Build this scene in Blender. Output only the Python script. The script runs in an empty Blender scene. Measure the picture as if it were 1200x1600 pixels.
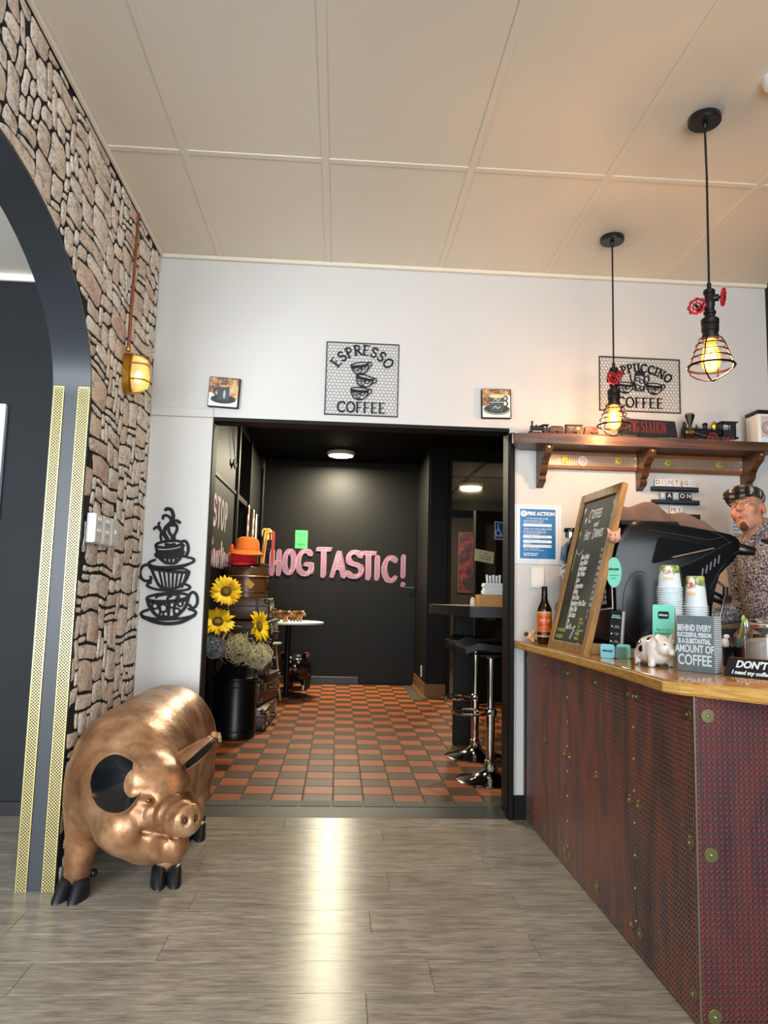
import bpy, bmesh, math, random
import numpy as np
from mathutils import Vector, Matrix, Euler
from math import sin, cos, pi, radians as rad

SC = bpy.context.scene
COL = SC.collection
random.seed(7)

# ---------------------------------------------------------------- camera
cam_d = bpy.data.cameras.new('camera')
cam = bpy.data.objects.new('camera', cam_d)
COL.objects.link(cam)
cam_d.sensor_fit = 'VERTICAL'
cam_d.sensor_height = 36.0
cam_d.lens = 36.0 * 1140.0 / 1600.0
cam_d.clip_start = 0.05
fy = Vector((-72, 128, 1140)).normalized()              # world +Y seen from the camera (x right, y down, z forward)
uz = Vector((.0248, -1, (-fy.x * .0248 + fy.y) / fy.z)).normalized()
rx = fy.cross(uz)
if rx.x < 0: rx = -rx
Rw = Matrix((rx, fy, uz))                               # camera (right, down, forward) -> world
cm = Matrix((Rw @ Vector((1, 0, 0)), Rw @ Vector((0, -1, 0)), Rw @ Vector((0, 0, -1)))).transposed()
cam.matrix_world = Matrix.Translation((0, 0, 1.15)) @ cm.to_4x4()
SC.camera = cam

# ---------------------------------------------------------------- sky, daylight, exposure
SC.view_settings.view_transform = 'Standard'
SC.view_settings.look = 'None'
SC.view_settings.gamma = 1.0
SC.view_settings.use_curve_mapping = False
SC.view_settings.exposure = 0.92
wd = bpy.data.worlds.new('sky'); SC.world = wd; wd.use_nodes = True
wd.node_tree.nodes['Background'].inputs[0].default_value = (.80, .90, 1.0, 1)
wd.node_tree.nodes['Background'].inputs[1].default_value = 1.3

def area(name, loc, rot, sx, sy, power, col):
    l = bpy.data.lights.new(name, 'AREA'); l.shape = 'RECTANGLE'; l.size = sx; l.size_y = sy
    l.energy = power; l.color = col
    o = bpy.data.objects.new(name, l); o.location = loc; o.rotation_euler = rot; COL.objects.link(o); return o
# daylight entering through the shopfront glazing behind the camera (main room and side room)
area('shopfront_daylight', (.5, -2.45, 1.5), (rad(90), 0, 0), 3.2, 2.6, 118, (.82, .92, 1.0))
area('side_room_daylight', (-2.8, -2.45, 1.3), (rad(112), 0, 0), 2.6, 2.2, 230, (.86, .94, 1.0))

# ---------------------------------------------------------------- helpers
def lin(h):
    h = h.lstrip('#'); v = [int(h[i:i + 2], 16) / 255 for i in (0, 2, 4)]
    return tuple(c / 12.92 if c <= .04045 else ((c + .055) / 1.055) ** 2.4 for c in v)

MATS = {}
class NT:
    def __init__(s, name):
        s.m = bpy.data.materials.new(name); s.m.use_nodes = True
        s.t = s.m.node_tree; s.b = s.t.nodes['Principled BSDF']; s.o = s.t.nodes['Material Output']
    def n(s, typ, **kw):
        x = s.t.nodes.new(typ)
        for k, v in kw.items(): setattr(x, k, v)
        return x
    def l(s, a, b): s.t.links.new(a, b)
    def math(s, op, a, b=None, c=None):
        x = s.t.nodes.new('ShaderNodeMath'); x.operation = op
        for i, v in enumerate((a, b, c)):
            if v is None: continue
            if isinstance(v, (int, float)): x.inputs[i].default_value = v
            else: s.l(v, x.inputs[i])
        return x.outputs[0]
    def mix(s, f, a, b, mode='MIX'):
        x = s.t.nodes.new('ShaderNodeMix'); x.data_type = 'RGBA'; x.blend_type = mode
        for i, v in ((0, f), (6, a), (7, b)):
            if isinstance(v, (int, float)): x.inputs[i].default_value = v
            elif isinstance(v, tuple): x.inputs[i].default_value = (*v[:3], 1)
            else: s.l(v, x.inputs[i])
        return x.outputs[2]
    def noise(s, vec, scale, detail=4, rough=.6):
        x = s.t.nodes.new('ShaderNodeTexNoise'); x.inputs['Scale'].default_value = scale
        x.inputs['Detail'].default_value = detail; x.inputs['Roughness'].default_value = rough
        if vec is not None: s.l(vec, x.inputs['Vector'])
        return x.outputs['Fac']
    def ramp(s, f, stops):
        x = s.t.nodes.new('ShaderNodeValToRGB'); e = x.color_ramp.elements
        while len(e) < len(stops): e.new(.5)
        for i, (p, c) in enumerate(stops):
            e[i].position = p; e[i].color = (*(c if isinstance(c, tuple) else (c, c, c)), 1)
        s.l(f, x.inputs[0]); return x.outputs[0]
    def mapv(s, vec, scale=(1, 1, 1), loc=(0, 0, 0), rot=(0, 0, 0)):
        x = s.t.nodes.new('ShaderNodeMapping'); s.l(vec, x.inputs[0])
        x.inputs['Scale'].default_value = scale; x.inputs['Location'].default_value = loc; x.inputs['Rotation'].default_value = rot
        return x.outputs[0]
    def obj(s): return s.t.nodes.new('ShaderNodeTexCoord').outputs['Object']
    def pos(s): return s.t.nodes.new('ShaderNodeNewGeometry').outputs['Position']
    def rnd(s): return s.t.nodes.new('ShaderNodeObjectInfo').outputs['Random']
    def sep(s, v):
        x = s.t.nodes.new('ShaderNodeSeparateXYZ'); s.l(v, x.inputs[0]); return x.outputs
    def bump(s, h, st=.3, d=.01):
        x = s.t.nodes.new('ShaderNodeBump'); x.inputs['Strength'].default_value = st; x.inputs['Distance'].default_value = d
        s.l(h, x.inputs['Height']); s.l(x.outputs[0], s.b.inputs['Normal'])
    def col(s, c):
        if isinstance(c, tuple): s.b.inputs['Base Color'].default_value = (*c[:3], 1)
        else: s.l(c, s.b.inputs['Base Color'])
    def set(s, **k):
        for a, v in k.items():
            i = s.b.inputs[a.replace('_', ' ')]
            if isinstance(v, (int, float, tuple)): i.default_value = v
            else: s.l(v, i)

def M(hexc, rough=.5, metal=0., var=0., scale=12., bump=0., coat=0., emit=0., trans=0., bscale=None, ior=1.45, alpha=1., spec=.5):
    """procedural material: base colour with noise mottling and fine relief"""
    key = (hexc, rough, metal, var, scale, bump, coat, emit, trans, bscale, alpha, spec)
    if key in MATS: return MATS[key]
    t = NT('mat_' + hexc.strip('#')); c = lin(hexc)
    if var:
        f = t.noise(t.obj(), scale)
        t.col(t.mix(f, tuple(max(0, x * (1 - var)) for x in c), tuple(min(1, x * (1 + var)) for x in c)))
    else: t.col(c)
    t.set(Roughness=rough, Metallic=metal, IOR=ior, Specular_IOR_Level=spec)
    if coat: t.set(Coat_Weight=coat, Coat_Roughness=.08)
    if trans: t.set(Transmission_Weight=trans)
    if alpha < 1: t.set(Alpha=alpha)
    if emit:
        t.b.inputs['Emission Color'].default_value = (*c, 1); t.set(Emission_Strength=emit)
    if bump: t.bump(t.noise(t.obj(), bscale or scale * 4), bump, .004)
    MATS[key] = t.m
    return t.m

class MB:
    """mesh builder: adds shapes to one bmesh, links them as ONE object"""
    def __init__(s): s.bm = bmesh.new()
    def _x(s, geom, T):
        if T is not None: bmesh.ops.transform(s.bm, matrix=T, verts=geom)
    def box(s, x0, y0, z0, x1, y1, z1, bev=0., T=None, seg=1):
        r = bmesh.ops.create_cube(s.bm, size=1.0)['verts']
        m = Matrix.Translation(((x0 + x1) / 2, (y0 + y1) / 2, (z0 + z1) / 2)) @ Matrix.Diagonal((abs(x1 - x0), abs(y1 - y0), abs(z1 - z0), 1))
        bmesh.ops.transform(s.bm, matrix=m, verts=r)
        if bev:
            es = list({e for v in r for e in v.link_edges})
            r2 = bmesh.ops.bevel(s.bm, geom=es, offset=bev, segments=seg, profile=.5, affect='EDGES')
            r = list({v for f in r2['faces'] for v in f.verts} | {v for v in r if v.is_valid})
            allv = set(r); st = list(r)
            while st:
                v = st.pop()
                for e in v.link_edges:
                    w = e.other_vert(v)
                    if w not in allv: allv.add(w); st.append(w)
            r = list(allv)
        s._x(r, T); return s
    def loft(s, rings, cap=True, closed=True, T=None):
        rv = [[s.bm.verts.new(p) for p in ring] for ring in rings]; n = len(rv[0])
        for a, b in zip(rv[:-1], rv[1:]):
            for i in range(n if closed else n - 1):
                j = (i + 1) % n
                try: s.bm.faces.new((a[i], a[j], b[j], b[i]))
                except ValueError: pass
        if cap:
            s.bm.faces.new(rv[0][::-1]); s.bm.faces.new(rv[-1])
        if T is not None: s._x([v for r in rv for v in r], T)
        return s
    def lathe(s, prof, n=20, c=(0, 0, 0), T=None, cap=True):
        """prof: (radius, z) list, revolved about z"""
        rings = [[(c[0] + r * cos(2 * pi * i / n), c[1] + r * sin(2 * pi * i / n), c[2] + z) for i in range(n)] for r, z in prof]
        return s.loft(rings, cap=cap, T=T)
    def cyl(s, p, q, r, r2=None, n=12, T=None):
        p, q = Vector(p), Vector(q); d = (q - p).normalized()
        a = d.orthogonal().normalized(); b = d.cross(a); r2 = r if r2 is None else r2
        f = lambda c, rr: [c + a * rr * cos(2 * pi * i / n) + b * rr * sin(2 * pi * i / n) for i in range(n)]
        return s.loft([f(p, r), f(q, r2)], T=T)
    def tube(s, pts, r, n=8, closed=False, T=None):
        P = [Vector(p) for p in pts]; m = len(P)
        rr = r if isinstance(r, (list, tuple)) else [r] * m
        t0 = None; rings = []
        for i in range(m):
            a = P[(i - 1) % m] if (closed or i > 0) else P[i]
            b = P[(i + 1) % m] if (closed or i < m - 1) else P[i]
            t = (b - a).normalized()
            if t0 is None: u = t.orthogonal().normalized()
            else:
                u = u - t * u.dot(t)
                u = u.normalized() if u.length > 1e-6 else t.orthogonal().normalized()
            t0 = t; w = t.cross(u)
            rings.append([P[i] + u * rr[i] * cos(2 * pi * k / n) + w * rr[i] * sin(2 * pi * k / n) for k in range(n)])
        if closed:
            # re-align the last ring to the first
            rings.append(rings[0]); return s.loft(rings, cap=False, T=T)
        return s.loft(rings, T=T)
    def torus(s, c, R, r, n=24, m=8, T=None, axis='z', a0=0, a1=360):
        full = abs(a1 - a0) >= 360
        k = n if full else n + 1
        pts = []
        for i in range(k):
            a = rad(a0) + rad(a1 - a0) * i / n
            p = {'z': (R * cos(a), R * sin(a), 0), 'y': (R * cos(a), 0, R * sin(a)), 'x': (0, R * cos(a), R * sin(a))}[axis]
            pts.append(Vector(c) + Vector(p))
        return s.tube(pts, r, m, full, T)
    def ball(s, c, r, n=16, m=10, T=None):
        r = r if isinstance(r, tuple) else (r, r, r)
        v = bmesh.ops.create_uvsphere(s.bm, u_segments=n, v_segments=m, radius=1.)['verts']
        bmesh.ops.transform(s.bm, matrix=Matrix.Translation(c) @ Matrix.Diagonal((*r, 1)), verts=v)
        s._x(v, T); return s
    def prism(s, poly, d0, d1, plane='xz', T=None):
        """extrude a 2D outline; plane xz -> along y, yz -> along x, xy -> along z"""
        mk = {'xz': lambda a, b, d: (a, d, b), 'yz': lambda a, b, d: (d, a, b), 'xy': lambda a, b, d: (a, b, d)}[plane]
        return s.loft([[mk(a, b, d0) for a, b in poly], [mk(a, b, d1) for a, b in poly]], T=T)
    def poly(s, pts, T=None):
        vs = [s.bm.verts.new(p) for p in pts]; s.bm.faces.new(vs)
        s._x(vs, T); return s
    def mesh(s, verts, faces, T=None):
        vs = [s.bm.verts.new(v) for v in verts]
        for f in faces:
            try: s.bm.faces.new([vs[i] for i in f])
            except ValueError: pass
        s._x(vs, T); return s
    def data(s, name, mat, smooth=35):
        bmesh.ops.recalc_face_normals(s.bm, faces=s.bm.faces)
        me = bpy.data.meshes.new(name); s.bm.to_mesh(me); s.bm.free()
        if smooth and len(me.polygons):
            me.polygons.foreach_set('use_smooth', [True] * len(me.polygons))
            me.set_sharp_from_angle(angle=rad(smooth))
        for m in (mat if isinstance(mat, (list, tuple)) else [mat]): me.materials.append(m)
        return me
    def build(s, name, mat, parent=None, smooth=35, **tags):
        return link(name, s.data(name, mat, smooth), parent, **tags)

def link(name, me, parent=None, loc=None, rot=None, **tags):
    o = bpy.data.objects.new(name, me); COL.objects.link(o)
    if parent is not None: o.parent = parent
    if loc is not None: o.location = loc
    if rot is not None: o.rotation_euler = rot
    for k, v in tags.items(): o[k] = v
    return o

def thing(name, label, cat, loc=(0, 0, 0), rz=0., group=None, rot=None):
    o = bpy.data.objects.new(name, None); COL.objects.link(o)
    o.empty_display_size = .05
    o.location = loc; o.rotation_euler = rot if rot is not None else (0, 0, rz)
    o['label'] = label; o['category'] = cat
    if group: o['group'] = group
    return o

def tag(o, label, cat, group=None):
    o['label'] = label; o['category'] = cat
    if group: o['group'] = group
    return o

KIDS = {}
def copy_tree(o, label=None, group=None, loc=None, rot=None, parent=None):
    c = o.copy(); COL.objects.link(c)
    if parent is not None: c.parent = parent
    if label: c['label'] = label
    if group: c['group'] = group
    if loc is not None: c.location = loc
    if rot is not None: c.rotation_euler = rot
    for ch in list(o.children): copy_tree(ch, parent=c)
    return c

def text(body, size, mat, parent, name='lettering', loc=(0, 0, 0), rot=(rad(90), 0, 0), ext=.0004, align='CENTER', sx=1., shear=0., line=1., bold=0., **tags):
    cu = bpy.data.curves.new(name, 'FONT'); cu.body = body; cu.size = size; cu.extrude = ext
    cu.align_x = align; cu.align_y = 'CENTER'; cu.shear = shear; cu.space_line = line; cu.resolution_u = 4 if size > .028 else 2
    cu.offset = bold
    cu.materials.append(mat)
    o = bpy.data.objects.new(name, cu); COL.objects.link(o)
    if parent is not None: o.parent = parent
    o.location = loc; o.rotation_euler = rot; o.scale = (sx, 1, 1)
    for k, v in tags.items(): o[k] = v
    return o

# ---- implicit surfaces (smooth organic bodies) meshed with surface nets
def snet(f, lo, hi, h):
    ax = [np.arange(l, u + h, h) for l, u in zip(lo, hi)]
    X, Y, Z = np.meshgrid(*ax, indexing='ij')
    F = f(X, Y, Z).astype(float); n = F.shape
    S = F < 0
    cs = [(i, j, k) for i in (0, 1) for j in (0, 1) for k in (0, 1)]
    sl = lambda A, c: A[c[0]:n[0] - 1 + c[0], c[1]:n[1] - 1 + c[1], c[2]:n[2] - 1 + c[2]]
    cnt = sum(sl(S, c).astype(int) for c in cs)
    mixed = (cnt > 0) & (cnt < 8)
    ci = np.argwhere(mixed); idx = -np.ones(mixed.shape, int); idx[mixed] = np.arange(len(ci))
    acc = np.zeros((len(ci), 3)); num = np.zeros(len(ci))
    for a in cs:
        for d in range(3):
            if a[d]: continue
            b = list(a); b[d] = 1
            fa, fb = sl(F, a)[mixed], sl(F, b)[mixed]
            cr = (fa < 0) != (fb < 0)
            t = np.where(cr, fa / np.where(cr, fa - fb, 1), 0)
            p = np.tile(np.array(a, float), (len(ci), 1)); p[:, d] += t
            acc += p * cr[:, None]; num += cr
    V = (ci + acc / num[:, None]) * h + np.array(lo)
    for _ in range(2):      # settle the vertices on the surface
        x, y, z = V.T; e = h * .05; f0 = f(x, y, z)
        G = np.stack([f(x + e, y, z) - f0, f(x, y + e, z) - f0, f(x, y, z + e) - f0], 1) / e
        st = f0 / np.maximum((G * G).sum(1), .2)
        V = V - np.clip(st, -h * .6, h * .6)[:, None] * G
    Q = []
    for d in range(3):
        u, v = (d + 1) % 3, (d + 2) % 3
        A = np.moveaxis(S, (d, u, v), (0, 1, 2)); I = np.moveaxis(idx, (d, u, v), (0, 1, 2))
        s0, s1 = A[:-1, 1:-1, 1:-1], A[1:, 1:-1, 1:-1]
        cr = s0 != s1; w = np.argwhere(cr); fl = s0[cr]
        i, j, k = w[:, 0], w[:, 1] + 1, w[:, 2] + 1
        q = np.stack([I[i, j - 1, k - 1], I[i, j, k - 1], I[i, j, k], I[i, j - 1, k]], 1)
        q[~fl] = q[~fl][:, ::-1]; Q.append(q)
    Q = np.concatenate(Q)
    Q = Q[(Q >= 0).all(1)]
    return V, Q

def np_mesh(name, V, Q, mat):
    me = bpy.data.meshes.new(name)
    me.vertices.add(len(V)); me.vertices.foreach_set('co', V.astype(np.float32).ravel())
    me.loops.add(Q.size); me.loops.foreach_set('vertex_index', Q.astype(np.int32).ravel())
    me.polygons.add(len(Q)); me.polygons.foreach_set('loop_start', np.arange(0, Q.size, 4, dtype=np.int32))
    me.polygons.foreach_set('use_smooth', np.ones(len(Q), bool))
    me.update(calc_edges=True); me.validate()
    for m in (mat if isinstance(mat, (list, tuple)) else [mat]): me.materials.append(m)
    return me

def sdf_obj(name, f, lo, hi, h, mat, parent=None, **tags):
    V, Q = snet(f, lo, hi, h)
    return link(name, np_mesh(name, V, Q, mat), parent, **tags)

def d_ell(X, Y, Z, c, r, R=None):
    p = [X - c[0], Y - c[1], Z - c[2]]
    if R is not None:
        R = np.array(R); p = [R[0][i] * p[0] + R[1][i] * p[1] + R[2][i] * p[2] for i in range(3)]
    k0 = np.sqrt(sum((p[i] / r[i]) ** 2 for i in range(3))); k1 = np.sqrt(sum((p[i] / r[i] ** 2) ** 2 for i in range(3))) + 1e-9
    return k0 * (k0 - 1) / k1
def d_cap(X, Y, Z, a, b, ra, rb):
    a, b = np.array(a, float), np.array(b, float); d = b - a; L = (d * d).sum()
    t = np.clip(((X - a[0]) * d[0] + (Y - a[1]) * d[1] + (Z - a[2]) * d[2]) / L, 0, 1)
    return np.sqrt((X - a[0] - t * d[0]) ** 2 + (Y - a[1] - t * d[1]) ** 2 + (Z - a[2] - t * d[2]) ** 2) - (ra + (rb - ra) * t)
def smin(a, b, k):
    h = np.clip(.5 + .5 * (b - a) / k, 0, 1)
    return b + (a - b) * h - k * h * (1 - h)
def smax(a, b, k): return -smin(-a, -b, k)
def rotz(a): return np.array([[cos(a), -sin(a), 0], [sin(a), cos(a), 0], [0, 0, 1]])
def rotx(a): return np.array([[1, 0, 0], [0, cos(a), -sin(a)], [0, sin(a), cos(a)]])
def roty(a): return np.array([[cos(a), 0, sin(a)], [0, 1, 0], [-sin(a), 0, cos(a)]])

# ---- stroke lettering: polylines on a unit-high grid
def arc(cx, cy, rx_, ry_, a0, a1, n=12):
    return [(cx + rx_ * cos(rad(a0 + (a1 - a0) * i / n)), cy + ry_ * sin(rad(a0 + (a1 - a0) * i / n))) for i in range(n + 1)]
GL = {  # glyph: (width, strokes); a stroke is (points, weight)
 'A': (.74, [([(.02, 0), (.37, 1)], .5), ([(.37, 1), (.72, 0)], 1), ([(.16, .36), (.58, .36)], .5)]),
 'C': (.72, [(arc(.42, .5, .4, .5, 45, 315, 16), 1)]),
 'E': (.6, [([(.08, 0), (.08, 1)], 1), ([(.08, 1), (.56, 1)], .5), ([(.08, .52), (.44, .52)], .5), ([(.08, 0), (.58, 0)], .5)]),
 'F': (.56, [([(.08, 0), (.08, 1)], 1), ([(.08, 1), (.54, 1)], .5), ([(.08, .5), (.42, .5)], .5)]),
 'G': (.76, [(arc(.42, .5, .4, .5, 45, 330, 16), 1), ([(.44, .42), (.76, .42), (.76, .1)], .7)]),
 'H': (.72, [([(.08, 0), (.08, 1)], 1), ([(.64, 0), (.64, 1)], 1), ([(.08, .5), (.64, .5)], .5)]),
 'I': (.24, [([(.12, 0), (.12, 1)], 1)]),
 'N': (.76, [([(.1, 0), (.1, 1)], .6), ([(.1, 1), (.66, 0)], 1), ([(.66, 0), (.66, 1)], .6)]),
 'O': (.8, [(arc(.4, .5, .38, .5, 90, 450, 20), 1)]),
 'P': (.6, [([(.1, 0), (.1, 1)], 1), ([(.1, 1), (.3, 1)] + arc(.3, .74, .26, .26, 90, -90, 8) + [(.1, .48)], .7)]),
 'R': (.68, [([(.1, 0), (.1, 1)], 1), ([(.1, 1), (.3, 1)] + arc(.3, .74, .26, .26, 90, -90, 8) + [(.1, .48)], .7), ([(.3, .48), (.66, 0)], 1)]),
 'S': (.6, [(arc(.3, .75, .25, .25, 20, 270, 10) + arc(.3, .25, .27, .25, 90, -160, 10)[1:], .9)]),
 'T': (.64, [([(.32, 0), (.32, 1)], 1), ([(.02, 1), (.62, 1)], .6)]),
 'U': (.72, [([(.1, 1), (.1, .36)] + arc(.36, .34, .26, .34, 180, 360, 10) + [(.62, 1)], .9)]),
 'n': (.5, [([(.08, 0), (.08, .7)], 1), ([(.08, .45)] + arc(.25, .45, .17, .22, 180, 0, 6) + [(.42, 0)], 1)]),
 'o': (.5, [(arc(.25, .32, .2, .32, 90, 450, 12), 1)]),
 'r': (.38, [([(.08, 0), (.08, .7)], 1), (arc(.25, .42, .17, .24, 180, 50, 5), 1)]),
 't': (.36, [([(.18, 0), (.18, .95)], 1), ([(.02, .66), (.34, .66)], 1)]),
 'i': (.2, [([(.1, 0), (.1, .66)], 1), ([(.1, .82), (.1, .9)], 1)]),
 'g': (.5, [(arc(.25, .36, .18, .28, 90, 450, 12), 1), ([(.43, .66), (.43, -.1)] + arc(.25, -.1, .18, .18, 0, -160, 6), 1)]),
 '!': (.26, [([(.13, 1), (.13, .32)], 1), ([(.13, .02), (.13, .05)], 1.2)]),
 ' ': (.34, []),
}
RIB = 1
def ribbon(mb, pts, w, d0, d1, xf):
    """flat ribbon with rounded joints along a 2D polyline; xf maps (u, v, depth) to 3D"""
    global RIB
    for (ax_, ay), (bx, by) in zip(pts[:-1], pts[1:]):
        L = math.hypot(bx - ax_, by - ay)
        if L < 1e-6: continue
        RIB = (RIB * 7 + 3) % 31; e1 = d0 + (d1 - d0) * (1 - .003 * RIB)      # overlapping strokes never share a plane
        nx, ny = -(by - ay) / L * w / 2, (bx - ax_) / L * w / 2
        ring = [(ax_ + nx, ay + ny), (bx + nx, by + ny), (bx - nx, by - ny), (ax_ - nx, ay - ny)]
        mb.loft([[xf(u, v, d0) for u, v in ring], [xf(u, v, e1) for u, v in ring]])
    for (px, py) in pts:
        RIB = (RIB * 7 + 3) % 31; e1 = d0 + (d1 - d0) * (.9 - .003 * RIB)
        ring = [(px + w / 2 * cos(k * pi / 3), py + w / 2 * sin(k * pi / 3)) for k in range(6)]
        mb.loft([[xf(u, v, d0) for u, v in ring], [xf(u, v, e1) for u, v in ring]])
def word(mb, s, h, w, d0, d1, xf, sx=1., serif=0., gap=.1, x0=0., upright=None):
    """stroke-lettered word; returns its width"""
    x = x0
    for ch in s:
        gw, st = GL[ch]
        for pts, wt in st:
            P = [(x + px * h * sx, py * h) for px, py in pts]
            ribbon(mb, P, w * wt, d0, d1, xf)
            if serif:
                for (px, py), (qx, qy) in ((P[0], P[1]), (P[-1], P[-2])):
                    if abs(qx - px) < .5 * abs(qy - py) and (abs(py) < .03 * h or abs(py - h) < .03 * h):
                        ribbon(mb, [(px - serif, py), (px + serif, py)], w * .5, d0, d1, xf)
        x += (gw + gap) * h * sx
    return x - x0 - gap * h * sx
def arc_word(mb, s, h, w, d0, d1, c, R, a_mid, xf, serif=0., gap=.12, sx=1.):
    """word bent along a circle of radius R about c (baseline on the circle)"""
    tot = sum((GL[ch][0] + gap) * h * sx for ch in s) - gap * h * sx
    a = a_mid + tot / R / 2
    for ch in s:
        gw = GL[ch][0] * h * sx; am = a - gw / R / 2
        ca, sa = cos(am - pi / 2), sin(am - pi / 2)
        bx, by = c[0] + R * cos(am), c[1] + R * sin(am)
        f = lambda u, v, d, ca=ca, sa=sa, bx=bx, by=by, gw=gw: xf(bx + (u - gw / 2) * ca - v * sa, by + (u - gw / 2) * sa + v * ca, d)
        word(mb, ch, h, w, d0, d1, f, sx, serif)
        a -= gw / R + gap * h * sx / R

# ---- one standing-pig form, used for the small pigs
def f_piggy(fat=1., legr=.055, leglen=.2):
    def f(X, Y, Z):
        zc = leglen + .17 * fat
        d = d_ell(X, Y, Z, (0, 0, zc), (.20 * fat, .40, .20 * fat))
        d = smin(d, d_ell(X, Y, Z, (0, -.24, zc + .02), (.18 * fat, .2, .19 * fat)), .06)
        h = d_ell(X, Y, Z, (0, -.43, zc + .06), (.15 * fat ** .5, .15, .145))
        h = smin(h, d_cap(X, Y, Z, (0, -.5, zc + .02), (0, -.63, zc + .0), .085, .07), .03)
        h = smax(h, -d_cap(X, Y, Z, (-.1, -.60, zc - .045), (.1, -.60, zc - .045), .012, .012), .01)
        d = smin(d, h, .05)
        for s in (-1, 1):
            h = d_ell(X, Y, Z, (s * .045, -.685, zc + .01), (.014, .03, .018)); d = smax(d, -h, .008)
            for yy in (-.24, .24):
                d = smin(d, d_cap(X, Y, Z, (s * .12 * fat, yy, zc - .06), (s * .13 * fat, yy - .01, .035), .085, legr), .03)
            d = smin(d, d_cap(X, Y, Z, (s * .10, -.37, zc + .17), (s * .17, -.44, zc + .21), .05, .022), .02)
        d = smin(d, d_cap(X, Y, Z, (0, .38, zc + .05), (.03, .45, zc + .09), .025, .015), .02)
        return smax(d, -Z, .008)
    return f
def piggy_mesh(h, **k): return snet(f_piggy(**k), (-.42, -.78, -.03), (.42, .52, .86), h)

# ================================================================ the room shell
YW, XL, ZC = 3.94, -1.04, 3.0           # back wall, stone wall, ceiling
S = dict(kind='structure')
white = M('#c9c5bf', .55, var=.03, scale=3, bump=.03)
black = M('#0c0b09', .55, var=.15, scale=6, bump=.05, spec=.22)
black_gl = M('#0d0c0a', .5, var=.15, scale=8, bump=.05, spec=.25)
charcoal = M('#212327', .55, var=.08, scale=4, spec=.2)
navy = M('#2c2f33', .4, var=.06, scale=5, spec=.4)
cream = M('#dfd5c3', .55, var=.02, scale=2, bump=.02)
tape_white = M('#e8e8e4', .5)

# ---- floor of wood-look vinyl planks
def plank_mat():
    t = NT('grey_wood_planks'); p = t.pos(); r = t.rnd()
    off = t.t.nodes.new('ShaderNodeVectorMath'); off.operation = 'ADD'
    cmb = t.t.nodes.new('ShaderNodeCombineXYZ'); t.l(t.math('MULTIPLY', r, 37.), cmb.inputs[0]); t.l(t.math('MULTIPLY', r, 11.), cmb.inputs[1])
    t.l(p, off.inputs[0]); t.l(cmb.outputs[0], off.inputs[1]); v = off.outputs[0]
    g1 = t.noise(t.mapv(v, (4.2, 40, 1)), 1.6, 8, .66)
    g2 = t.noise(t.mapv(v, (13, 170, 1)), 1., 5, .6)
    g3 = t.noise(t.mapv(v, (1.2, 5, 1)), 1.4, 3, .5)
    base = t.ramp(g1, [(.31, lin('#514a41')), (.42, lin('#8a8174')), (.55, lin('#aea597')), (.72, lin('#c9c0b2'))])
    c = t.mix(.42, base, t.ramp(g2, [(.38, lin('#554d43')), (.49, lin('#a0978a')), (.62, lin('#c6bdaf'))]))
    g4 = t.noise(t.mapv(v, (2.2, 17, 1)), 1.3, 6, .66)
    c = t.mix(t.math('MULTIPLY', t.ramp(g4, [(.30, 1.), (.56, 0.)]), .62), c, lin('#5c5449'))
    c = t.mix(t.math('MULTIPLY', g3, .25), c, lin('#6e665a'))
    c = t.mix(t.math('MULTIPLY', r, .22), c, lin('#7b7263'))
    tg = t.t.nodes.new('ShaderNodeCombineXYZ'); tg.inputs[0].default_value = 1.
    t.col(c); t.set(Roughness=t.math('MULTIPLY_ADD', g2, .12, .25), Specular_IOR_Level=.33, Anisotropic=.88, Anisotropic_Rotation=.25); t.l(tg.outputs[0], t.b.inputs['Tangent'])
    t.bump(t.math('ADD', g2, t.math('MULTIPLY', g1, .4)), .08, .004)
    return t.m
PLANK = plank_mat()
fl = MB().box(-4.2, 1.33, -.06, 2.6, YW, -.008).box(-4.2, -2.5, -.06, 2.6, 1.33, 0).build('floor', [M('#3a352e', .7)], None, **S)
pm = {}
yy = 1.33; row = 0; PW = .1865
while yy < YW - .01:
    y1 = min(yy + PW, YW); x = -2.9 - random.random() * 1.2
    while x < 1.12:
        L = 1.22; x1 = min(x + L, 1.2)
        a = max(x, -3.4)
        if x1 - a > .02:
            key = (round(x1 - a, 3), round(y1 - yy, 3))
            if key not in pm:
                pm[key] = MB().box(.0006, .0006, -.008, x1 - a - .0006, y1 - yy - .0006, 0, bev=.0008).data('plank', PLANK)
            link('plank', pm[key], fl, loc=(a, yy, 0))
        x += L
    yy += PW; row += 1
MB().box(1.2, 1.33, -.008, 2.6, YW, 0).box(-4.2, 1.33, -.008, -3.4, YW, 0).build('vinyl_sheet', PLANK, fl)

# ---- ceiling of painted board with cover battens
ce = MB().box(XL - .2, -2.5, ZC + .02, 2.7, YW + .1, ZC + .1).build('ceiling', cream, None, **S)
CX = [XL, -.71, -.112, .522, 1.124, 1.81, 2.46]; CY = [-2.5, -1.9, .53, 2.955, YW]
for i in range(6):
    for j in range(4):
        MB().box(CX[i] + .002, CY[j] + .002, ZC, CX[i + 1] - .002, CY[j + 1] - .002, ZC + .02, bev=.002).build('ceiling_panel', cream, ce)
for x in CX[1:-1]:
    MB().box(x - .016, -2.5, ZC - .005, x + .016, YW, ZC, bev=.0015).build('batten', cream, ce)
for y in CY[1:-1]:
    for i in range(6):
        MB().box(CX[i] + (.016 if i else .001), y - .016, ZC - .005, CX[i + 1] - .016, y + .016, ZC, bev=.0015).build('batten', cream, ce)
MB().box(XL, YW - .025, ZC - .022, 2.46, YW, ZC, bev=.006).build('trim_1', cream, None, **S)
MB().box(XL, 1.2, ZC - .02, XL + .02, YW - .026, ZC, bev=.005).build('trim_2', cream, None, **S)

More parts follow.
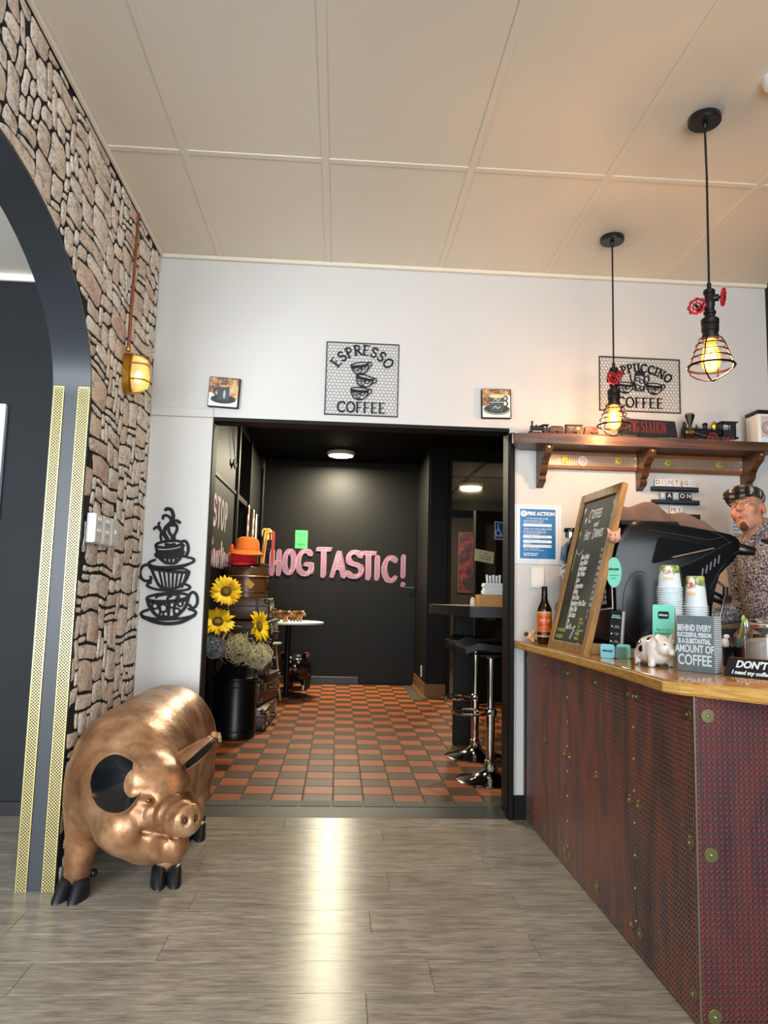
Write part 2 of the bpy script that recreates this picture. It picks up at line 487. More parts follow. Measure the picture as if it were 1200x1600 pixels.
# ---- back wall with the opening to the passage
OX0, OX1, OZ, WT_ = -.705, .925, 2.09, .11
wb = MB()
wb.box(XL - .145, YW, 0, OX0, YW + WT_, ZC + .1); wb.box(OX1, YW, 0, 2.62, YW + WT_, ZC + .1); wb.box(OX0, YW, OZ, OX1, YW + WT_, ZC + .1)
WBK = wb.build('wall_back', white, None, **S)
# lining of the opening, black
ln = MB(); ln.box(OX0, YW - .002, 0, OX0 + .006, YW + WT_ + .01, OZ); ln.box(OX1 - .006, YW - .002, 0, OX1, YW + WT_ + .01, OZ)
ln.box(OX0 + .006, YW - .002, OZ - .02, OX1 - .006, YW + WT_ + .01, OZ)
ln.build('trim_3', black, None, **S)
MB().box(OX1 - .001, YW - .03, .0, OX1 + .026, YW - .002, 2.06, bev=.002).build('trim_4', black, None, **S)
# narrow white mouldings level with the head of the opening
MB().box(XL, YW - .012, 2.085, OX0, YW, 2.135, bev=.003).build('trim_5', white, None, **S)
MB().box(OX1 + .03, YW - .01, 2.02, 2.43, YW, 2.065, bev=.003).build('trim_6', white, None, **S)
MB().box(XL, YW - .012, .1, OX0, YW, 2.083, bev=.003).build('wall_panel', white, WBK)
MB().box(OX1 + .028, YW - .02, 0, 1.03, YW, .12, bev=.003).build('baseboard_back', black_gl, None, **S)
MB().box(1.01, YW - .03, 0, 1.03, YW - .0, .88).build('trim_7', M('#0f1216', .4), None, **S)
# threshold ramp
th = MB(); th.prism([(YW - .01, 0), (YW + .07, .012), (YW + .255, .012), (YW + .262, 0)], OX0 - .3, OX1 + .3, 'yz')
th.build('trim_8', M('#2e2e2b', .5, var=.18, scale=14, bump=.1, spec=.3), None, **S)
thm = M('#353430', .55, var=.2, scale=18, spec=.3)
for i in range(9):
    MB().box(-.69 + i * .172 + .004, YW + .15, .0118, -.69 + (i + 1) * .172 - .004, YW + .255, .0145, bev=.001).build('tile', thm, bpy.data.objects['trim_8'])
# right wall, dark
MB().box(2.43, -2.5, 0, 2.6, YW, ZC + .05).build('wall_right', charcoal, None, **S)

# ---- left wall: stone facing with a wide arched opening to the side room
AY0, AY1, SPR, ATOP = .35, 3.0, 1.93, 2.49      # opening from AY0 to AY1, spring line, crown
AA, AB = .92, ATOP - SPR                          # quarter ellipse at each end
def arch_pts(o=0.):
    p = [(AY1 + o, 0), (AY1 + o, SPR)]
    for i in range(1, 15):
        a = pi / 2 * i / 14; p.append((AY1 - AA + (AA + o) * cos(a), SPR + (AB + o) * sin(a)))
    q = [(AY0 + AY1 - y, z) for y, z in p[::-1]]
    return p + q
ap = arch_pts()
WLB = XL - .145
wl = MB(); k = len(ap)
top = [(y, ZC + .05) for y, z in ap]
rows = []
for (y, z), (y2, z2) in zip(ap, top):
    rows.append([(WLB, y, z), (XL - .006, y, z), (XL - .006, y2, z2), (WLB, y2, z2)])
wl.loft(rows[1:-1])
wl.box(WLB, AY1, 0, XL - .006, YW, ZC + .05).box(WLB, -2.5, 0, XL - .006, AY0, ZC + .05)
WLO = wl.build('wall_left', M('#141211', .9, var=.2, scale=30), None, smooth=25, **S)
# dark lining of the arch
al = MB(); A1, A2 = arch_pts(0.), arch_pts(-.012)
rings = []
for (y, z), (y2, z2) in zip(A1, A2):
    rings.append([(WLB - .004, y, z), (XL + .002, y, z), (XL + .002, y2, z2), (WLB - .004, y2, z2)])
al.loft(rings); al.build('trim_9', navy, None, smooth=25, **S)
# other face of that wall, painted
# ---- stones
def stone_mat():
    t = NT('stone_facing'); p = t.pos(); r = t.rnd()
    cmb = t.t.nodes.new('ShaderNodeCombineXYZ'); 
    for i in range(3): t.l(t.math('MULTIPLY', r, 17. + 9 * i), cmb.inputs[i])
    a = t.t.nodes.new('ShaderNodeVectorMath'); a.operation = 'ADD'; t.l(p, a.inputs[0]); t.l(cmb.outputs[0], a.inputs[1]); v = a.outputs[0]
    hue = t.ramp(r, [(.0, lin('#f4eadb')), (.25, lin('#ebe1d2')), (.45, lin('#e0cbb8')), (.6, lin('#f2e7d6')), (.75, lin('#d9b59e')), (.88, lin('#e9e0d3')), (1., lin('#d6c5b4'))])
    b = t.noise(t.mapv(v, (1, .8, 1)), 22, 6, .72); d = t.noise(t.mapv(v, (1, 1.2, 2.2)), 48, 5, .75); e = t.noise(v, 7, 3)
    c = t.mix(t.ramp(b, [(.36, 1.), (.5, 0.)]), hue, lin('#a5907c'))
    c = t.mix(t.ramp(d, [(.37, 1.), (.45, 0.)]), c, lin('#463a33'))
    c = t.mix(t.math('MULTIPLY', e, .35), c, lin('#e9dfd0'))
    t.col(c); t.set(Roughness=.8); t.bump(d, .25, .004); return t.m
STONE = stone_mat()
def in_arch(y, z, m=0.):
    if z < SPR: return AY0 - m < y < AY1 + m
    for cy in (AY1 - AA, AY0 + AA):
        pass
    if AY0 + AA <= y <= AY1 - AA: return z < ATOP + m
    cy = AY1 - AA if y > AY1 - AA else AY0 + AA
    return ((y - cy) / (AA + m)) ** 2 + ((z - SPR) / (AB + m)) ** 2 < 1
def push(y, z, m=.006):
    if not in_arch(y, z, m): return y, z
    if z < SPR: return AY1 + m, z
    if y <= AY1 - AA: return y, ATOP + m
    cy = AY1 - AA; k = math.sqrt(((y - cy) / (AA + m)) ** 2 + ((z - SPR) / (AB + m)) ** 2)
    return cy + (y - cy) / k, SPR + (z - SPR) / k
rs = random.Random(21)
CU, CV = .047, .0335; U0, V0 = 1.2, 0.0
NU, NV = int((YW - U0) / CU) + 1, int(ZC / CV) + 1
occ = [[0] * NV for _ in range(NU)]; rects = []
for vj in range(NV):
    for ui in range(NU):
        if occ[ui][vj]: continue
        w = rs.choice([1, 2, 2, 3, 3, 4, 5, 6]); h = rs.choice([1, 1, 2, 2, 3, 3, 4])
        if w >= 5: h = max(h, 2)
        h = min(h, NV - vj); w0 = 0
        while w0 < w and ui + w0 < NU and not any(occ[ui + w0][vj + q] for q in range(h)): w0 += 1
        if w0 == 0: h = 1; w0 = 1
        for a in range(w0):
            for q in range(h): occ[ui + a][vj + q] = 1
        rects.append((ui, vj, w0, h))
def warp(u, v):
    return (u + .016 * sin(7.3 * v + 3 * u) + .010 * sin(23 * v + 11 * u), v + .012 * sin(6.1 * u + 1.3 * v) + .008 * sin(19 * u - 9 * v))
stones = []
for ui, vj, w, h in rects:
    u0, u1, v0, v1 = U0 + ui * CU, U0 + (ui + w) * CU, V0 + vj * CV, V0 + (vj + h) * CV
    g = .0058; ru = min(.03, (u1 - u0) * .3); rv = min(.022, (v1 - v0) * .3)
    P = []
    for (cx, cy, sx, sy) in ((u1, v0, -1, 1), (u1, v1, -1, -1), (u0, v1, 1, -1), (u0, v0, 1, 1)):
        k1, k2 = rs.uniform(.15, 1), rs.uniform(.15, 1)
        a = (cx + sx * (g + ru * k1), cy + sy * g); b = (cx + sx * g, cy + sy * (g + rv * k2))
        P += ([a, b] if (sx, sy) in ((-1, 1), (1, -1)) else [b, a])
    Q = []
    n = len(P)
    for i in range(n):
        (a, b), (c, d) = P[i], P[(i + 1) % n]
        Q.append((a, b))
        if math.hypot(c - a, d - b) > .05:
            j = rs.uniform(-.006, .004)
            nx, ny = (d - b), -(c - a); L = math.hypot(nx, ny)
            Q.append(((a + c) / 2 + nx / L * j, (b + d) / 2 + ny / L * j))
    Q = [warp(*q) for q in Q]
    cy = sum(q[0] for q in Q) / len(Q); cz = sum(q[1] for q in Q) / len(Q)
    if in_arch(cy, cz, -.004): continue
    Q = [push(max(U0, min(YW - .004, y)), max(.003, min(ZC - .022, z))) for y, z in Q]
    R_ = []
    for q in Q:
        if not R_ or math.hypot(q[0] - R_[-1][0], q[1] - R_[-1][1]) > .002: R_.append(q)
    ar = .5 * sum(R_[i][0] * R_[(i + 1) % len(R_)][1] - R_[(i + 1) % len(R_)][0] * R_[i][1] for i in range(len(R_)))
    if len(R_) < 3 or abs(ar) < .0006: continue
    cy = sum(q[0] for q in R_) / len(R_); cz = sum(q[1] for q in R_) / len(R_)
    stones.append((ar / (cy * cy), cy, cz, R_))
stones.sort(key=lambda s: -abs(s[0]))
def stone(mb, R_, cy, cz, t, oy=0, oz=0):
    ins = lambda f: [(cy + (y - cy) * f, cz + (z - cz) * f) for y, z in R_]
    sc = 1 - .006 / max(.03, max(abs(y - cy) for y, z in R_))
    mb.loft([[(XL - .006, y - oy, z - oz) for y, z in R_], [(XL - .006 + t * .6, y - oy, z - oz) for y, z in R_], [(XL - .006 + t, y - oy, z - oz) for y, z in ins(sc)]])
restm = MB(); nrest = 0
for i, (a, cy, cz, R_) in enumerate(stones):
    t = rs.uniform(.004, .0075)
    if i < 296:
        mb = MB(); stone(mb, R_, cy, cz, t, cy, cz)
        link('stone', mb.data('stone', STONE, 30), WLO, loc=(0, cy, cz))
    else: stone(restm, R_, cy, cz, t); nrest += 1
if nrest: restm.build('small_stones', STONE, WLO, 30, kind='stuff')
# perforated brass edge strips up both arrises of the arch jamb
def perf_mat(name, metal_hex, pitch, hole, axes, backing=None, rough=.35, metallic=.9, plus=0., var=None):
    """sheet metal with round holes: real see-through holes by alpha; axes names the two object axes of the sheet"""
    t = NT(name); s_ = t.sep(t.obj()); u = s_['XYZ'.index(axes[0])]; v = s_['XYZ'.index(axes[1])]
    u = t.math('DIVIDE', u, pitch); v = t.math('DIVIDE', v, pitch)
    def cell(du, dv, sc_v=1.):
        fu = t.math('SUBTRACT', t.math('FRACT', t.math('ADD', u, du + 100)), .5); fv = t.math('SUBTRACT', t.math('FRACT', t.math('ADD', v, dv + 100)), .5)
        return fu, fv
    fu, fv = cell(0, 0); d1 = t.math('SQRT', t.math('ADD', t.math('MULTIPLY', fu, fu), t.math('MULTIPLY', fv, fv)))
    gu, gv = cell(.5, .5); d2 = t.math('SQRT', t.math('ADD', t.math('MULTIPLY', gu, gu), t.math('MULTIPLY', gv, gv)))
    if plus:      # clover-shaped large holes between small round ones
        au, av = t.math('ABSOLUTE', fu), t.math('ABSOLUTE', fv)
        d1 = t.math('ADD', t.math('MAXIMUM', au, av), t.math('MULTIPLY', t.math('MINIMUM', au, av), .75))
        m = t.math('MAXIMUM', t.math('LESS_THAN', d1, plus), t.math('LESS_THAN', d2, hole))
    else: m = t.math('LESS_THAN', t.math('MINIMUM', d1, d2), hole)
    c = lin(metal_hex)
    if var: t.col(var(t, c))
    else: t.col(t.mix(t.noise(t.obj(), 6), tuple(x * .85 for x in c), tuple(min(1, x * 1.12) for x in c)))
    t.set(Metallic=metallic, Roughness=rough, Alpha=t.math('SUBTRACT', 1., m))
    return t.m
BRASSP = perf_mat('perforated_brass', '#bfae74', .0122, .31, 'XZ', metallic=.4)
for nm, xa, xb in (('near', XL - .045, XL - .0), ('far', WLB + .002, WLB + .042)):
    o = thing('edge_strip', 'perforated brass strip up the dark arch jamb, ' + ('along the stone wall edge' if nm == 'near' else 'along the side room edge'), 'trim strip', ((xa + xb) / 2, AY1 - .0125, 0), group='brass strips on the arch jamb')
    w = (xb - xa) / 2
    MB().box(-w, -.004, .0, w, -.0025, 1.965).build('perforated_face', BRASSP, o, 0)
    e = MB(); e.box(-w - .001, -.005, 0, -w + .002, -.0005, 1.965); e.box(w - .002, -.005, 0, w + .001, -.0005, 1.965); e.box(-w, -.005, 1.961, w, -.0005, 1.966)
    e.build('folded_edge', M('#b5a468', .35, .7), o)
    MB().box(-w + .003, -.0012, 0.001, w - .003, -.0004, 1.96).build('backing', M('#2a2415', .6), o)

# ---- side room seen through the arch
MB().box(-4.3, YW, 0, WLB, YW + .15, 2.86).build('wall_side', charcoal, None, **S)
MB().box(-4.3, -2.5, 2.84, WLB + .0, YW + .15, 2.92).build('ceiling', M('#efe6d6', .6, var=.02), None, **S)
MB().box(-4.45, -2.5, 0, -4.3, YW, 2.9).build('wall_far', charcoal, None, **S)
MB().box(-4.3, YW - .014, 0, WLB, YW, .07, bev=.003).build('baseboard_side', M('#101114', .35), None, **S)
MB().box(-4.3, YW - .02, 2.80, WLB, YW, 2.84, bev=.004).build('trim_10', M('#e4dfd6', .6), None, **S)
MB().box(-1.985, -2.5, 2.834, -1.945, YW - .02, 2.84, bev=.001).build('trim_11', M('#e4dfd6', .6), None, **S)

# ---- passage beyond the opening
PB, PL = 9.6, -1.03
fp = MB().box(PL - .1, YW + .02, -.06, 3.2, 12.1, -.006).build('floor', M('#3b3327', .7, var=.15, scale=20), None, **S)
def tile_mat(nm, a, b):
    t = NT(nm); r = t.rnd(); f = t.noise(t.pos(), 30, 4)
    t.col(t.mix(t.math('MULTIPLY_ADD', f, .35, t.math('MULTIPLY', r, .6)), lin(a), lin(b))); t.set(Roughness=t.math('MULTIPLY_ADD', f, .15, .36), Specular_IOR_Level=.18); t.bump(f, .08, .003); return t.m
T1, T2 = tile_mat('quarry_tile_red', '#86401e', '#96502c'), tile_mat('quarry_tile_brown', '#3b2813', '#4a351d')
TX, TY = .1715, .1775
tme = {}
for nm_, m_ in ((0, T1), (1, T2)):
    tme[nm_] = MB().box(.004, .004, -.006, TX - .004, TY - .004, .0, bev=.0015).data('tile', m_)
cells = []
for j in range(-1, 31):
    for i in range(-6, 8 if j < 24 else 6):
        y = 4.203 + j * TY
        if y < 4.2 or y + TY > PB - .005: continue
        cells.append((i, j))
cells.sort(key=lambda c: c[1])
srest = MB(); srest2 = MB(); cnt_t = 0
for i, j in cells:
    x, y = .008 + i * TX, 4.203 + j * TY; odd = (i + j) % 2
    if x < PL - .01 and False: continue
    if x + TX > 1.02 and y + TY > 8.38: continue
    if cnt_t < 298: link('tile', tme[odd], fp, loc=(x, y, 0)); cnt_t += 1
    else: (srest if odd == 0 else srest2).box(x + .004, y + .004, -.006, x + TX - .004, y + TY - .004, 0, bev=.0015)
for i in range(8, 14):
    for j in range(0, 24):
        x, y = .008 + i * TX, 4.203 + j * TY
        ((srest, srest2)[(i + j) % 2]).box(x + .004, y + .004, -.006, x + TX - .004, y + TY - .004, 0)
srest.build('far_tiles', T1, fp, kind='stuff'); srest2.build('far_tiles', T2, fp, kind='stuff')
MB().box(PL - .2, YW + WT_, 2.9, 2.6, PB + .2, 3.0).build('ceiling', M('#080706', .7, spec=.1), None, **S)
MB().box(PL - .1, PB, 0, 1.25, PB + .1, 2.95).build('wall_end', black_gl, None, **S)
pl = MB()
pl.box(PL - .1, YW + WT_, 0, PL, 7.22, 2.95); pl.box(PL - .1, 8.1, 0, PL, PB, 2.95); pl.box(PL - .1, 7.22, 2.075, PL, 8.1, 2.13); pl.box(PL - .1, 7.22, 2.8, PL, 8.1, 2.95)
pl.box(PL - .2, 7.1, 0, PL - .1, 8.2, 2.95)
WPL = pl.build('wall_passage', black, None, **S)
MB().box(PL, YW + WT_, 2.085, PL + .012, 7.15, 2.12, bev=.003).box(PL, 8.1, 2.085, PL + .012, PB, 2.12, bev=.003).build('trim_12', black_gl, None, **S)
MB().box(PL, 7.13, 0, PL + .025, 7.22, 2.9, bev=.004).box(PL, 8.1, 2.0, PL + .025, 8.16, 2.9, bev=.004).build('trim_13', black_gl, None, **S)
MB().box(PL, 5.72, 2.12, PL + .006, 5.74, 2.9).box(PL, 5.72, 0, PL + .006, 5.74, 2.085).build('trim_14', black_gl, None, **S)
MB().cyl((PL + .03, 9.3, 0), (PL + .03, 9.3, 2.9), .022).build('trim_15', black_gl, None, **S)
MB().box(2.4, YW + WT_, 0, 2.5, 8.5, 2.95).build('wall_passage_right', black, None, **S)
# boxed column at the right, with a brown coved tile skirting
cl = MB(); cl.box(1.02, 8.4, 0, 1.25, PB, 2.95); cl.box(1.04, 8.385, 2.1, 1.25, 8.4, 2.15, bev=.003); cl.box(1.04, 8.388, .16, 1.25, 8.4, 2.08, bev=.003); cl.box(1.04, 8.388, 2.17, 1.25, 8.4, 2.88, bev=.003)
cl.build('wall_column', black, None, **S)
sk = MB(); cove = [(0, 0), (0, .16), (-.008, .16), (-.012, .03), (-.035, 0)]
sk.loft([[(1.02 + a, 9.58, z) for a, z in cove], [(1.02 + a, 8.4 + a, z) for a, z in cove], [(1.25, 8.4 + a, z) for a, z in cove]], cap=True)
sk.build('baseboard_column', M('#6d4a2c', .35, var=.1, scale=9), None, **S)
MB().box(PL, PB - .012, 0, .3, PB, .09, bev=.002).build('baseboard_end', M('#2a2b2c', .4), None, **S)
# flush door in the end wall
dr = MB().box(.29, PB - .014, .02, 1.015, PB - .002, 2.135, bev=.002).build('door_1', black_gl, None, **S)
MB().box(.285, PB - .006, .02, .29, PB - .001, 2.14).build('door_gap', M('#050505', .8), dr)
hd = MB(); hd.box(.955, PB - .02, 1.2, .985, PB - .014, 1.36, bev=.003)
hd.build('lock_plate', M('#1b1b1b', .3, .6), dr)
MB().cyl((.97, PB - .055, 1.255), (.97, PB - .014, 1.255), .008).cyl((.985, PB - .052, 1.255), (.87, PB - .052, 1.255), .008).build('handle', M('#c9c9c9', .2, 1), dr)

# partition with a wired window over a doorway, and the room behind
PY = 8.42
pt = MB(); pt.box(1.25, PY, 0, 1.3, PY + .08, 2.9); pt.box(1.3, PY, 2.08, 2.4, PY + .08, 2.16); pt.box(1.3, PY, 2.745, 2.4, PY + .08, 2.9); pt.box(2.3, PY, 0, 2.4, PY + .08, 2.9)
pt.build('wall_partition', black, None, **S)
wn = MB().box(1.3, PY + .03, 2.16, 2.3, PY + .038, 2.745).build('window_1', M('#d8d2bd', .12, trans=.95, ior=1.1), None, **S)
gw = MB()
for i in range(1, 50): gw.box(1.3 + i * .02, PY + .026, 2.16, 1.3012 + i * .02, PY + .0275, 2.745)
for i in range(1, 29): gw.box(1.3, PY + .026, 2.16 + i * .02, 2.3, PY + .0275, 2.1612 + i * .02)
gw.build('glass_wires', M('#3a3527', .4, .5), wn, 0, kind='stuff')
MB().box(1.2, 12., 0, 3.2, 12.1, 2.8).box(3.1, PY, 0, 3.2, 12.1, 2.8).box(1.15, PB, 0, 1.25, 12., 2.8).build('wall_room', M('#3b2c1d', .6, var=.1), None, **S)
MB().box(1.25, PY + .08, 2.76, 3.2, 12.1, 2.86).build('ceiling', cream, None, **S)
MB().box(1.25, 9.6, 2.75, 3.1, 9.64, 2.76).box(1.7, PY + .1, 2.75, 1.74, 12, 2.76).build('trim_16', M('#6b5c40', .6), None, **S)

# ================================================================ things in the passage
def lamp(kind, loc, energy, col, parent=None, size=.1, rot=(0, 0, 0), radius=.05):
    l = bpy.data.lights.new('lamp_light', kind); l.energy = energy; l.color = col
    if kind == 'AREA': l.shape = 'DISK'; l.size = size
    else: l.shadow_soft_size = radius
    o = bpy.data.objects.new('lamp_light', l); o.location = loc; o.rotation_euler = rot; COL.objects.link(o)
    if parent is not None: o.parent = parent
    return o
def ceiling_led(loc, label, power, col=(1., .9, .66), glow='#fff1c4', e=22.):
    t = thing('ceiling_light', label, 'ceiling light', loc)
    MB().lathe([(.12, 0), (.17, -.0), (.175, -.02), (.165, -.045), (.15, -.05), (.15, -.03), (.12, -.03)], 32).build('lamp_body', M('#e9e6da', .4), t)
    MB().lathe([(.001, -.07), (.07, -.067), (.12, -.058), (.149, -.045), (.149, -.035), (.001, -.035)], 32).build('diffuser', M(glow, .5, emit=e), t)
    lamp('AREA', (0, 0, -.075), power, col, t, .28)
    return t
ceiling_led((-.016, 8.93, 2.9), 'round white ceiling lamp glowing in the black passage', 90)
ceiling_led((-.02, 5.75, 2.9), 'round white ceiling lamp in the near part of the black passage, above the opening head', 22)
ceiling_led((1.84, 10.2, 2.75), 'round glowing ceiling lamp seen through the wired window', 22)

def letters(parent, spec, w, d, xf, mats, name='letter'):
    """graffiti letters: a thick brushed stroke with thinner streaks over it"""
    rr = random.Random(5)
    for ch, x0, x1, z0, z1 in spec:
        gw, st = GL[ch]; h = z1 - z0; sx = (x1 - x0 - w) / max(.1, gw)
        mk = lambda pts, k=0., a=0.: [(x0 + w / 2 + px * sx + k * w + a * rr.uniform(-1, 1), z0 + w / 2 + py * (h - w) + k * w * .6 + a * rr.uniform(-1, 1)) for px, py in pts]
        b = MB()
        for pts, wt in st: ribbon(b, mk(pts), w * (.8 + .2 * wt), 0, d, xf)
        o = b.build(name, mats[0], parent, 0)
        for mi, offs, ww in ((1, (-.26, .05), .13), (2, (.3,), .1), (3, (-.5, .52), .05)):
            b = MB()
            for kx in offs:
                for pts, wt in st: ribbon(b, mk(pts, kx, .006), w * ww, d, d + .0006 * mi, xf)
            b.build('brush_streak', mats[mi], o, 0)
PINK = M('#83566c', .8, var=.3, scale=22); PURP = M('#70588a', .8, var=.2, scale=20); ORNG = M('#8a6238', .7, var=.2, scale=20); CHALK = M('#b9a3a0', .8); DKST = M('#3a2530', .8)
t = thing('wall_lettering', 'pink chalk-painted word HOGTASTIC! across the black end wall', 'lettering', (0, PB - .016, 0))
pxX = lambda px: (px - 528.5) / 118.9
pxZ = lambda py: 1.15 + (930.5 - .0 - py) / 118.9
sp = []
for ch, a, b, y0, y1 in (('H', 420, 441, 863, 906), ('O', 440, 463, 862, 904), ('G', 461, 490, 861, 905), ('T', 491, 518, 858, 907), ('A', 514, 541, 863, 907), ('S', 537, 569, 861, 907), ('T', 561, 588, 862, 909), ('I', 581, 595, 868, 909), ('C', 595, 621, 868, 912), ('!', 623, 635, 866, 919)):
    sp.append((ch, pxX(a), pxX(b), pxZ(y1), pxZ(y0)))
letters(t, sp, .064, .0012, lambda u, v, d: (u, -d, v), (PINK, PURP, ORNG, CHALK))
t = thing('wall_lettering', 'pink word STOP lettered on the black side wall of the passage', 'lettering', (PL + .001, 0, 0))
xfl = lambda u, v, d: (d, u, v)
yy = [5.93, 6.14, 6.33, 6.53, 6.72]
letters(t, [(c, yy[i], yy[i + 1] - .015, 1.67, 1.95) for i, c in enumerate('STOP')], .05, .001, xfl, (M('#c4a6a8', .7, var=.2, scale=20), M('#d9c4c6', .7), M('#b58fa8', .7), M('#9aa4a8', .7)))
t = thing('wall_lettering', 'pink word Snorting lettered under STOP on the passage wall', 'lettering', (PL + .001, 0, 0))
yy = [5.84, 6.03, 6.17, 6.30, 6.40, 6.50, 6.58, 6.71, 6.85]
letters(t, [(c, yy[i], yy[i + 1] - .005, 1.34, 1.60 if c in 'St' else 1.555) for i, c in enumerate('Snorting')], .045, .001, xfl, (M('#cfa2a8', .7, var=.2, scale=20), M('#d9c4c6', .7), M('#b58fa8', .7), M('#9aa4a8', .7)))

# green notice
t = thing('notice', 'bright green paper notice taped on the black end wall', 'notice', (-.5, PB - .002, 1.848))
MB().box(-.08, -.003, -.118, .08, 0, .118).build('paper', M('#3fe05a', .6, var=.05), t)
text('COURTESY\nSIGN UP', .029, M('#145a22', .7), t, loc=(0, -.0035, .06))
MB().box(-.05, -.004, -.085, .05, -.003, -.05).build('printed_block', M('#1f7a34', .7), t)
text('please ask\nat the counter', .016, M('#145a22', .7), t, loc=(0, -.0035, -.01))
# unlit exit sign, dim red
t = thing('exit_sign', 'small dim red sign box high in the far left passage corner', 'sign', (PL + .06, 9.38, 2.79))
MB().box(-.06, -.11, -.08, -.02, .11, .08, bev=.004).build('sign_box', M('#22070a', .6), t); MB().box(-.02, -.09, -.06, -.016, .09, .06).build('sign_face', M('#3d0c10', .5), t)
# hanging black bat on two threads
t = thing('hanging_ornament', 'small black bow shape hung by two threads on the passage wall', 'ornament', (PL + .02, 6.84, 2.34))
MB().prism([(0, .0), (.08, .03), (.10, .01), (.08, -.02), (.03, -.025), (0, -.05), (-.03, -.025), (-.08, -.02), (-.10, .01), (-.08, .03)], .0, .012, 'yz').build('black_shape', M('#08080a', .7), t)
MB().tube([(.01, -.02, .03), (-.004, -.55, .52)], .003, 5).build('thread', M('#0a0a0a', .8), t); MB().tube([(.01, -.04, .03), (-.004, -.28, .54)], .003, 5).build('thread', M('#0a0a0a', .8), t)
# strips of tape hanging in the dark doorway
def tape(y, z0, z1, lab, red=True):
    t = thing('tape_strip', lab, 'tape strip', (PL + .03, y, z0), group='strips hanging in the dark doorway')
    h = z1 - z0; b = MB(); n = 8
    b.loft([[(0, -.055 + .01 * sin(i), h * i / n), (0, .055 + .01 * sin(i), h * i / n), (.003, .055 + .01 * sin(i), h * i / n), (.003, -.055 + .01 * sin(i), h * i / n)] for i in range(n + 1)])
    b.build('tape', M('#e8dcc4', .6), t)
    if red:
        for i in range(6):
            b = MB(); zz = .02 + i * h / 6
            b.box(.003, -.045, zz, .0042, .01, zz + h / 6 * .62); b.build('red_print', M('#c2382c', .6), t)
            MB().box(.003, .02, zz, .0042, .03, zz + h / 12).build('small_print', M('#6b2a22', .6), t)
tape(7.99, 1.35, 2.09, 'red and cream printed strip hanging in the doorway above the orange hat, left one')
tape(8.45, 1.35, 2.09, 'red and cream printed strip hanging in the doorway above the orange hat, right one')
tape(8.74, 1.78, 2.07, 'short plain cream strip hanging right of the printed strips', False)

# bentwood hoops at the far left corner
t = thing('bentwood_rack', 'row of bent orange wooden hoops hanging in the far left corner', 'wooden hoops', (-.9, 9.2, 1.47))
def hoop(x, y, h, r, m):
    p = [(x - .045, y, 0), (x - .035, y, h * .35), (x - .018, y, h * .7)] + [(x + .03 - .042 * cos(a), y, h - .07 + .07 * sin(a)) for a in [pi * (.05 + .9 * i / 8) for i in range(9)]] + [(x + .074, y, h - .13)]
    MB().tube(p, r, 8).build('hoop', m, t)
OW = M('#d99a58', .35, var=.15, scale=9)
hoop(-.080, .10, .47, .016, OW); hoop(-.03, .04, .465, .016, OW); hoop(.0, -.02, .43, .014, OW); hoop(-.105, .16, .43, .010, M('#8a4a2a', .4))
MB().prism([(.055, .43), (.075, .45), (.092, .42), (.09, .2), (.078, 0), (.065, -.02), (.055, .1)], -.05, -.03, 'xz').build('red_end_board', M('#a3372a', .45, var=.15), t)
MB().box(-.13, .17, .22, .08, .19, .238).box(-.13, .17, .22, -.11, .39, .238).build('hanging_rail', M('#1a1512', .6), t)

# ---- vintage suitcases
LEA = [M('#4a2d20', .38, var=.25, scale=7, bump=.12), M('#3a241b', .36, var=.25, scale=7, bump=.12), M('#3f2a1e', .35, var=.25, scale=8, bump=.1), M('#35221b', .33, var=.22, scale=7, bump=.1), M('#46301f', .36, var=.3, scale=6, bump=.1)]
DLEA = M('#2a1a12', .45, var=.2, scale=10); BRS = M('#b7a273', .32, .9); STL = M('#c9c6bd', .3, 1.)
def suitcase(loc, rz, W, L, H, mi, label):
    t = thing('suitcase', label, 'suitcase', loc, rz, 'stack of old brown suitcases')
    m = LEA[mi]
    MB().box(-W / 2, -L / 2, 0, W / 2, L / 2, H, bev=.018, seg=2).build('case_body', m, t)
    z = H * .66
    b = MB()
    b.box(-W / 2 - .004, -L / 2 - .004, z - .006, W / 2 + .004, L / 2 + .004, z + .006, bev=.002); b.build('rim', DLEA, t)
    for sx in (-1, 1):
        for sy in (-1, 1):
            for zz in (0, H):
                b = MB(); s = 1 if zz else -1
                b.box(sx * (W / 2 + .003) - sx * .055, sy * (L / 2 + .003), zz + s * .003, sx * (W / 2 + .003), sy * (L / 2 + .003) - sy * .055, zz - s * .05, bev=.014, seg=2)
                b.build('corner_cap', DLEA, t)
    rv = MB()
    for sy in (-1, 1):
        for i in range(4):
            for zz in (.035, H - .035):
                for q in (-1, 1):
                    rv.ball((q * (W / 2 - .03 - i * .012), sy * (L / 2 + .005), zz + (i % 2) * .02 * (1 if zz < H / 2 else -1)), .006, 6, 4)
    for i in range(6):
        for zz in (.03, H - .03):
            for sy in (-1, 1): rv.ball((W / 2 + .005, sy * (L / 2 - .02 - i * .011), zz + (i % 2) * .022 * (1 if zz < H / 2 else -1)), .006, 6, 4)
    rv.build('rivets', STL, t, kind='stuff')
    MB().tube([(W / 2 + .004, -.07, z - .035), (W / 2 + .035, -.06, z - .035), (W / 2 + .04, 0, z - .045), (W / 2 + .035, .06, z - .035), (W / 2 + .004, .07, z - .035)], .009, 8).build('handle', DLEA, t)
    for q in (-1, 1):
        b = MB(); b.box(W / 2 + .002, q * L * .3 - .02, z - .045, W / 2 + .012, q * L * .3 + .02, z + .025, bev=.003); b.box(W / 2 + .012, q * L * .3 - .01, z - .025, W / 2 + .018, q * L * .3 + .01, z + .005, bev=.002)
        b.build('lock', BRS, t)
    for q in (-1, 1):
        MB().box(q * W * .27 - .012, -L / 2 - .008, -.0, q * W * .27 + .012, -L / 2 - .002, H, bev=.002).build('strap', DLEA, t)
    return t
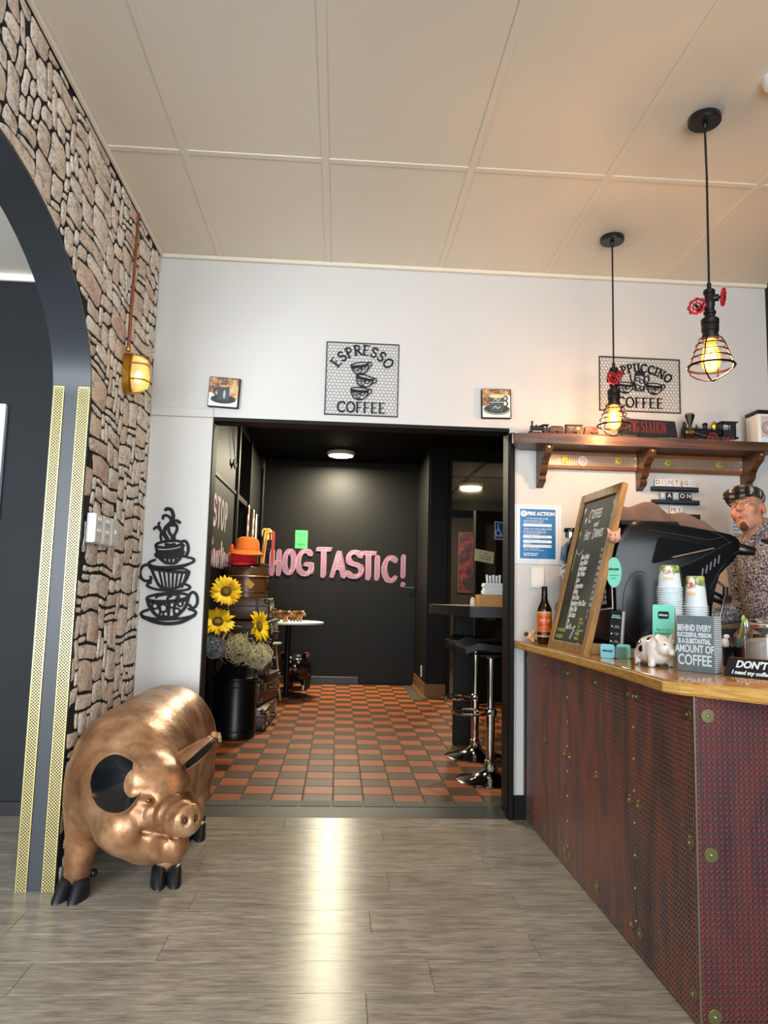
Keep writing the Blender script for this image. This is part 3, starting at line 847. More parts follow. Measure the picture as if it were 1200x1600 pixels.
suitcase((-.785, 6.66, .003), rad(-2), .46, .76, .172, 0, 'worn brown suitcase on the tiles, bottom of the stack')
suitcase((-.80, 6.80, .182), rad(-9), .44, .72, .237, 1, 'dark brown studded suitcase, second from the bottom of the stack')
suitcase((-.82, 6.78, .427), rad(3), .46, .66, .252, 2, 'brown suitcase behind the straw balls, third from the bottom')
suitcase((-.81, 6.79, .687), rad(-1), .47, .66, .212, 3, 'dark brown suitcase with a strap, second from the top of the stack')
suitcase((-.83, 6.78, .907), rad(2), .45, .64, .184, 4, 'shiny brown suitcase directly under the hat box')
# small embroidered tag
# ---- hat box
t = thing('hat_box', 'round brown leather hat box on top of the suitcase stack', 'hat box', (-.83, 6.68, 1.097))
HB = M('#5a3a22', .3, var=.25, scale=6, bump=.08)
MB().lathe([(.001, 0), (.19, 0), (.195, .006), (.195, .03), (.19, .034), (.19, .19), (.001, .19)], 36).build('box_body', HB, t)
MB().lathe([(.201, .19), (.201, .262), (.196, .272), (.001, .276), (.001, .26), (.193, .25), (.193, .19)], 36, cap=False).build('lid', M('#54361f', .33, var=.25, scale=6), t)
MB().torus((0, 0, .19), .2, .006, 36, 6).build('lid_rim', M('#b39a6b', .35, .4), t)
MB().torus((0, 0, .05), .193, .004, 36, 6).build('base_band', DLEA, t)
b = MB(); Tt = Matrix.Rotation(rad(16), 4, 'Z') @ Matrix.Translation((0, -.1925, .12)) @ Matrix.Rotation(rad(38), 4, 'Y')
b.box(-.038, -.0015, -.028, .038, 0, .028, T=Tt); b.build('travel_label', M('#b08a4a', .6, var=.25, scale=40), t)
MB().tube([(.18, -.08, .17), (.21, -.09, .14), (.215, -.09, .10), (.185, -.075, .07)], .006, 6).build('handle', DLEA, t)
# ---- hats
def felt(h): return M(h, .95, var=.22, scale=60, bump=.3)
t = thing('fedora_hat', 'red felt hat lying on the hat box under the orange hat', 'hat', (-.86, 6.60, 1.371), rad(0))
fd = MB(); n = 32
def ringf(rx_, ry_, z, tilt=0., bend=0.): return [(rx_ * cos(2 * pi * i / n), ry_ * sin(2 * pi * i / n), z + tilt * cos(2 * pi * i / n) + bend * cos(4 * pi * i / n)) for i in range(n)]
fd.loft([ringf(.155, .165, .022, 0, .014), ringf(.16, .17, .026, 0, .016), ringf(.125, .13, .012, 0, .004), ringf(.118, .122, .02), ringf(.112, .115, .05), ringf(.098, .108, .10, .004), ringf(.085, .095, .122, .008), ringf(.05, .08, .118, .006), ringf(.02, .05, .10)], cap=True)
fd.build('felt_body', felt('#d0283a'), t)
MB().loft([ringf(.1195, .1235, .018), ringf(.1165, .1195, .046), ringf(.113, .116, .046), ringf(.115, .119, .018)], cap=False).build('hat_band', felt('#9c1824'), t)
t = thing('cloche_hat', 'orange felt bucket hat stacked on the red hat', 'hat', (-.825, 6.60, 1.468), rad(0), rot=(0, rad(2), 0))
ch_ = MB()
ch_.loft([ringf(.148, .15, .008, 0, .008), ringf(.151, .153, .012, 0, .008), ringf(.125, .127, .036), ringf(.112, .114, .05), ringf(.108, .11, .07), ringf(.104, .106, .12), ringf(.092, .094, .15), ringf(.06, .06, .168), ringf(.01, .01, .172)])
ch_.build('felt_body', felt('#f07a34'), t)
MB().loft([ringf(.1145, .1165, .048), ringf(.1105, .1125, .066), ringf(.107, .109, .066), ringf(.111, .113, .048)], cap=False).build('hat_band', felt('#e06c2a'), t)
b = MB(); b.ball((-.13, -.05, .065), (.018, .012, .03), 10, 8); b.ball((-.125, -.06, .04), (.025, .012, .016), 10, 8); b.loft([[(-.13, -.06, .05), (-.12, -.065, .05), (-.12, -.06, .045), (-.13, -.055, .045)], [(-.17, -.065, -.01), (-.15, -.075, -.015), (-.15, -.07, -.02), (-.17, -.06, -.015)]])
b.build('felt_bow', felt('#cf5e25'), t)
b = thing('felt_cap', 'dark felt cap crown resting on the hat box behind the red hat', 'hat', (-.70, 6.70, 1.371))
MB().lathe([(.07, 0), (.072, .012), (.06, .03), (.03, .04), (.001, .042)], 20).build('felt_body', felt('#23262a'), b)

# ---- milk churn with sunflowers
t = thing('milk_churn', 'black metal milk churn holding sunflowers on the tile floor', 'milk churn', (-.80, 6.06, 0))
CH = M('#121315', .3, .35, var=.2, scale=8)
MB().lathe([(.165, 0), (.172, .004), (.174, .05), (.17, .058), (.17, .445), (.176, .452), (.176, .468), (.165, .475), (.115, .545), (.108, .555), (.108, .615), (.122, .626), (.124, .64), (.118, .648), (.1, .645), (.1, .50), (.001, .49)], 40, cap=False).build('can_body', CH, t)
for zz in (.06, .40): MB().torus((0, 0, zz), .1705, .004, 40, 6).build('hoop_band', CH, t)
for s in (-1, 1):
    MB().tube([(s * .122, -.03, .60), (s * .155, -.03, .60), (s * .17, -.02, .57), (s * .17, -.01, .52), (s * .15, 0, .50)], .008, 8).build('handle', CH, t)
PET = M('#f4c912', .55, var=.18, scale=25); PET2 = M('#f0b80e', .55, var=.15, scale=25); STEM = M('#58683f', .6, var=.2); LEAF = M('#6d7352', .6, var=.25, scale=14); SEED = M('#5a4410', .9, var=.4, scale=120, bump=.6)
def petal_mesh(L, w, m):
    b = MB(); R_ = []
    for i in range(6):
        f = i / 5; ww = w * (sin(pi * (f * .82 + .16)) ** .8) * (1 if f < .95 else .25); z = .012 * sin(f * 2.6) - .012 * f * f
        R_.append([(f * L, -ww, z), (f * L, 0, z - .004), (f * L, ww, z), (f * L, 0, z + .0015)])
    b.loft(R_); return b.data('petal', m)
PMESH = [petal_mesh(.090, .020, PET), petal_mesh(.084, .018, PET2), petal_mesh(.094, .017, PET)]
rs2 = random.Random(3)
def sunflower(head, nrm, base, lab, sc=1.):
    t = thing('sunflower', lab, 'sunflower', base, group='artificial sunflowers in the churn')
    hv = Vector(head) - Vector(base); q = Vector(nrm).normalized().to_track_quat('Z', 'Y').to_matrix().to_4x4()
    T = Matrix.Translation(hv) @ q
    mid = hv * .55 + Vector((0, 0, .05)) - Vector(nrm).normalized() * .05
    MB().tube([(0, 0, -.12), mid * .5, mid, hv - Vector(nrm).normalized() * .02], .006, 7).build('stem', STEM, t)
    c = MB().lathe([(.001, .012), (.02, .016), (.034, .016), (.043, .008), (.045, -.004), (.02, -.018), (.001, -.02)], 20, T=T @ Matrix.Scale(sc, 4)).build('seed_head', SEED, t)
    MB().lathe([(.001, .0175), (.02, .0185), (.024, .0155)], 16, T=T @ Matrix.Scale(sc, 4), cap=False).build('seed_centre', M('#7c661c', .9, var=.3, scale=90), c)
    for k in range(26):
        lay = k % 2
        Mx = T @ Matrix.Rotation(2 * pi * k / 26 + rs2.uniform(-.06, .06), 4, 'Z') @ Matrix.Translation((.038 * sc, 0, .003 - .006 * lay)) @ Matrix.Rotation(rad(rs2.uniform(-22, 4) - (6 if lay else 0)), 4, 'Y') @ Matrix.Scale(sc * rs2.uniform(.92, 1.08), 4)
        o = link('petal', PMESH[rs2.randrange(3)], t); o.matrix_local = Mx
    for a in range(3):
        P = mid * (.75 + .2 * a); d = Vector((cos(a * 2.3 + hv.x * 9), -.4, .5 + .2 * a)).normalized()
        b = MB(); R_ = []
        sd = d.cross(Vector((0, 0, 1))).normalized()
        for i in range(6):
            f = i / 5; w = .028 * sin(pi * min(1, f * .9 + .08)); p = P + d * f * .13 - Vector((0, 0, .05 * f * f))
            R_.append([p - sd * w, p + Vector((0, 0, .004)), p + sd * w, p - Vector((0, 0, .004))])
        b.loft(R_); b.build('leaf', LEAF, t)
cb = (-.80, 6.06, .60)
sunflower((-.895, 5.95, 1.147), (.25, -1, .30), (cb[0] - .03, cb[1], cb[2]), 'sunflower facing front, highest in the black churn', 1.02)
sunflower((-.94, 5.9, .905), (.1, -.75, .62), (cb[0] - .05, cb[1] - .02, cb[2]), 'sunflower tipped upward, lowest left above the churn', 1.05)
sunflower((-.625, 5.95, .878), (.93, -.45, .22), (cb[0] + .05, cb[1], cb[2]), 'sunflower seen edge-on, turned to the right beside the suitcases', 1.02)
def fluff(c, r, col, lab, nm, seed, n=70, th=.0022):
    t = thing(nm, lab, 'dried grass ball', c, group='dried grass balls in the churn'); g = random.Random(seed); b = MB()
    for _ in range(n):
        a, e = g.uniform(0, 2 * pi), g.uniform(-1, 1); u = Vector((math.sqrt(1 - e * e) * cos(a), math.sqrt(1 - e * e) * sin(a), e)); v = u.orthogonal().normalized(); w = u.cross(v)
        R0 = r * g.uniform(.55, 1.0); a0 = g.uniform(0, 6.28); sp_ = g.uniform(1.5, 4.); o = Vector((g.uniform(-1, 1), g.uniform(-1, 1), g.uniform(-1, 1))) * r * .18
        b.tube([o + (v * cos(a0 + sp_ * i / 7) + w * sin(a0 + sp_ * i / 7)) * R0 * (1 + .12 * sin(i * 1.7 + a0)) for i in range(8)], th, 4)
    b.build('strands', M(col, .8, var=.2, scale=30), t, 30, kind='stuff')
    MB().ball((0, 0, 0), r * .5, 10, 8).build('core', M('#6a6248' if col != '#8b9096' else '#4c5054', .9, var=.3, scale=30), t)
    MB().tube([(0, 0, -r * .5), (cb[0] - c[0], cb[1] - c[1], cb[2] - c[2] - .1)], .004, 6).build('stem', STEM, t)
fluff((-.765, 5.86, .705), .112, '#c2b78d', 'cream dried grass ball at the churn mouth, left one of two', 'grass_ball', 1, 120)
fluff((-.612, 5.90, .645), .102, '#c9c09c', 'cream dried grass ball at the churn mouth, right one of two', 'grass_ball', 2, 110)
fluff((-.965, 5.87, .72), .095, '#8b9096', 'grey dried grass ball under the lowest sunflower', 'grass_ball', 3, 90)
t = thing('ribbon_bundle', 'red striped ribbons and candy sticks in the churn mouth', 'ribbons', (-.85, 5.98, .62))
g = random.Random(9)
for i in range(6):
    x = -.06 + i * .026; c = ['#a31c22', '#c8b79a', '#7a8a5a', '#b02026', '#701418', '#9a2a2a'][i]
    b = MB(); R_ = [[(x + .02 * sin(k * 1.1 + i) - .009, -.02 - .02 * k * .3, .04 * k), (x + .02 * sin(k * 1.1 + i) + .009, -.02 - .02 * k * .3, .04 * k), (x + .02 * sin(k * 1.1 + i) + .009, -.014 - .02 * k * .3, .04 * k), (x + .02 * sin(k * 1.1 + i) - .009, -.014 - .02 * k * .3, .04 * k)] for k in range(6)]
    b.loft(R_); b.build('ribbon', M(c, .5, var=.1), t)

# ---- round white table
t = thing('round_table', 'round white-topped cafe table in the far left of the passage', 'table', (-.55, 8.45, 0))
MB().lathe([(.001, .80), (.39, .80), (.40, .805), (.40, .822), (.39, .828), (.001, .828)], 48).build('tabletop', M('#cfcdc8', .35, var=.03), t)
MB().lathe([(.03, .02), (.03, .80)], 16).lathe([(.06, .78), (.18, .80), (.001, .80)], 16).build('pedestal', black_gl, t)
MB().lathe([(.001, 0), (.24, 0), (.24, .01), (.05, .03), (.001, .03)], 32).build('base_plate', M('#15151a', .3, .4), t)
t = thing('stool', 'low stool with a pale round seat and wooden legs behind the suitcases', 'stool', (-.735, 8.0, 0))
MB().lathe([(.001, .60), (.15, .60), (.155, .61), (.15, .622), (.001, .622)], 28).build('seat', M('#b9b5aa', .4), t)
for k in range(3):
    a = 2 * pi * k / 3 + .3; MB().cyl((.16 * cos(a), .16 * sin(a), 0), (.09 * cos(a), .09 * sin(a), .6), .012).build('leg', M('#a9824e', .45), t)

# ---- bar table, stools and what stands on it
t = thing('bar_table', 'tall black bar table behind the right door jamb', 'table', (0, 0, 0))
MB().prism([(.765, 6.12), (.748, 6.0), (.76, 5.85), (.87, 5.04), (.90, 4.97), (.96, 4.94), (1.75, 4.94), (1.75, 6.15), (.80, 6.15)], 1.015, 1.085, 'xy').build('tabletop', M('#161617', .45, var=.15, scale=8, spec=.3), t)
MB().box(.93, 5.8, 0, 1.08, 5.85, 1.015, bev=.004).build('leg_panel', black_gl, t)
MB().box(1.55, 5.2, 0, 1.7, 5.25, 1.015, bev=.004).build('leg_panel', black_gl, t)
CHR = M('#d6d6d6', .08, 1.); SEATM = M('#0e0f12', .28, var=.1, coat=.2)
def bar_stool(loc, rz, lab):
    t = thing('bar_stool', lab, 'bar stool', loc, rz, 'chrome bar stools at the bar table')
    MB().lathe([(.001, 0), (.215, 0), (.218, .006), (.20, .014), (.12, .028), (.06, .055), (.04, .085), (.034, .10), (.001, .10)], 40).build('base', CHR, t)
    MB().lathe([(.034, .09), (.036, .12), (.028, .125), (.028, .44), (.02, .445), (.02, .76), (.045, .78), (.001, .78)], 20).build('gas_column', CHR, t)
    b = MB(); b.tube([(-.0, .02, .42)] + [(-.13 + .115 * cos(a), .115 * sin(a), .42) for a in [rad(50 + 260 * i / 18) for i in range(19)]] + [(0, -.02, .42)], .010, 8); b.lathe([(.03, .40), (.04, .40), (.04, .44), (.03, .44)], 16)
    b.build('footrest', CHR, t)
    MB().box(-.09, -.09, .775, .09, .09, .79, bev=.004).build('seat_plate', M('#1a1a1c', .4, .5), t)
    # moulded seat curving up into a low back at +x
    b = MB(); prof = [(-.20, .80), (-.195, .83), (-.12, .838), (0, .825), (.10, .83), (.155, .86), (.19, .93), (.215, 1.0)]
    R_ = []
    for i, (x, z) in enumerate(prof):
        w = [.15, .17, .19, .195, .195, .19, .18, .15][i]; nx, nz = (0, -.035) if i < 4 else (.024, -.018) if i < 6 else (.03, 0)
        up = lambda f: .03 * f * f if i > 1 else 0
        top = [(x, w * f, z + up(f)) for f in (-1, -.6, 0, .6, 1)]; bot = [(x + nx, w * f * .97, z + nz + up(f) * .8) for f in (1, .6, 0, -.6, -1)]
        R_.append(top + bot)
    b.loft(R_); b.build('seat', SEATM, t)
    return t
s1 = bar_stool((1.0, 4.74, 0), rad(0), 'nearer chrome bar stool with a black moulded seat')
s2 = copy_tree(s1, 'farther chrome bar stool with a black moulded seat', None, (1.03, 5.42, 0), (0, 0, rad(4)))
t = thing('napkin_box', 'pale wooden box tray standing on the black bar table', 'box', (1.14, 5.12, 1.085))
MB().box(-.16, -.075, 0, .16, -.063, .085, bev=.002).box(-.16, .063, 0, .16, .075, .085, bev=.002).box(-.16, -.063, 0, -.148, .063, .085).box(.148, -.063, 0, .16, .063, .085).box(-.148, -.063, 0, .148, .063, .01).build('box_tray', M('#b8864c', .5, var=.18, scale=9), t)
t = thing('napkin_stack', 'stack of white paper napkins in the wooden box', 'napkins', (1.145, 5.12, 1.096))
nb = MB(); g = random.Random(4)
for i in range(12): nb.box(-.125 + g.uniform(-.006, .006), -.055, .0 + i * .013, .13, .055 + g.uniform(-.004, .004), .0115 + i * .013, bev=.002)
nb.build('napkins', M('#e6e8ea', .8), t, kind='stuff')
t = thing('cutlery', 'white-wrapped cutlery standing upright behind the napkins', 'cutlery', (1.13, 5.26, 1.085))
for i in range(5):
    MB().cyl((-.04 + i * .018, .0, .0), (-.055 + i * .024, .0, .23 - .006 * (i % 2)), .007, .009).build('wrapped_set', M('#dadce2', .4), t)
MB().lathe([(.055, 0), (.06, .12), (.055, .12), (.05, .01), (.001, .01)], 20, cap=False).build('holder', black_gl, t)
t = thing('menu_holder', 'grey curved menu holder at the jamb on the bar table', 'menu holder', (1.22, 5.06, 1.25))
MB().box(-.03, -.002, -.165, .04, .002, .10, T=Matrix.Rotation(rad(18), 4, 'Y')).build('menu_card', M('#6f716e', .5), t)
t = thing('salt_shaker', 'small cream shaker beside the wooden box on the bar table', 'shaker', (.955, 5.16, 1.085))
MB().lathe([(.001, 0), (.018, 0), (.02, .005), (.016, .05), (.014, .06), (.001, .066)], 14).build('shaker_body', M('#e3d5b3', .4), t)

# ---- the open door in the partition, with its signs
dv = Vector((.79, .52, 0)).normalized()
dl = thing('door_2', 'dark door standing open in the partition', 'door', (1.475, 7.9, 0), math.atan2(dv.y, dv.x)); dl['kind'] = 'structure'; del dl['category']; del dl['label']
DM = M('#1b1813', .4, var=.12)
b = MB(); b.box(0, -.02, .01, .16, .02, 2.1); b.box(.30, -.02, .01, .94, .02, 2.1); b.box(.16, -.02, .01, .30, .02, .9); b.box(.16, -.02, 1.95, .30, .02, 2.1); b.build('door_leaf', DM, dl)
MB().box(.16, -.004, .9, .30, .004, 1.95).build('glass_slit', M('#6a5a44', .2, trans=.6), dl)
b = MB(); b.box(.15, -.024, .89, .162, -.018, 1.96); b.box(.298, -.024, .89, .31, -.018, 1.96); b.box(.15, -.024, 1.948, .31, -.018, 1.96); b.build('glazing_bead', M('#3b352b', .4), dl)
MB().box(.42, -.027, 1.96, .426, -.02, .0).build('door_seam', M('#0b0a08', .6), dl)
def on_leaf(u, z, off=.0225): 
    p = Vector((1.475, 7.9, 0)) + dv * u - Vector((-dv.y, dv.x, 0)) * off; return (p.x, p.y, z)
t = thing('accessible_sign', 'blue wheelchair symbol sign on the open dark door', 'sign', on_leaf(.385, 1.90), math.atan2(dv.y, dv.x))
MB().box(-.10, -.003, -.1, .20, .0, .1, bev=.002).build('sign_border', M('#dfe3e6', .4), t); MB().box(-.09, -.0042, -.09, .19, -.003, .09).build('blue_panel', M('#1f4f9e', .4), t)
WT = M('#eceff0', .5)
f = lambda u, v, d: (u - .045, -.0042 - d, v)
b = MB(); ribbon(b, arc(0, -.025, .036, .036, 100, 350, 14), .010, 0, .0008, f); ribbon(b, [(-.005, .05), (-.003, .0), (.03, 0), (.048, -.05), (.06, -.045)], .011, 0, .0008, f); ribbon(b, [(-.004, .028), (.02, .028)], .009, 0, .0008, f); ribbon(b, arc(-.005, .066, .005, .005, 0, 360, 8), .009, 0, .0008, f)
b.build('wheelchair_symbol', WT, t)
b = MB(); b.box(.06, -.0052, -.05, .064, -.0042, .08); b.box(-.085, -.0052, -.065, .185, -.0042, -.061); b.build('white_rules', WT, t)
t = thing('paper_notice', 'cream paper notice stuck on the open dark door', 'notice', on_leaf(.13, 1.60), math.atan2(dv.y, dv.x), rot=(0, rad(5), math.atan2(dv.y, dv.x)))
MB().box(-.145, -.002, -.065, .145, 0, .065).build('paper', M('#e0d7ae', .7), t)
text('THIS\nTOILET IS FOR\nCUSTOMERS', .03, M('#3d3724', .7), t, loc=(.01, -.0025, 0))
MB().box(-.135, -.0028, -.055, .135, -.002, -.053).box(-.135, -.0028, .04, .135, -.002, .042).build('rule', M('#5a5338', .7), t)
t = thing('framed_picture', 'tall red and dark framed picture in the room behind the open door', 'picture', (2.12, 11.98, 1.72))
MB().box(-.16, -.02, -.50, .16, 0, .50, bev=.003).build('picture_frame', M('#8a6a4c', .45), t)
tt = NT('picture_red'); o_ = tt.obj(); tt.col(tt.ramp(tt.noise(o_, 7, 3), [(.3, lin('#140a08')), (.48, lin('#4a1510')), (.6, lin('#9a2c1c')), (.75, lin('#c97a5a'))])); tt.set(Roughness=.4)
MB().box(-.145, -.024, -.485, .145, -.02, .485).build('print', tt.m, t)
b = MB().box(.0, 0, 0, .028, .03, .13, bev=.003); t = thing('wall_socket', 'pale small socket plate low on the black column', 'socket', (1.013, 8.75, .20)); b.bm.free()
MB().box(-.004, -.03, 0, .006, .03, .13, bev=.002).build('plate', M('#cfc9b8', .4), t); MB().box(-.006, -.012, .05, -.004, .012, .08).build('switch_rocker', M('#b9b3a2', .4), t)

# ================================================================ on and under the white wall
IRON = M('#121213', .6, var=.1, spec=.3); PIPE = M('#2a2624', .42, .5, var=.25, scale=30, bump=.1)
# ---- pendants
def valve_wheel(t, c, ax):
    q = Vector(ax).normalized().to_track_quat('Z', 'Y').to_matrix().to_4x4(); T = Matrix.Translation(c) @ q
    b = MB(); n = 48
    b.tube([((.029 + .0028 * cos(8 * 2 * pi * i / n)) * cos(2 * pi * i / n), (.029 + .0028 * cos(8 * 2 * pi * i / n)) * sin(2 * pi * i / n), 0) for i in range(n)], .0042, 7, True, T=T)
    b.torus((0, 0, .001), .013, .003, 16, 6, T=T)
    for k in range(8): b.cyl((.012 * cos(k * pi / 4), .012 * sin(k * pi / 4), .001), (.029 * cos(k * pi / 4), .029 * sin(k * pi / 4), 0), .0024, n=6, T=T)
    b.build('valve_wheel', M('#b3202c', .35, var=.12), t)
    MB().cyl((0, 0, -.028), (0, 0, .008), .0055, n=8, T=T).lathe([(.001, -.034), (.014, -.034), (.014, -.026), (.011, -.022), (.001, -.022)], 8, T=T).build('valve_stem', PIPE, t)
def pendant(loc, rz, lab):
    t = thing('pendant_lamp', lab, 'pendant lamp', loc, rz, 'industrial pipe pendant lamps')      # origin on the ceiling
    MB().lathe([(.001, 0), (.058, 0), (.06, -.004), (.06, -.022), (.057, -.026), (.001, -.026)], 36).lathe([(.008, -.026), (.010, -.028), (.009, -.042), (.006, -.046), (.001, -.046)], 12).build('ceiling_rose', M('#141416', .35), t)
    MB().tube([(0, 0, -.02), (.003, 0, -.25), (.0, .0, -.68)], .0042, 8).build('cord', M('#0e0e10', .7), t)
    b = MB()
    b.lathe([(.001, -.665), (.008, -.665), (.008, -.69), (.001, -.69)], 12)
    b.lathe([(.001, -.685), (.018, -.69), (.021, -.694), (.021, -.705), (.017, -.709), (.017, -.73), (.019, -.735), (.019, -.75), (.017, -.755), (.017, -.772), (.022, -.775), (.022, -.784), (.018, -.787), (.018, -.80), (.001, -.80)], 16)
    b.cyl((0, 0, -.724), (.030, -.010, -.722), .013, n=12).cyl((0, 0, -.757), (-.032, .0, -.757), .013, n=12)
    b.build('pipe_fitting', PIPE, t)
    MB().lathe([(.001, -.80), (.026, -.80), (.032, -.806), (.032, -.822), (.029, -.825), (.031, -.828), (.031, -.85), (.028, -.854), (.028, -.868), (.031, -.870), (.029, -.885), (.024, -.889), (.001, -.889)], 20).build('lamp_socket', PIPE, t)
    valve_wheel(t, (.045, -.016, -.722), (.75, -.62, -.15)); valve_wheel(t, (-.050, -.002, -.757), (-.72, -.66, .1))
    rg = [(-.882, .040), (-.905, .052), (-.93, .060), (-.955, .069), (-.985, .081)]
    cg = MB()
    for z, r in rg: cg.torus((0, 0, z), r, .0026 if z > -.98 else .0042, 36, 6)
    for k in range(4):
        a = pi / 4 + k * pi / 2
        pr = rg + [(-1.005, .074), (-1.022, .052), (-1.034, .022), (-1.037, 0)]
        cg.tube([(r * cos(a), r * sin(a), z) for z, r in pr], .0026, 6)
    cg.build('wire_cage', M('#2b1d17', .35, .8), t)
    bulb = MB().lathe([(.012, -.885), (.014, -.892), (.022, -.91), (.030, -.94), (.0325, -.965), (.029, -.985), (.016, -1.0), (.001, -1.004)], 24, cap=False).build('bulb', M('#ff7f10', .15, emit=1.0, alpha=.55), t, 60)
    b = MB()
    for k in range(6):
        a = k * pi / 3; b.tube([(.007 * cos(a), .007 * sin(a), -.90), (.013 * cos(a), .013 * sin(a), -.965)], .0026, 6)
    b.build('filament', M('#ffb84a', .5, emit=14.), bulb)
    MB().cyl((0, 0, -.888), (0, 0, -.905), .012, n=12).build('bulb_cap', M('#b58a4a', .3, .9), bulb)
    lamp('POINT', (0, 0, -.95), 25, (1., .58, .25), t, radius=.025)
    return t
pn = pendant((1.345, 2.53, ZC), 0, 'nearer pendant lamp with two red valve wheels, hanging from the larger ceiling rose')
pendant((1.345, 3.48, ZC), rad(62), 'farther pendant lamp hanging in front of the cappuccino sign')
t = thing('smoke_detector', 'white round ceiling detector at the upper right picture edge', 'detector', (1.492, 2.30, ZC))
MB().lathe([(.001, -.036), (.03, -.036), (.042, -.03), (.05, -.012), (.052, 0), (.001, 0)], 28).build('housing', M('#e6e4de', .45), t); MB().lathe([(.001, -.04), (.02, -.04), (.022, -.036), (.001, -.036)], 20).build('sensor_cap', M('#c9bda5', .5), t)

# ---- brass bulkhead lamp on a copper pipe
BRASS = M('#c79a3f', .28, .95, var=.1)
t = thing('bulkhead_lamp', 'oval brass caged wall lamp glowing on the stone wall', 'wall lamp', (XL + .003, 3.44, 2.165))
def oval(x, a, c, n=28, p=2.6): return [(x, a * math.copysign(abs(cos(2 * pi * i / n)) ** (2 / p), cos(2 * pi * i / n)), c * math.copysign(abs(sin(2 * pi * i / n)) ** (2 / p), sin(2 * pi * i / n))) for i in range(n)]
MB().loft([oval(0, .062, .098), oval(.03, .062, .098), oval(.034, .056, .092)]).build('back_box', BRASS, t)
dome = [(.034, .052, .086), (.055, .051, .085), (.08, .047, .078), (.098, .036, .062), (.105, .015, .03)]
gl = MB().loft([oval(x + .0015 * (k % 2), a, c) for k, (x, a, c) in enumerate(dome)]).build('glass_dome', M('#f2d58a', .25, emit=.22, alpha=.5), t)
rb = MB()
for k in range(-7, 8):
    z = k * .0095; w = .050 * math.sqrt(max(.05, 1 - (z / .088) ** 2)); rb.tube([(.036, -w, z)] + [(.05 + .05 * sin(pi * i / 8), -w * cos(pi * i / 8), z) for i in range(1, 8)] + [(.036, w, z)], .0018, 5)
rb.build('glass_ribs', M('#f6e2ae', .2, alpha=.6), gl, kind='stuff')
MB().ball((.058, 0, -.015), (.018, .018, .03), 14, 10).build('bulb', M('#ffd789', .5, emit=7), t)
lamp('POINT', (.058, 0, -.015), 1.6, (1, .8, .5), t, radius=.02)
cg = MB(); cg.torus((0, 0, 0), 1, .1, 4, 4) if False else None
cg.tube(oval(.036, .058, .093), .005, 7, True)
cg.tube([(.036, 0, .094), (.075, 0, .088), (.104, 0, .064), (.111, 0, 0), (.104, 0, -.064), (.075, 0, -.088), (.036, 0, -.094)], .0042, 7)
for z in (.038, -.038): cg.tube([(.036, -.056, z), (.07, -.054, z), (.1, -.040, z), (.110, 0, z), (.1, .040, z), (.07, .054, z), (.036, .056, z)], .0042, 7)
cg.build('guard', BRASS, t)
t = thing('copper_pipe', 'copper conduit pipe dropping from the ceiling to the brass lamp', 'pipe', (XL + .018, 3.40, 2.262))
MB().cyl((0, 0, 0), (0, .025, 2.96 - 2.262), .0075, n=12).build('pipe', M('#a2674c', .35, .85, var=.1), t); MB().lathe([(.011, 0), (.013, .004), (.011, .02), (.008, .022)], 12).build('pipe_ferrule', BRASS, t)

# ---- power sockets on the stone
for k, (y0, lab) in enumerate(((3.045, 'white wall socket plate nearest the arch'), (3.155, 'middle white wall socket plate'), (3.265, 'white switch plate farthest from the arch'))):
    t = thing('wall_socket', lab + ', on the stone wall', 'socket', (XL + .003, y0, 1.335), 0, 'row of white socket plates')
    MB().box(0, 0, 0, .032, .095, .122, bev=.003).build('mounting_box', M('#e2e4e6', .4), t); MB().box(.032, .003, .003, .037, .092, .119, bev=.002).build('plate', M('#dcdad4', .35), t)
    if k < 2:
        for zz in (.035, .082):
            MB().box(.037, .058, zz + .012, .040, .072, zz + .024).box(.037, .030, zz + .012, .040, .044, zz + .024).build('rocker', M('#f2f2f0', .3), t)
            MB().box(.037, .034, zz - .008, .0376, .037, zz + .004).box(.037, .062, zz - .008, .0376, .065, zz + .004).build('socket_slot', M('#3a3a38', .5), t)
    else: MB().box(.037, .042, .055, .042, .056, .072, bev=.001).build('rocker', M('#f2f2f0', .3), t)

# ---- framed white canvas in the side room
t = thing('wall_picture', 'white-edged canvas picture on the dark side room wall', 'picture', (-2.12, YW - .002, 1.80))
MB().box(-.33, -.035, -.31, .33, 0, .31, bev=.004).build('canvas', M('#e8eaee', .5), t); MB().box(-.29, -.037, -.27, .29, -.035, .27).build('print', M('#c9ccd2', .6, var=.15, scale=5), t)

# ---- stacked-cups line art, cut metal
t = thing('metal_wall_art', 'black cut-metal art of three stacked steaming coffee cups on the white pier', 'wall art', (0, YW - .02, 0))
ART = M('#121214', .6, spec=.3)
def cxz(cx, cy):
    px, py = 210 + cx / 7.62, 780 + cy / 7.62
    return (-.92 + (px - 262) * .00345 + .00019 * (py - 794), 1.582 - (py - 794) * .00337 + (px - 262) * .00009)
def art(name, strokes, wd=24):
    b = MB()
    for pts, w in strokes:
        n = len(pts); sm = []
        for i in range(n - 1):       # Catmull-Rom smoothing
            p0, p1, p2, p3 = pts[max(0, i - 1)], pts[i], pts[i + 1], pts[min(n - 1, i + 2)]
            for k in range(5):
                u = k / 5; sm.append(tuple(.5 * ((2 * p1[j]) + (-p0[j] + p2[j]) * u + (2 * p0[j] - 5 * p1[j] + 4 * p2[j] - p3[j]) * u * u + (-p0[j] + 3 * p1[j] - 3 * p2[j] + p3[j]) * u ** 3) for j in (0, 1)))
        sm.append(pts[-1])
        ribbon(b, [cxz(*p) for p in sm], w * 1.2 * .00345 / 7.62, 0, -.006, lambda u, v, d: (u, d, v))
    return b.build(name, ART, t, 0)
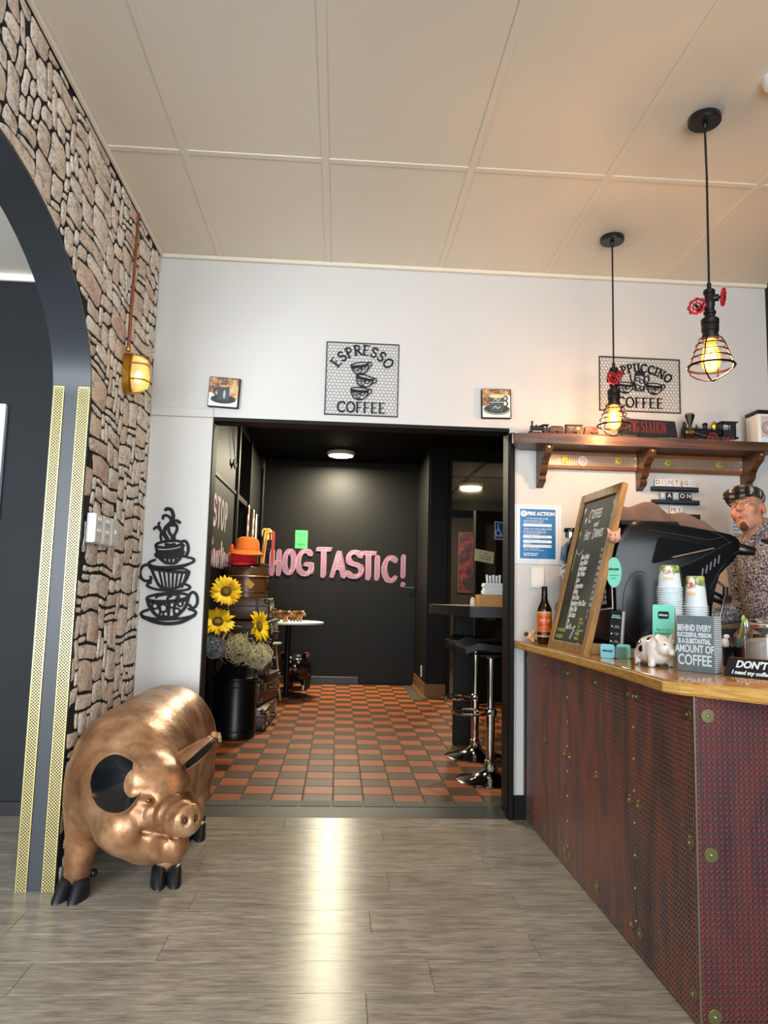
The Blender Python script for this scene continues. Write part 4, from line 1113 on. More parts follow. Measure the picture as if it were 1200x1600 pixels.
el = lambda cx, cy, rx_, ry_, tl=0, a0=0, a1=360, n=14: [(cx + rx_ * cos(rad(a0 + (a1 - a0) * i / n)), cy + ry_ * sin(rad(a0 + (a1 - a0) * i / n)) + tl * rx_ * cos(rad(a0 + (a1 - a0) * i / n))) for i in range(n + 1)]
art('steam', [([(378, 128), (400, 116), (440, 128), (462, 175), (464, 230), (430, 290), (380, 340), (362, 400), (385, 455), (415, 505)], 34), ([(347, 235), (352, 205), (388, 196), (425, 220), (445, 262)], 26), ([(470, 266), (510, 262), (540, 282)], 30), ([(455, 305), (490, 302), (510, 345), (498, 400), (476, 440), (482, 505)], 26), ([(405, 330), (420, 400), (450, 450), (458, 505)], 28), ([(247, 362), (265, 340), (298, 348), (332, 400), (380, 470), (402, 510)], 26), ([(308, 285), (296, 305), (312, 345), (328, 400), (320, 450), (332, 505)], 22), ([(425, 318), (455, 318), (490, 318)], 22)])
art('upper_cup', [(el(415, 542, 150, 38, -.10), 26), (el(415, 600, 138, 22, -.1, 0, 180), 20), (el(420, 655, 140, 16, -.09, 10, 170), 62), ([(268, 560), (285, 650), (320, 720), (390, 770)], 26), ([(570, 545), (570, 640), (545, 710), (490, 768)], 26), ([(335, 700), (368, 768)], 22), ([(390, 705), (405, 770)], 22), ([(445, 705), (442, 770)], 22), ([(500, 700), (485, 765)], 22), ([(320, 700), (440, 712), (560, 685)], 14), (el(590, 595, 48, 92, 0, -110, 110), 28), ([(570, 560), (590, 560)], 24), ([(565, 640), (590, 635)], 24), ([(380, 545), (430, 555), (480, 545)], 30), ([(395, 770), (440, 775), (490, 768)], 24)])
art('upper_saucer', [(el(445, 755, 262, 58, -.08, -48, 224), 24), ([(205, 790), (300, 828), (430, 838), (560, 818), (680, 760)], 20)])
art('middle_cup', [([(190, 790), (215, 830), (320, 852), (480, 872), (640, 878)], 30), ([(380, 852), (500, 838), (600, 840), (648, 868)], 20), ([(218, 840), (262, 950), (310, 1040), (360, 1066)], 26), ([(648, 875), (615, 960), (560, 1030), (500, 1062)], 26), ([(360, 1066), (430, 1075), (500, 1062)], 24)] + [([(255 + 52 * k, 868 + 3 * k), (312 + 36 * k, 1056)], 19) for k in range(1, 8)] + [(el(162, 885, 74, 96, 0, 60, 330), 26), (el(160, 830, 60, 40, 0, 190, 330), 18), ([(205, 930), (215, 955), (195, 985)], 24)])
art('middle_saucer', [(el(412, 1042, 245, 54, .06, -50, 215), 24)])
art('lower_cup', [(el(402, 1172, 236, 46, -.06), 26), (el(400, 1170, 130, 30, -.05, 180, 400), 22), ([(400, 1195), (410, 1170), (440, 1162)], 26), (el(400, 1205, 225, 24, -.05, 0, 180), 30), ([(168, 1185), (195, 1280), (260, 1370), (320, 1410)], 30), ([(638, 1170), (610, 1275), (550, 1350), (490, 1405)], 30), ([(300, 1400), (400, 1418), (500, 1400)], 36), (el(690, 1205, 52, 92, 0, -170, 140), 26)] + [(el(cx, cy, r, r, 0, a, a + 420, 16), 18) for cx, cy, r, a in ((258, 1275, 34, 0), (350, 1300, 44, 90), (455, 1262, 34, 180), (545, 1250, 30, 40), (380, 1368, 30, 0), (505, 1335, 34, 200))] + [([(300, 1240), (320, 1330), (300, 1395)], 20), ([(400, 1235), (420, 1300), (410, 1395)], 22), ([(490, 1235), (470, 1300), (480, 1390)], 20)])
art('lower_saucer', [(el(410, 1362, 312, 70, -.02, -42, 222), 26), ([(118, 1400), (250, 1458), (400, 1482), (560, 1462), (705, 1385)], 34)])

# ---- two small coffee canvases
def canvas(loc, tilt, lab, kind):
    t = thing('coffee_canvas', lab, 'picture', loc, rot=(0, rad(tilt), 0), group='small coffee cup canvases')
    MB().box(-.083, -.028, -.083, .083, 0, .083, bev=.003).build('canvas_edge', M('#191614', .6), t)
    bgm = NT('canvas_print'); o = bgm.obj(); s_ = bgm.sep(o); n = bgm.noise(o, 60, 5)
    c = bgm.ramp(bgm.math('ADD', bgm.math('MULTIPLY', bgm.noise(o, 16, 3), .8), bgm.math('MULTIPLY', n, .3)), [(.35, lin('#3a2a22')), (.48, lin('#8a6248')), (.6, lin('#c89a68')), (.72, lin('#dcc08a'))])
    bgm.col(c); bgm.set(Roughness=.6)
    MB().box(-.079, -.030, -.079, .076, -.028, .079).build('painted_ground', bgm.m, t)
    wt = M('#dddcd4', .6); dk = M('#2e3638', .6, var=.35, scale=60); dk2 = M('#434d4f', .6, var=.3, scale=60)
    F = lambda d: (lambda p: [(x, -.030 - d, z) for x, z in p])
    def flat(name, pts, d, m): MB().loft([[(x, -.030, z) for x, z in pts], [(x, -.0300 - d, z) for x, z in pts]]).build(name, m, t, 0)
    flat('painted_cloth', [(-.079, -.079), (.076, -.079), (.076, -.036), (.0, -.02), (-.079, -.004)] if kind == 0 else [(-.079, -.079), (.076, -.079), (.076, .045), (.04, .05), (.0, .0), (-.079, -.02)], .0004, wt)
    E_ = lambda cx, cz, a, b_: [(cx + a * cos(2 * pi * i / 28), cz + b_ * sin(2 * pi * i / 28)) for i in range(28)]
    flat('painted_saucer', E_(.0, -.04, .068, .024) if kind == 0 else E_(.0, -.035, .074, .03), .0007, dk)
    if kind == 0:
        flat('painted_mug', [(-.033, -.045), (.028, -.045), (.03, .03), (.02, .038), (-.02, .042), (-.035, .034)], .001, dk2); flat('painted_coffee', E_(-.002, .034, .026, .007), .0013, M('#c9906a', .6))
        b = MB(); ribbon(b, arc(-.036, .0, .017, .02, 80, 290, 10), .008, -.030, -.0312, lambda u, v, d: (u, d, v)); b.build('painted_handle', dk, t, 0)
        b = MB(); 
        for k in range(4): ribbon(b, [(-.016 + .009 * k, .040), (-.015 + .009 * k, .047)], .005, -.030, -.0314, lambda u, v, d: (u, d, v))
        b.build('painted_crown', dk, t, 0); flat('painted_shine', E_(.004, -.012, .007, .024), .0014, M('#9fb0ac', .5))
    else:
        flat('painted_mug', [(-.038, -.05), (.03, -.05), (.04, -.01), (.046, .04), (-.046, .036), (-.042, -.01)], .001, dk2); flat('painted_coffee', E_(.0, .041, .043, .012), .0013, M('#d8c79c', .6))
        b = MB(); ribbon(b, arc(.044, -.0, .017, .016, -90, 90, 10), .008, -.030, -.0312, lambda u, v, d: (u, d, v)); ribbon(b, arc(.046, .03, .014, .013, -90, 90, 10), .008, -.030, -.0312, lambda u, v, d: (u, d, v)); b.build('painted_handle', dk, t, 0)
        b = MB(); ribbon(b, [(-.038, .005), (.04, .008)], .003, -.031, -.0318, lambda u, v, d: (u, d, v)); ribbon(b, arc(0, -.03, .07, .03, 190, 350, 16), .0025, -.031, -.0318, lambda u, v, d: (u, d, v)); ribbon(b, [(-.018, .016), (-.005, .026), (.006, .014), (.02, .024)], .003, -.031, -.0318, lambda u, v, d: (u, d, v)); ribbon(b, [(-.02, -.028), (-.006, -.016), (.006, -.03), (.02, -.018)], .003, -.031, -.0318, lambda u, v, d: (u, d, v)); b.build('painted_lines', wt, t, 0)
canvas((-.652, YW - .003, 2.222), 2.2, 'small canvas of a dark coffee mug, left above the opening', 0)
canvas((.845, YW - .003, 2.221), -1.2, 'small canvas of two stacked dark cups, right above the opening', 1)

# ---- chicken-wire coffee signs
def cup_icon(b, cx, cz, w, tl, xf, d0, d1):
    ca, sa = cos(rad(tl)), sin(rad(tl)); R2 = lambda p: [(cx + (x * ca - y * sa) * w, cz + (x * sa + y * ca) * w) for x, y in p]
    k = .055 * w / .5 * .5
    ribbon(b, R2(arc(0, .22, .46, .085, 0, 360, 20)), k * .8, d0, d1, xf)
    ribbon(b, R2([(-.46, .22)] + arc(0, .2, .46, .56, 180, 360, 14)), k, d0, d1, xf)
    ribbon(b, R2(arc(0, .17, .43, .1, 190, 350, 12)), k * 1.2, d0, d1, xf)
    ribbon(b, R2([(-.2, -.31), (.2, -.31)]), k * 1.3, d0, d1, xf)
    for x, y, r, a in ((-.24, -.02, .085, 0), (-.05, -.14, .1, 90), (.16, -.02, .09, 200), (.05, .02, .06, 20), (.28, .06, .06, 120), (-.36, .08, .05, 0)):
        ribbon(b, R2(arc(x, y, r, r, a, a + 400, 12)), k * .55, d0, d1, xf)
    ribbon(b, R2(arc(.52, .14, .11, .13, -80, 200, 12)), k * .9, d0, d1, xf)
    ribbon(b, R2([(.5, .0), (.42, -.06), (.46, -.12)]), k * .8, d0, d1, xf)
def wire_sign(loc, W, H, lab, word_, R, czz, hl, icon, cof_y):
    t = thing('coffee_sign', lab, 'sign', loc)
    b = MB(); g = .0045
    for a in ((-W / 2, -H / 2, W / 2, -H / 2 + g), (-W / 2, H / 2 - g, W / 2, H / 2), (-W / 2, -H / 2, -W / 2 + g, H / 2), (W / 2 - g, -H / 2, W / 2, H / 2)): b.box(a[0], -.006, a[1], a[2], 0, a[3])
    b.build('frame', IRON, t)
    xf = lambda u, v, d: (u, d, v)
    m = MB(); s_ = .0117; dx = s_ * math.sqrt(3); wv = .00125
    for j in range(int(H / (1.5 * s_)) + 2):
        for i in range(int(W / dx) + 2):
            x = -W / 2 + i * dx + (dx / 2 if j % 2 else 0); z = -H / 2 + j * 1.5 * s_
            hx = [(x + s_ * cos(rad(30 + 60 * k)), z + s_ * sin(rad(30 + 60 * k))) for k in range(4)]
            for p, q in zip(hx[:-1], hx[1:]):
                if max(abs(p[0]), abs(q[0])) > W / 2 or max(abs(p[1]), abs(q[1])) > H / 2: continue
                L = math.hypot(q[0] - p[0], q[1] - p[1]); nx, nz = -(q[1] - p[1]) / L * wv / 2, (q[0] - p[0]) / L * wv / 2
                m.loft([[(p[0] + nx, -.003, p[1] + nz), (q[0] + nx, -.003, q[1] + nz), (q[0] - nx, -.003, q[1] - nz), (p[0] - nx, -.003, p[1] - nz)], [(p[0] + nx, -.0018, p[1] + nz), (q[0] + nx, -.0018, q[1] + nz), (q[0] - nx, -.0018, q[1] - nz), (p[0] - nx, -.0018, p[1] - nz)]])
    m.build('chicken_wire', IRON, t, 0, kind='stuff')
    b = MB(); arc_word(b, word_, hl, .0092, -.0035, -.008, (0, czz), R, pi / 2, xf, serif=.008, gap=.13); b.build('lettering', IRON, t, 0)
    b = MB(); hw = .056; tw = sum(GL[c][0] + .17 for c in 'COFFEE') * hw - .17 * hw
    word(b, 'COFFEE', hw, .0085, -.0035, -.008, lambda u, v, d: (u - tw / 2, d, v + cof_y), 1., .0045, .17); b.build('lettering', IRON, t, 0)
    icon(t, xf)
def esp_icon(t, xf):
    for z, x, tl in ((.063, -.012, 10), (-.008, .012, -12), (-.080, -.012, -2)):
        b = MB(); cup_icon(b, x, z, .105, tl, xf, -.0035, -.008); b.build('cup_shape', IRON, t, 0)
wire_sign((.096, YW - .003, 2.334), .405, .415, 'square black wire sign reading ESPRESSO COFFEE above the opening', 'ESPRESSO', .155, -.015, .054, esp_icon, -.188)
def cap_icon(t, xf):
    for x in (-.085, .082):
        b = MB(); cup_icon(b, x, -.018, .098, -3, xf, -.0035, -.008); b.build('cup_shape', IRON, t, 0)
    b = MB()
    ribbon(b, [(-.028, .055), (-.033, .01), (-.026, -.035), (.024, -.035), (.03, .01), (.026, .055), (-.028, .055)], .006, -.0035, -.008, xf); ribbon(b, [(-.024, .060), (0, .072), (.024, .060)], .014, -.0035, -.008, xf); ribbon(b, [(0, .07), (0, .085)], .006, -.0035, -.008, xf)
    ribbon(b, [(-.03, -.005), (-.05, .02), (-.056, .055)], .007, -.0035, -.008, xf); ribbon(b, [(.026, .045), (.05, .055), (.054, .03), (.035, .0)], .006, -.0035, -.008, xf)
    for x, z, r, a in ((-.012, .03, .012, 0), (.012, .02, .012, 120), (-.012, -.012, .012, 60), (.012, -.018, .01, 200)): ribbon(b, arc(x, z, r, r, a, a + 400, 12), .0035, -.0035, -.008, xf)
    b.build('coffee_pot_shape', IRON, t, 0)
wire_sign((1.671, YW - .003, 2.370), .470, .316, 'wide black wire sign reading CAPPUCCINO COFFEE above the shelf', 'CAPPUCCINO', .26, -.185, .046, cap_icon, -.132)

# ---- the wooden shelf
SW = NT('dark_shelf_wood'); _p = SW.mapv(SW.obj(), (2.5, 30, 30)); _g = SW.noise(_p, 1.5, 6, .65)
SW.col(SW.ramp(_g, [(.3, lin('#2e1b10')), (.5, lin('#543620')), (.68, lin('#70492c'))])); SW.set(Roughness=.38); SW.bump(_g, .15, .004); SHW = SW.m
SW2 = NT('pine_shelf_wood'); _p = SW2.mapv(SW2.obj(), (2.5, 40, 40)); _g = SW2.noise(_p, 1.5, 6, .6)
SW2.col(SW2.ramp(_g, [(.3, lin('#5a341a')), (.5, lin('#774622')), (.7, lin('#8d5a2e'))])); SW2.set(Roughness=.42)
t = thing('wall_shelf', 'dark wooden wall shelf on three carved brackets', 'shelf', (0, YW, 0))
b = MB(); b.prism([(.90, -.19), (.945, -.215), (2.34, -.215), (2.34, -.002), (.98, -.002), (.90, -.17)], 1.968, 2.018, 'xy'); b.build('shelf_board', SHW, t)
MB().box(1.115, -.032, 1.868, 1.64, -.002, 1.968, bev=.003).build('back_board', SW2.m, t); MB().box(1.68, -.032, 1.868, 2.245, -.002, 1.968, bev=.003).build('back_board', SW2.m, t)
prof = [(-.002, 1.968), (-.185, 1.968), (-.19, 1.95), (-.178, 1.925), (-.15, 1.91), (-.12, 1.89), (-.10, 1.865), (-.092, 1.84), (-.075, 1.825), (-.06, 1.82), (-.066, 1.80), (-.055, 1.785), (-.035, 1.778), (-.02, 1.77), (-.002, 1.76)]
for x in (1.095, 1.66, 2.263):
    br = MB().prism(prof, x - .019, x + .019, 'yz').build('bracket', SHW, t)
    MB().lathe([(.001, .0), (.008, 0), (.006, .004), (.001, .005)], 10, T=Matrix.Translation((x, -.188, 1.955)) @ Matrix.Rotation(rad(90), 4, 'X')).build('screw_cap', M('#c9b48a', .4, .6), br)
MESHM = perf_mat('shelf_mesh', '#b8ab98', .0135, .20, 'XZ', metallic=.7, rough=.32, plus=.34)
MB().box(1.118, -.0338, 1.888, 1.638, -.0335, 1.944).build('mesh_panel', MESHM, t, 0); MB().box(1.682, -.0338, 1.888, 2.243, -.0335, 1.944).build('mesh_panel', MESHM, t, 0)
for x, z in ((1.229, 1.918), (1.53, 1.922), (1.812, 1.920), (2.11, 1.921)):
    d = MB().lathe([(.001, .006), (.018, .005), (.0195, .003), (.0195, 0), (.001, 0)], 24, T=Matrix.Translation((x, -.034, z)) @ Matrix.Rotation(rad(90), 4, 'X')).build('brass_disc', M('#d7bd55', .3, .7), t)
    MB().lathe([(.001, .009), (.003, .008), (.0045, .006), (.001, .006)], 10, T=Matrix.Translation((x, -.034, z)) @ Matrix.Rotation(rad(90), 4, 'X')).build('screw', M('#4a3c1c', .4, .5), d)
for x in (1.625, 2.232):
    for z in (1.896, 1.936): MB().ball((x, -.036, z), .0045, 8, 6).build('pin', M('#e6e2d8', .3, .8), t)
t = thing('white_badge', 'round white patterned badge on the shelf back board', 'badge', (1.328, YW - .034, 1.912))
TT = Matrix.Rotation(rad(90), 4, 'X')
MB().lathe([(.001, .008), (.024, .007), (.028, .004), (.028, 0), (.001, 0)], 28, T=TT).build('badge_disc', M('#ddd0ca', .4), t)
b = MB()
for k in range(8): b.torus((.014 * cos(k * pi / 4), -.0075, .014 * sin(k * pi / 4)), .005, .0009, 12, 5, axis='y')
b.torus((0, -.008, 0), .006, .001, 14, 5, axis='y'); b.build('badge_pattern', M('#a87a72', .5), t)

# ---- small train, on its red plinth
ZS = 2.018
TB = M('#1c1b1c', .4, .2); TRED = M('#5e2a24', .45); TMAR = M('#4a2620', .45, var=.1); GLD = M('#c39a3c', .3, .9)
t = thing('train_plinth', 'long thin red-brown plinth board under the small toy train', 'plinth', (1.205, YW - .165, ZS), rad(-3))
MB().box(-.21, -.028, 0, .21, .028, .012, bev=.003).build('board', M('#7a2f1e', .4, var=.15), t)
def wheel(t, x, y, z, r, m, rim=None, sp=0, wd=.006):
    T = Matrix.Translation((x, y, z)) @ Matrix.Rotation(rad(90), 4, 'X')
    b = MB()
    if sp:
        b.torus((0, 0, 0), r - .003, .003, 24, 6, T=T); b.lathe([(.001, -wd / 2), (r * .2, -wd / 2), (r * .2, wd / 2), (.001, wd / 2)], 10, T=T)
        for k in range(sp): b.cyl((0, 0, 0), ((r - .003) * cos(2 * pi * k / sp), (r - .003) * sin(2 * pi * k / sp), 0), .0011, n=5, T=T)
    else: b.lathe([(.001, -wd / 2), (r, -wd / 2), (r, wd / 2), (.001, wd / 2)], 16, T=T)
    w = b.build('wheel', m, t)
    if rim and not sp: MB().torus((0, 0, wd / 2), r * .82, r * .12, 18, 5, T=T).build('wheel_rim', rim, w)
    return w
def rail_thing(x, lab, nm='toy_wagon'):
    return thing(nm, lab, 'toy train', (1.205 + x, YW - .165 - .0 - x * math.tan(rad(3)), ZS + .012), rad(-3), 'small toy train on the shelf')
t = rail_thing(-.155, 'small black toy steam engine at the left end of the shelf', 'toy_locomotive')
b = MB(); b.cyl((-.045, 0, .030), (.02, 0, .030), .0125, n=16); b.cyl((-.048, 0, .030), (-.045, 0, .030), .0135, n=16); b.box(-.05, -.015, .012, .045, .015, .018); b.build('boiler', TB, t)
MB().cyl((-.038, 0, .04), (-.038, 0, .068), .005, .006, 10).build('chimney', TB, t)
MB().ball((-.015, 0, .044), .006, 10, 8).ball((.005, 0, .043), .0055, 10, 8).build('steam_dome', TB, t)
b = MB(); b.box(.018, -.017, .016, .022, .017, .045); b.box(.04, -.017, .016, .044, .017, .045); b.box(.018, -.017, .016, .044, -.014, .03); b.box(.012, -.02, .045, .05, .02, .049, bev=.001); b.build('cab', TB, t)
MB().prism([(-.06, .004), (-.05, .018), (-.05, .004)], -.014, .014, 'xz').build('cowcatcher', TB, t)
for x in (-.036, -.016, .004, .03): wheel(t, x, -.014, .009, .009, TB); wheel(t, x, .014, .009, .009, TB)
MB().box(-.036, -.020, .008, .01, -.0185, .0105).build('side_rod', M('#b9b3a6', .3, .9), t)
def wagon(x, L, H, m, lab, roof=None, art_=None):
    t = rail_thing(x, lab)
    MB().box(-L / 2, -.016, .012, L / 2, .016, .012 + H, bev=.002).build('wagon_body', m, t)
    if roof: MB().loft([[(-L / 2 - .002, .018 * cos(pi * i / 8), .012 + H - .001 + .007 * sin(pi * i / 8)) for i in range(9)], [(L / 2 + .002, .018 * cos(pi * i / 8), .012 + H - .001 + .007 * sin(pi * i / 8)) for i in range(9)]]).build('roof', roof, t)
    MB().box(-L / 2 - .005, -.004, .010, L / 2 + .005, .004, .014).build('coupling', TB, t)
    for q in (-1, 1):
        for dx_ in (-.008, .008): wheel(t, q * L * .32 + dx_, -.013, .0075, .0075, TB); wheel(t, q * L * .32 + dx_, .013, .0075, .0075, TB)
    return t
t = wagon(-.065, .075, .026, TMAR, 'dark maroon open toy wagon behind the small engine')
MB().box(-.03, -.012, .036, .03, .012, .043, bev=.003).build('coal_load', M('#2a1512', .9, var=.3, scale=120, bump=.5), t)
t = wagon(.03, .088, .036, M('#2a1714', .4), 'black covered toy wagon with a gold round emblem', M('#1c0f0d', .4))
MB().lathe([(.001, .001), (.0085, .001), (.0085, 0), (.001, 0)], 18, T=Matrix.Translation((.020, -.0162, .032)) @ TT).build('emblem', M('#c9a86a', .4), t)
text('TENNESSEE', .008, M('#cbb9a4', .6), t, loc=(-.018, -.0166, .037)); text('LINES', .006, M('#cbb9a4', .6), t, loc=(-.018, -.0166, .028))
t = wagon(.122, .070, .030, M('#b8463c', .45), 'bright red toy goods wagon at the right of the small train')
MB().torus((.016, -.0165, .027), .005, .0012, 14, 5, axis='y').build('emblem', M('#3a1a1a', .5), t); text('RED STAR', .006, M('#f0dcd2', .6), t, loc=(-.013, -.0166, .031))
# ---- PIG STATION board
t = thing('station_sign', 'black PIG STATION name board with red letters standing on the shelf', 'sign', (1.655, YW - .14, ZS))
b = MB(); b.prism([(-.165, .035), (.165, .022), (.15, .112), (-.165, .118)], -.006, .006, 'xz'); b.build('board', M('#171313', .5), t); MB().prism([(-.06, 0), (.06, 0), (.04, .034), (-.05, .036)], -.02, .02, 'xz').box(-.07, -.03, 0, .07, .03, .006).build('stand', M('#120f0f', .5), t)
b = MB(); hh = .058; sx = .44; tw = sum(GL[c][0] + .16 for c in 'PIG STATION') * hh * sx
word(b, 'PIG STATION', hh, .0042, -.006, -.0072, lambda u, v, d: (u - tw / 2, d, v + .046 - .022 * (u - tw / 2)), sx, .003, .16); b.build('lettering', M('#7d2a26', .5), t, 0)
# ---- big black locomotive
t = thing('model_locomotive', 'large black and gold model steam locomotive with red wheels on the shelf', 'toy train', (1.998, YW - .125, ZS)); t.scale = (1.12, 1.0, 1.12)
RW = M('#8d3038', .4)
b = MB(); b.cyl((-.12, 0, .056), (.06, 0, .056), .019, n=20); b.cyl((-.126, 0, .056), (-.10, 0, .056), .021, n=20); b.box(-.13, -.016, .028, .15, .016, .036); b.build('boiler', TB, t)
MB().lathe([(.008, .072), (.009, .09), (.022, .128), (.024, .138), (.021, .142), (.019, .134), (.001, .13)], 20, c=(-.088, 0, 0)).build('smoke_stack', TB, t)
MB().torus((-.088, 0, .146), .019, .0014, 18, 5).build('stack_ring', TB, t)
MB().box(-.125, -.009, .078, -.108, .009, .1, bev=.002).lathe([(.001, .1), (.004, .1), (.003, .107), (.001, .108)], 8, c=(-.116, 0, 0)).build('headlamp', M('#4a4640', .3, .6), t)
MB().lathe([(.011, .07), (.011, .09), (.014, .093), (.010, .102), (.001, .105)], 14, c=(-.012, 0, 0)).build('sand_dome', TB, t)
MB().lathe([(.014, .07), (.015, .088), (.016, .092), (.011, .104), (.004, .112), (.001, .113)], 16, c=(.034, 0, 0)).build('steam_dome', GLD, t)
MB().lathe([(.007, .072), (.007, .082), (.003, .09), (.001, .095)], 10, c=(-.055, 0, 0)).build('bell', M('#6a6458', .3, .8), t)
b = MB(); b.box(.062, -.027, .036, .067, .027, .105); b.box(.128, -.027, .036, .132, .027, .105); b.box(.062, -.027, .036, .132, -.024, .068); b.box(.062, .024, .036, .132, .027, .068); b.box(.093, -.027, .068, .097, -.024, .105); b.box(.062, -.027, .092, .132, -.024, .105); b.box(.056, -.031, .105, .143, .031, .110, bev=.001)
b.build('cab', M('#26262a', .4, .1), t); MB().box(.07, .02, .07, .125, .022, .09).build('cab_window', M('#a9b0ae', .2, alpha=.5), t)
MB().box(-.118, -.026, .040, -.075, -.014, .058, bev=.003).box(-.118, .014, .040, -.075, .026, .058, bev=.003).build('cylinder_block', GLD, t)
MB().box(-.112, -.017, .06, -.085, .017, .072, bev=.003).build('gold_saddle', GLD, t)
for x in (-.105, -.07):
    for s in (-1, 1): wheel(t, x, s * .018, .013, .013, TB, RW)
for x in (.018, .096):
    for s in (-1, 1): wheel(t, x, s * .019, .026, .026, RW, None, 12, .005)
MB().tube([(-.075, -.028, .045), (.018, -.026, .026)], .0022, 6).tube([(.018, -.026, .024), (.096, -.026, .024)], .0024, 6).build('side_rod', M('#c9c9c6', .25, 1), t)
b = MB()
for k in range(-4, 5): b.tube([(-.128, k * .004, .03), (-.175 + abs(k) * .003, k * .0045, .005)], .0016, 5)
b.tube([(-.175, 0, .005), (-.165, -.022, .005)], .002, 5).tube([(-.175, 0, .005), (-.165, .022, .005)], .002, 5); b.build('cowcatcher', TB, t)
MB().tube([(-.1, -.022, .074), (.06, -.022, .074)], .0012, 5).build('hand_rail', M('#8a867c', .3, .9), t)
# ---- photo jar at the right end
t = thing('photo_canister', 'white square canister with a black lid and a cup photo at the shelf end', 'canister', (2.322, YW - .13, ZS))
MB().box(-.075, -.06, 0, .075, .06, .165, bev=.008, seg=2).build('canister_body', M('#e3e0da', .25), t); MB().box(-.079, -.064, .165, .079, .064, .185, bev=.005).build('lid', M('#17171a', .4), t)
MB().box(-.057, -.0615, .012, .07, -.06, .15).build('photo', M('#c9b8b0', .4, var=.2, scale=18), t); MB().box(-.057, -.0622, .012, .07, -.0615, .032).build('photo_cloth', M('#cfe2ec', .5), t)
f = lambda u, v, d: (u, -.0615 - d, v)
b = MB(); ribbon(b, arc(-.01, .085, .042, .034, 0, 360, 24), .006, 0, .0006, f); ribbon(b, arc(-.01, .085, .03, .022, 0, 360, 20), .004, 0, .0006, f); b.build('photo_cup', M('#8a6a5e', .5), t, 0); MB().box(-.018, -.0623, .078, -.003, -.0615, .092).build('photo_bean', M('#3a2420', .5), t)

# ---- letter rails
RAIL = M('#232c33', .5)
def rail(x0, x1, z, lab, h=.026):
    t = thing('letter_rail', lab, 'letter rail', ((x0 + x1) / 2, YW - .002, z), group='black letter rails on the wall'); w = (x1 - x0) / 2
    MB().box(-w, -.012, 0, w, 0, h, bev=.001).box(-w, -.030, 0, w, -.012, .006).box(-w, -.030, 0, w, -.027, h * .95, bev=.001).build('rail_body', RAIL, t)
def ltile(ch, x, z, dark, lab, ink='#2a3036'):
    t = thing('letter_tile', lab, 'letter tile', (x, YW - .018, z), group='letter tiles on the wall rails')
    MB().box(-.0172, -.004, 0, .0172, 0, .04, bev=.001).build('tile_body', M('#262a2e' if dark == 1 else '#8fa3ac' if dark == 2 else '#dcd9d2', .35), t)
    text(ch, .034, M('#f2f4f4' if dark else ink, .5), t, name='letter', loc=(0, -.0045, .0215), ext=.0003)
rail(1.724, 1.988, 1.763, 'black letter rail holding DONT GO, top of three'); rail(1.727, 1.992, 1.690, 'black letter rail holding BACON, middle of three'); rail(1.727, 1.994, 1.612, 'black letter rail holding MY, lowest of three')
for ch, px, ink, lab in (('D', 1025.5, '#23262a', 'white letter tile D, first on the top rail'), ('O', 1035.3, '#7f98a8', 'white letter tile O with a grey-blue letter, second on the top rail'), ('N', 1045.2, '#5a88b0', 'white letter tile N on the top rail'), ('T', 1055.4, '#33383c', 'white letter tile T on the top rail'), ('G', 1070.3, '#2f3c4a', 'white letter tile G on the top rail'), ('O', 1080.0, '#6aa3c8', 'white letter tile O with a blue letter, last on the top rail')):
    ltile(ch, 1.7585 + (px - 1025.5) * .003625, 1.791, 0, lab, ink)
for k, ch in enumerate('BACON'): ltile(ch, 1.786 + k * .0373, 1.7165, 2 if k in (0, 2) else 1, 'dark letter tile %s with a white letter on the middle rail' % ch)
for k, ch in enumerate('MY'): ltile(ch, 1.842 + k * .037, 1.638, 0, 'white letter tile %s on the lowest rail' % ch)

# ---- fire notice and switch
t = thing('fire_notice', 'blue and white laminated FIRE ACTION notice on the white wall', 'notice', (1.084, YW - .002, 1.503))
MB().box(-.134, -.002, -.163, .134, 0, .163, bev=.0008).build('laminated_sheet', M('#dfe4e8', .12, coat=.5), t); BL = M('#1f6fa8', .35, coat=.4)
MB().box(-.098, -.0028, -.135, .100, -.002, .138).build('blue_panel', BL, t)
b = MB()
for p, q in (((-.118, -.15), (.118, -.15)), ((.118, -.15), (.118, .152)), ((.118, .152), (-.118, .152)), ((-.118, .152), (-.118, -.15))): ribbon(b, [p, q], .0014, -.002, -.0026, lambda u, v, d: (u, d, v))
b.build('border_rule', M('#9aa3ab', .5), t, 0); W_ = M('#f3f6f8', .5); INK = M('#39424a', .6)
T_ = lambda s, sz, x, z, **k: text(s, sz, k.pop('m', W_), t, loc=(x, -.0031, z), **k)
T_('FIRE ACTION', .0265, .018, .112, sx=.98, bold=.0008)
b = MB(); b.lathe([(.001, .0006), (.017, .0006), (.017, 0), (.001, 0)], 24, T=Matrix.Translation((-.077, -.0028, .112)) @ TT); b.build('warning_disc', W_, t); text('!', .03, BL, t, loc=(-.077, -.0037, .111), bold=.0012)
T_('IF YOU DISCOVER A FIRE', .0105, 0, .085); T_('Operate the nearest fire alarm\nand evacuate. Dial emergency', .0095, -.078, .069, align='LEFT', sx=.95)
T_('WHEN YOU HEAR A FIRE ALARM', .0105, 0, .028); T_('On the continuous sounding of the\nfire alarm leave the building by your\nnearest exit. Assemble at', .0092, -.078, .008, align='LEFT', sx=.95)
for k, (z, s) in enumerate(((.049, '111'), (-.0145, 'Through door to front Road'), (-.041, 'Through front out side door'), (-.066, 'CARPARK NEXT TO BOTTLE STORE'))):
    MB().box(-.08, -.0034, z - .007, .078, -.0028, z + .007, bev=.0002).build('answer_box', W_, t); text(s, .0095 if k else .008, INK, t, loc=(0, -.0038, z), shear=.25)
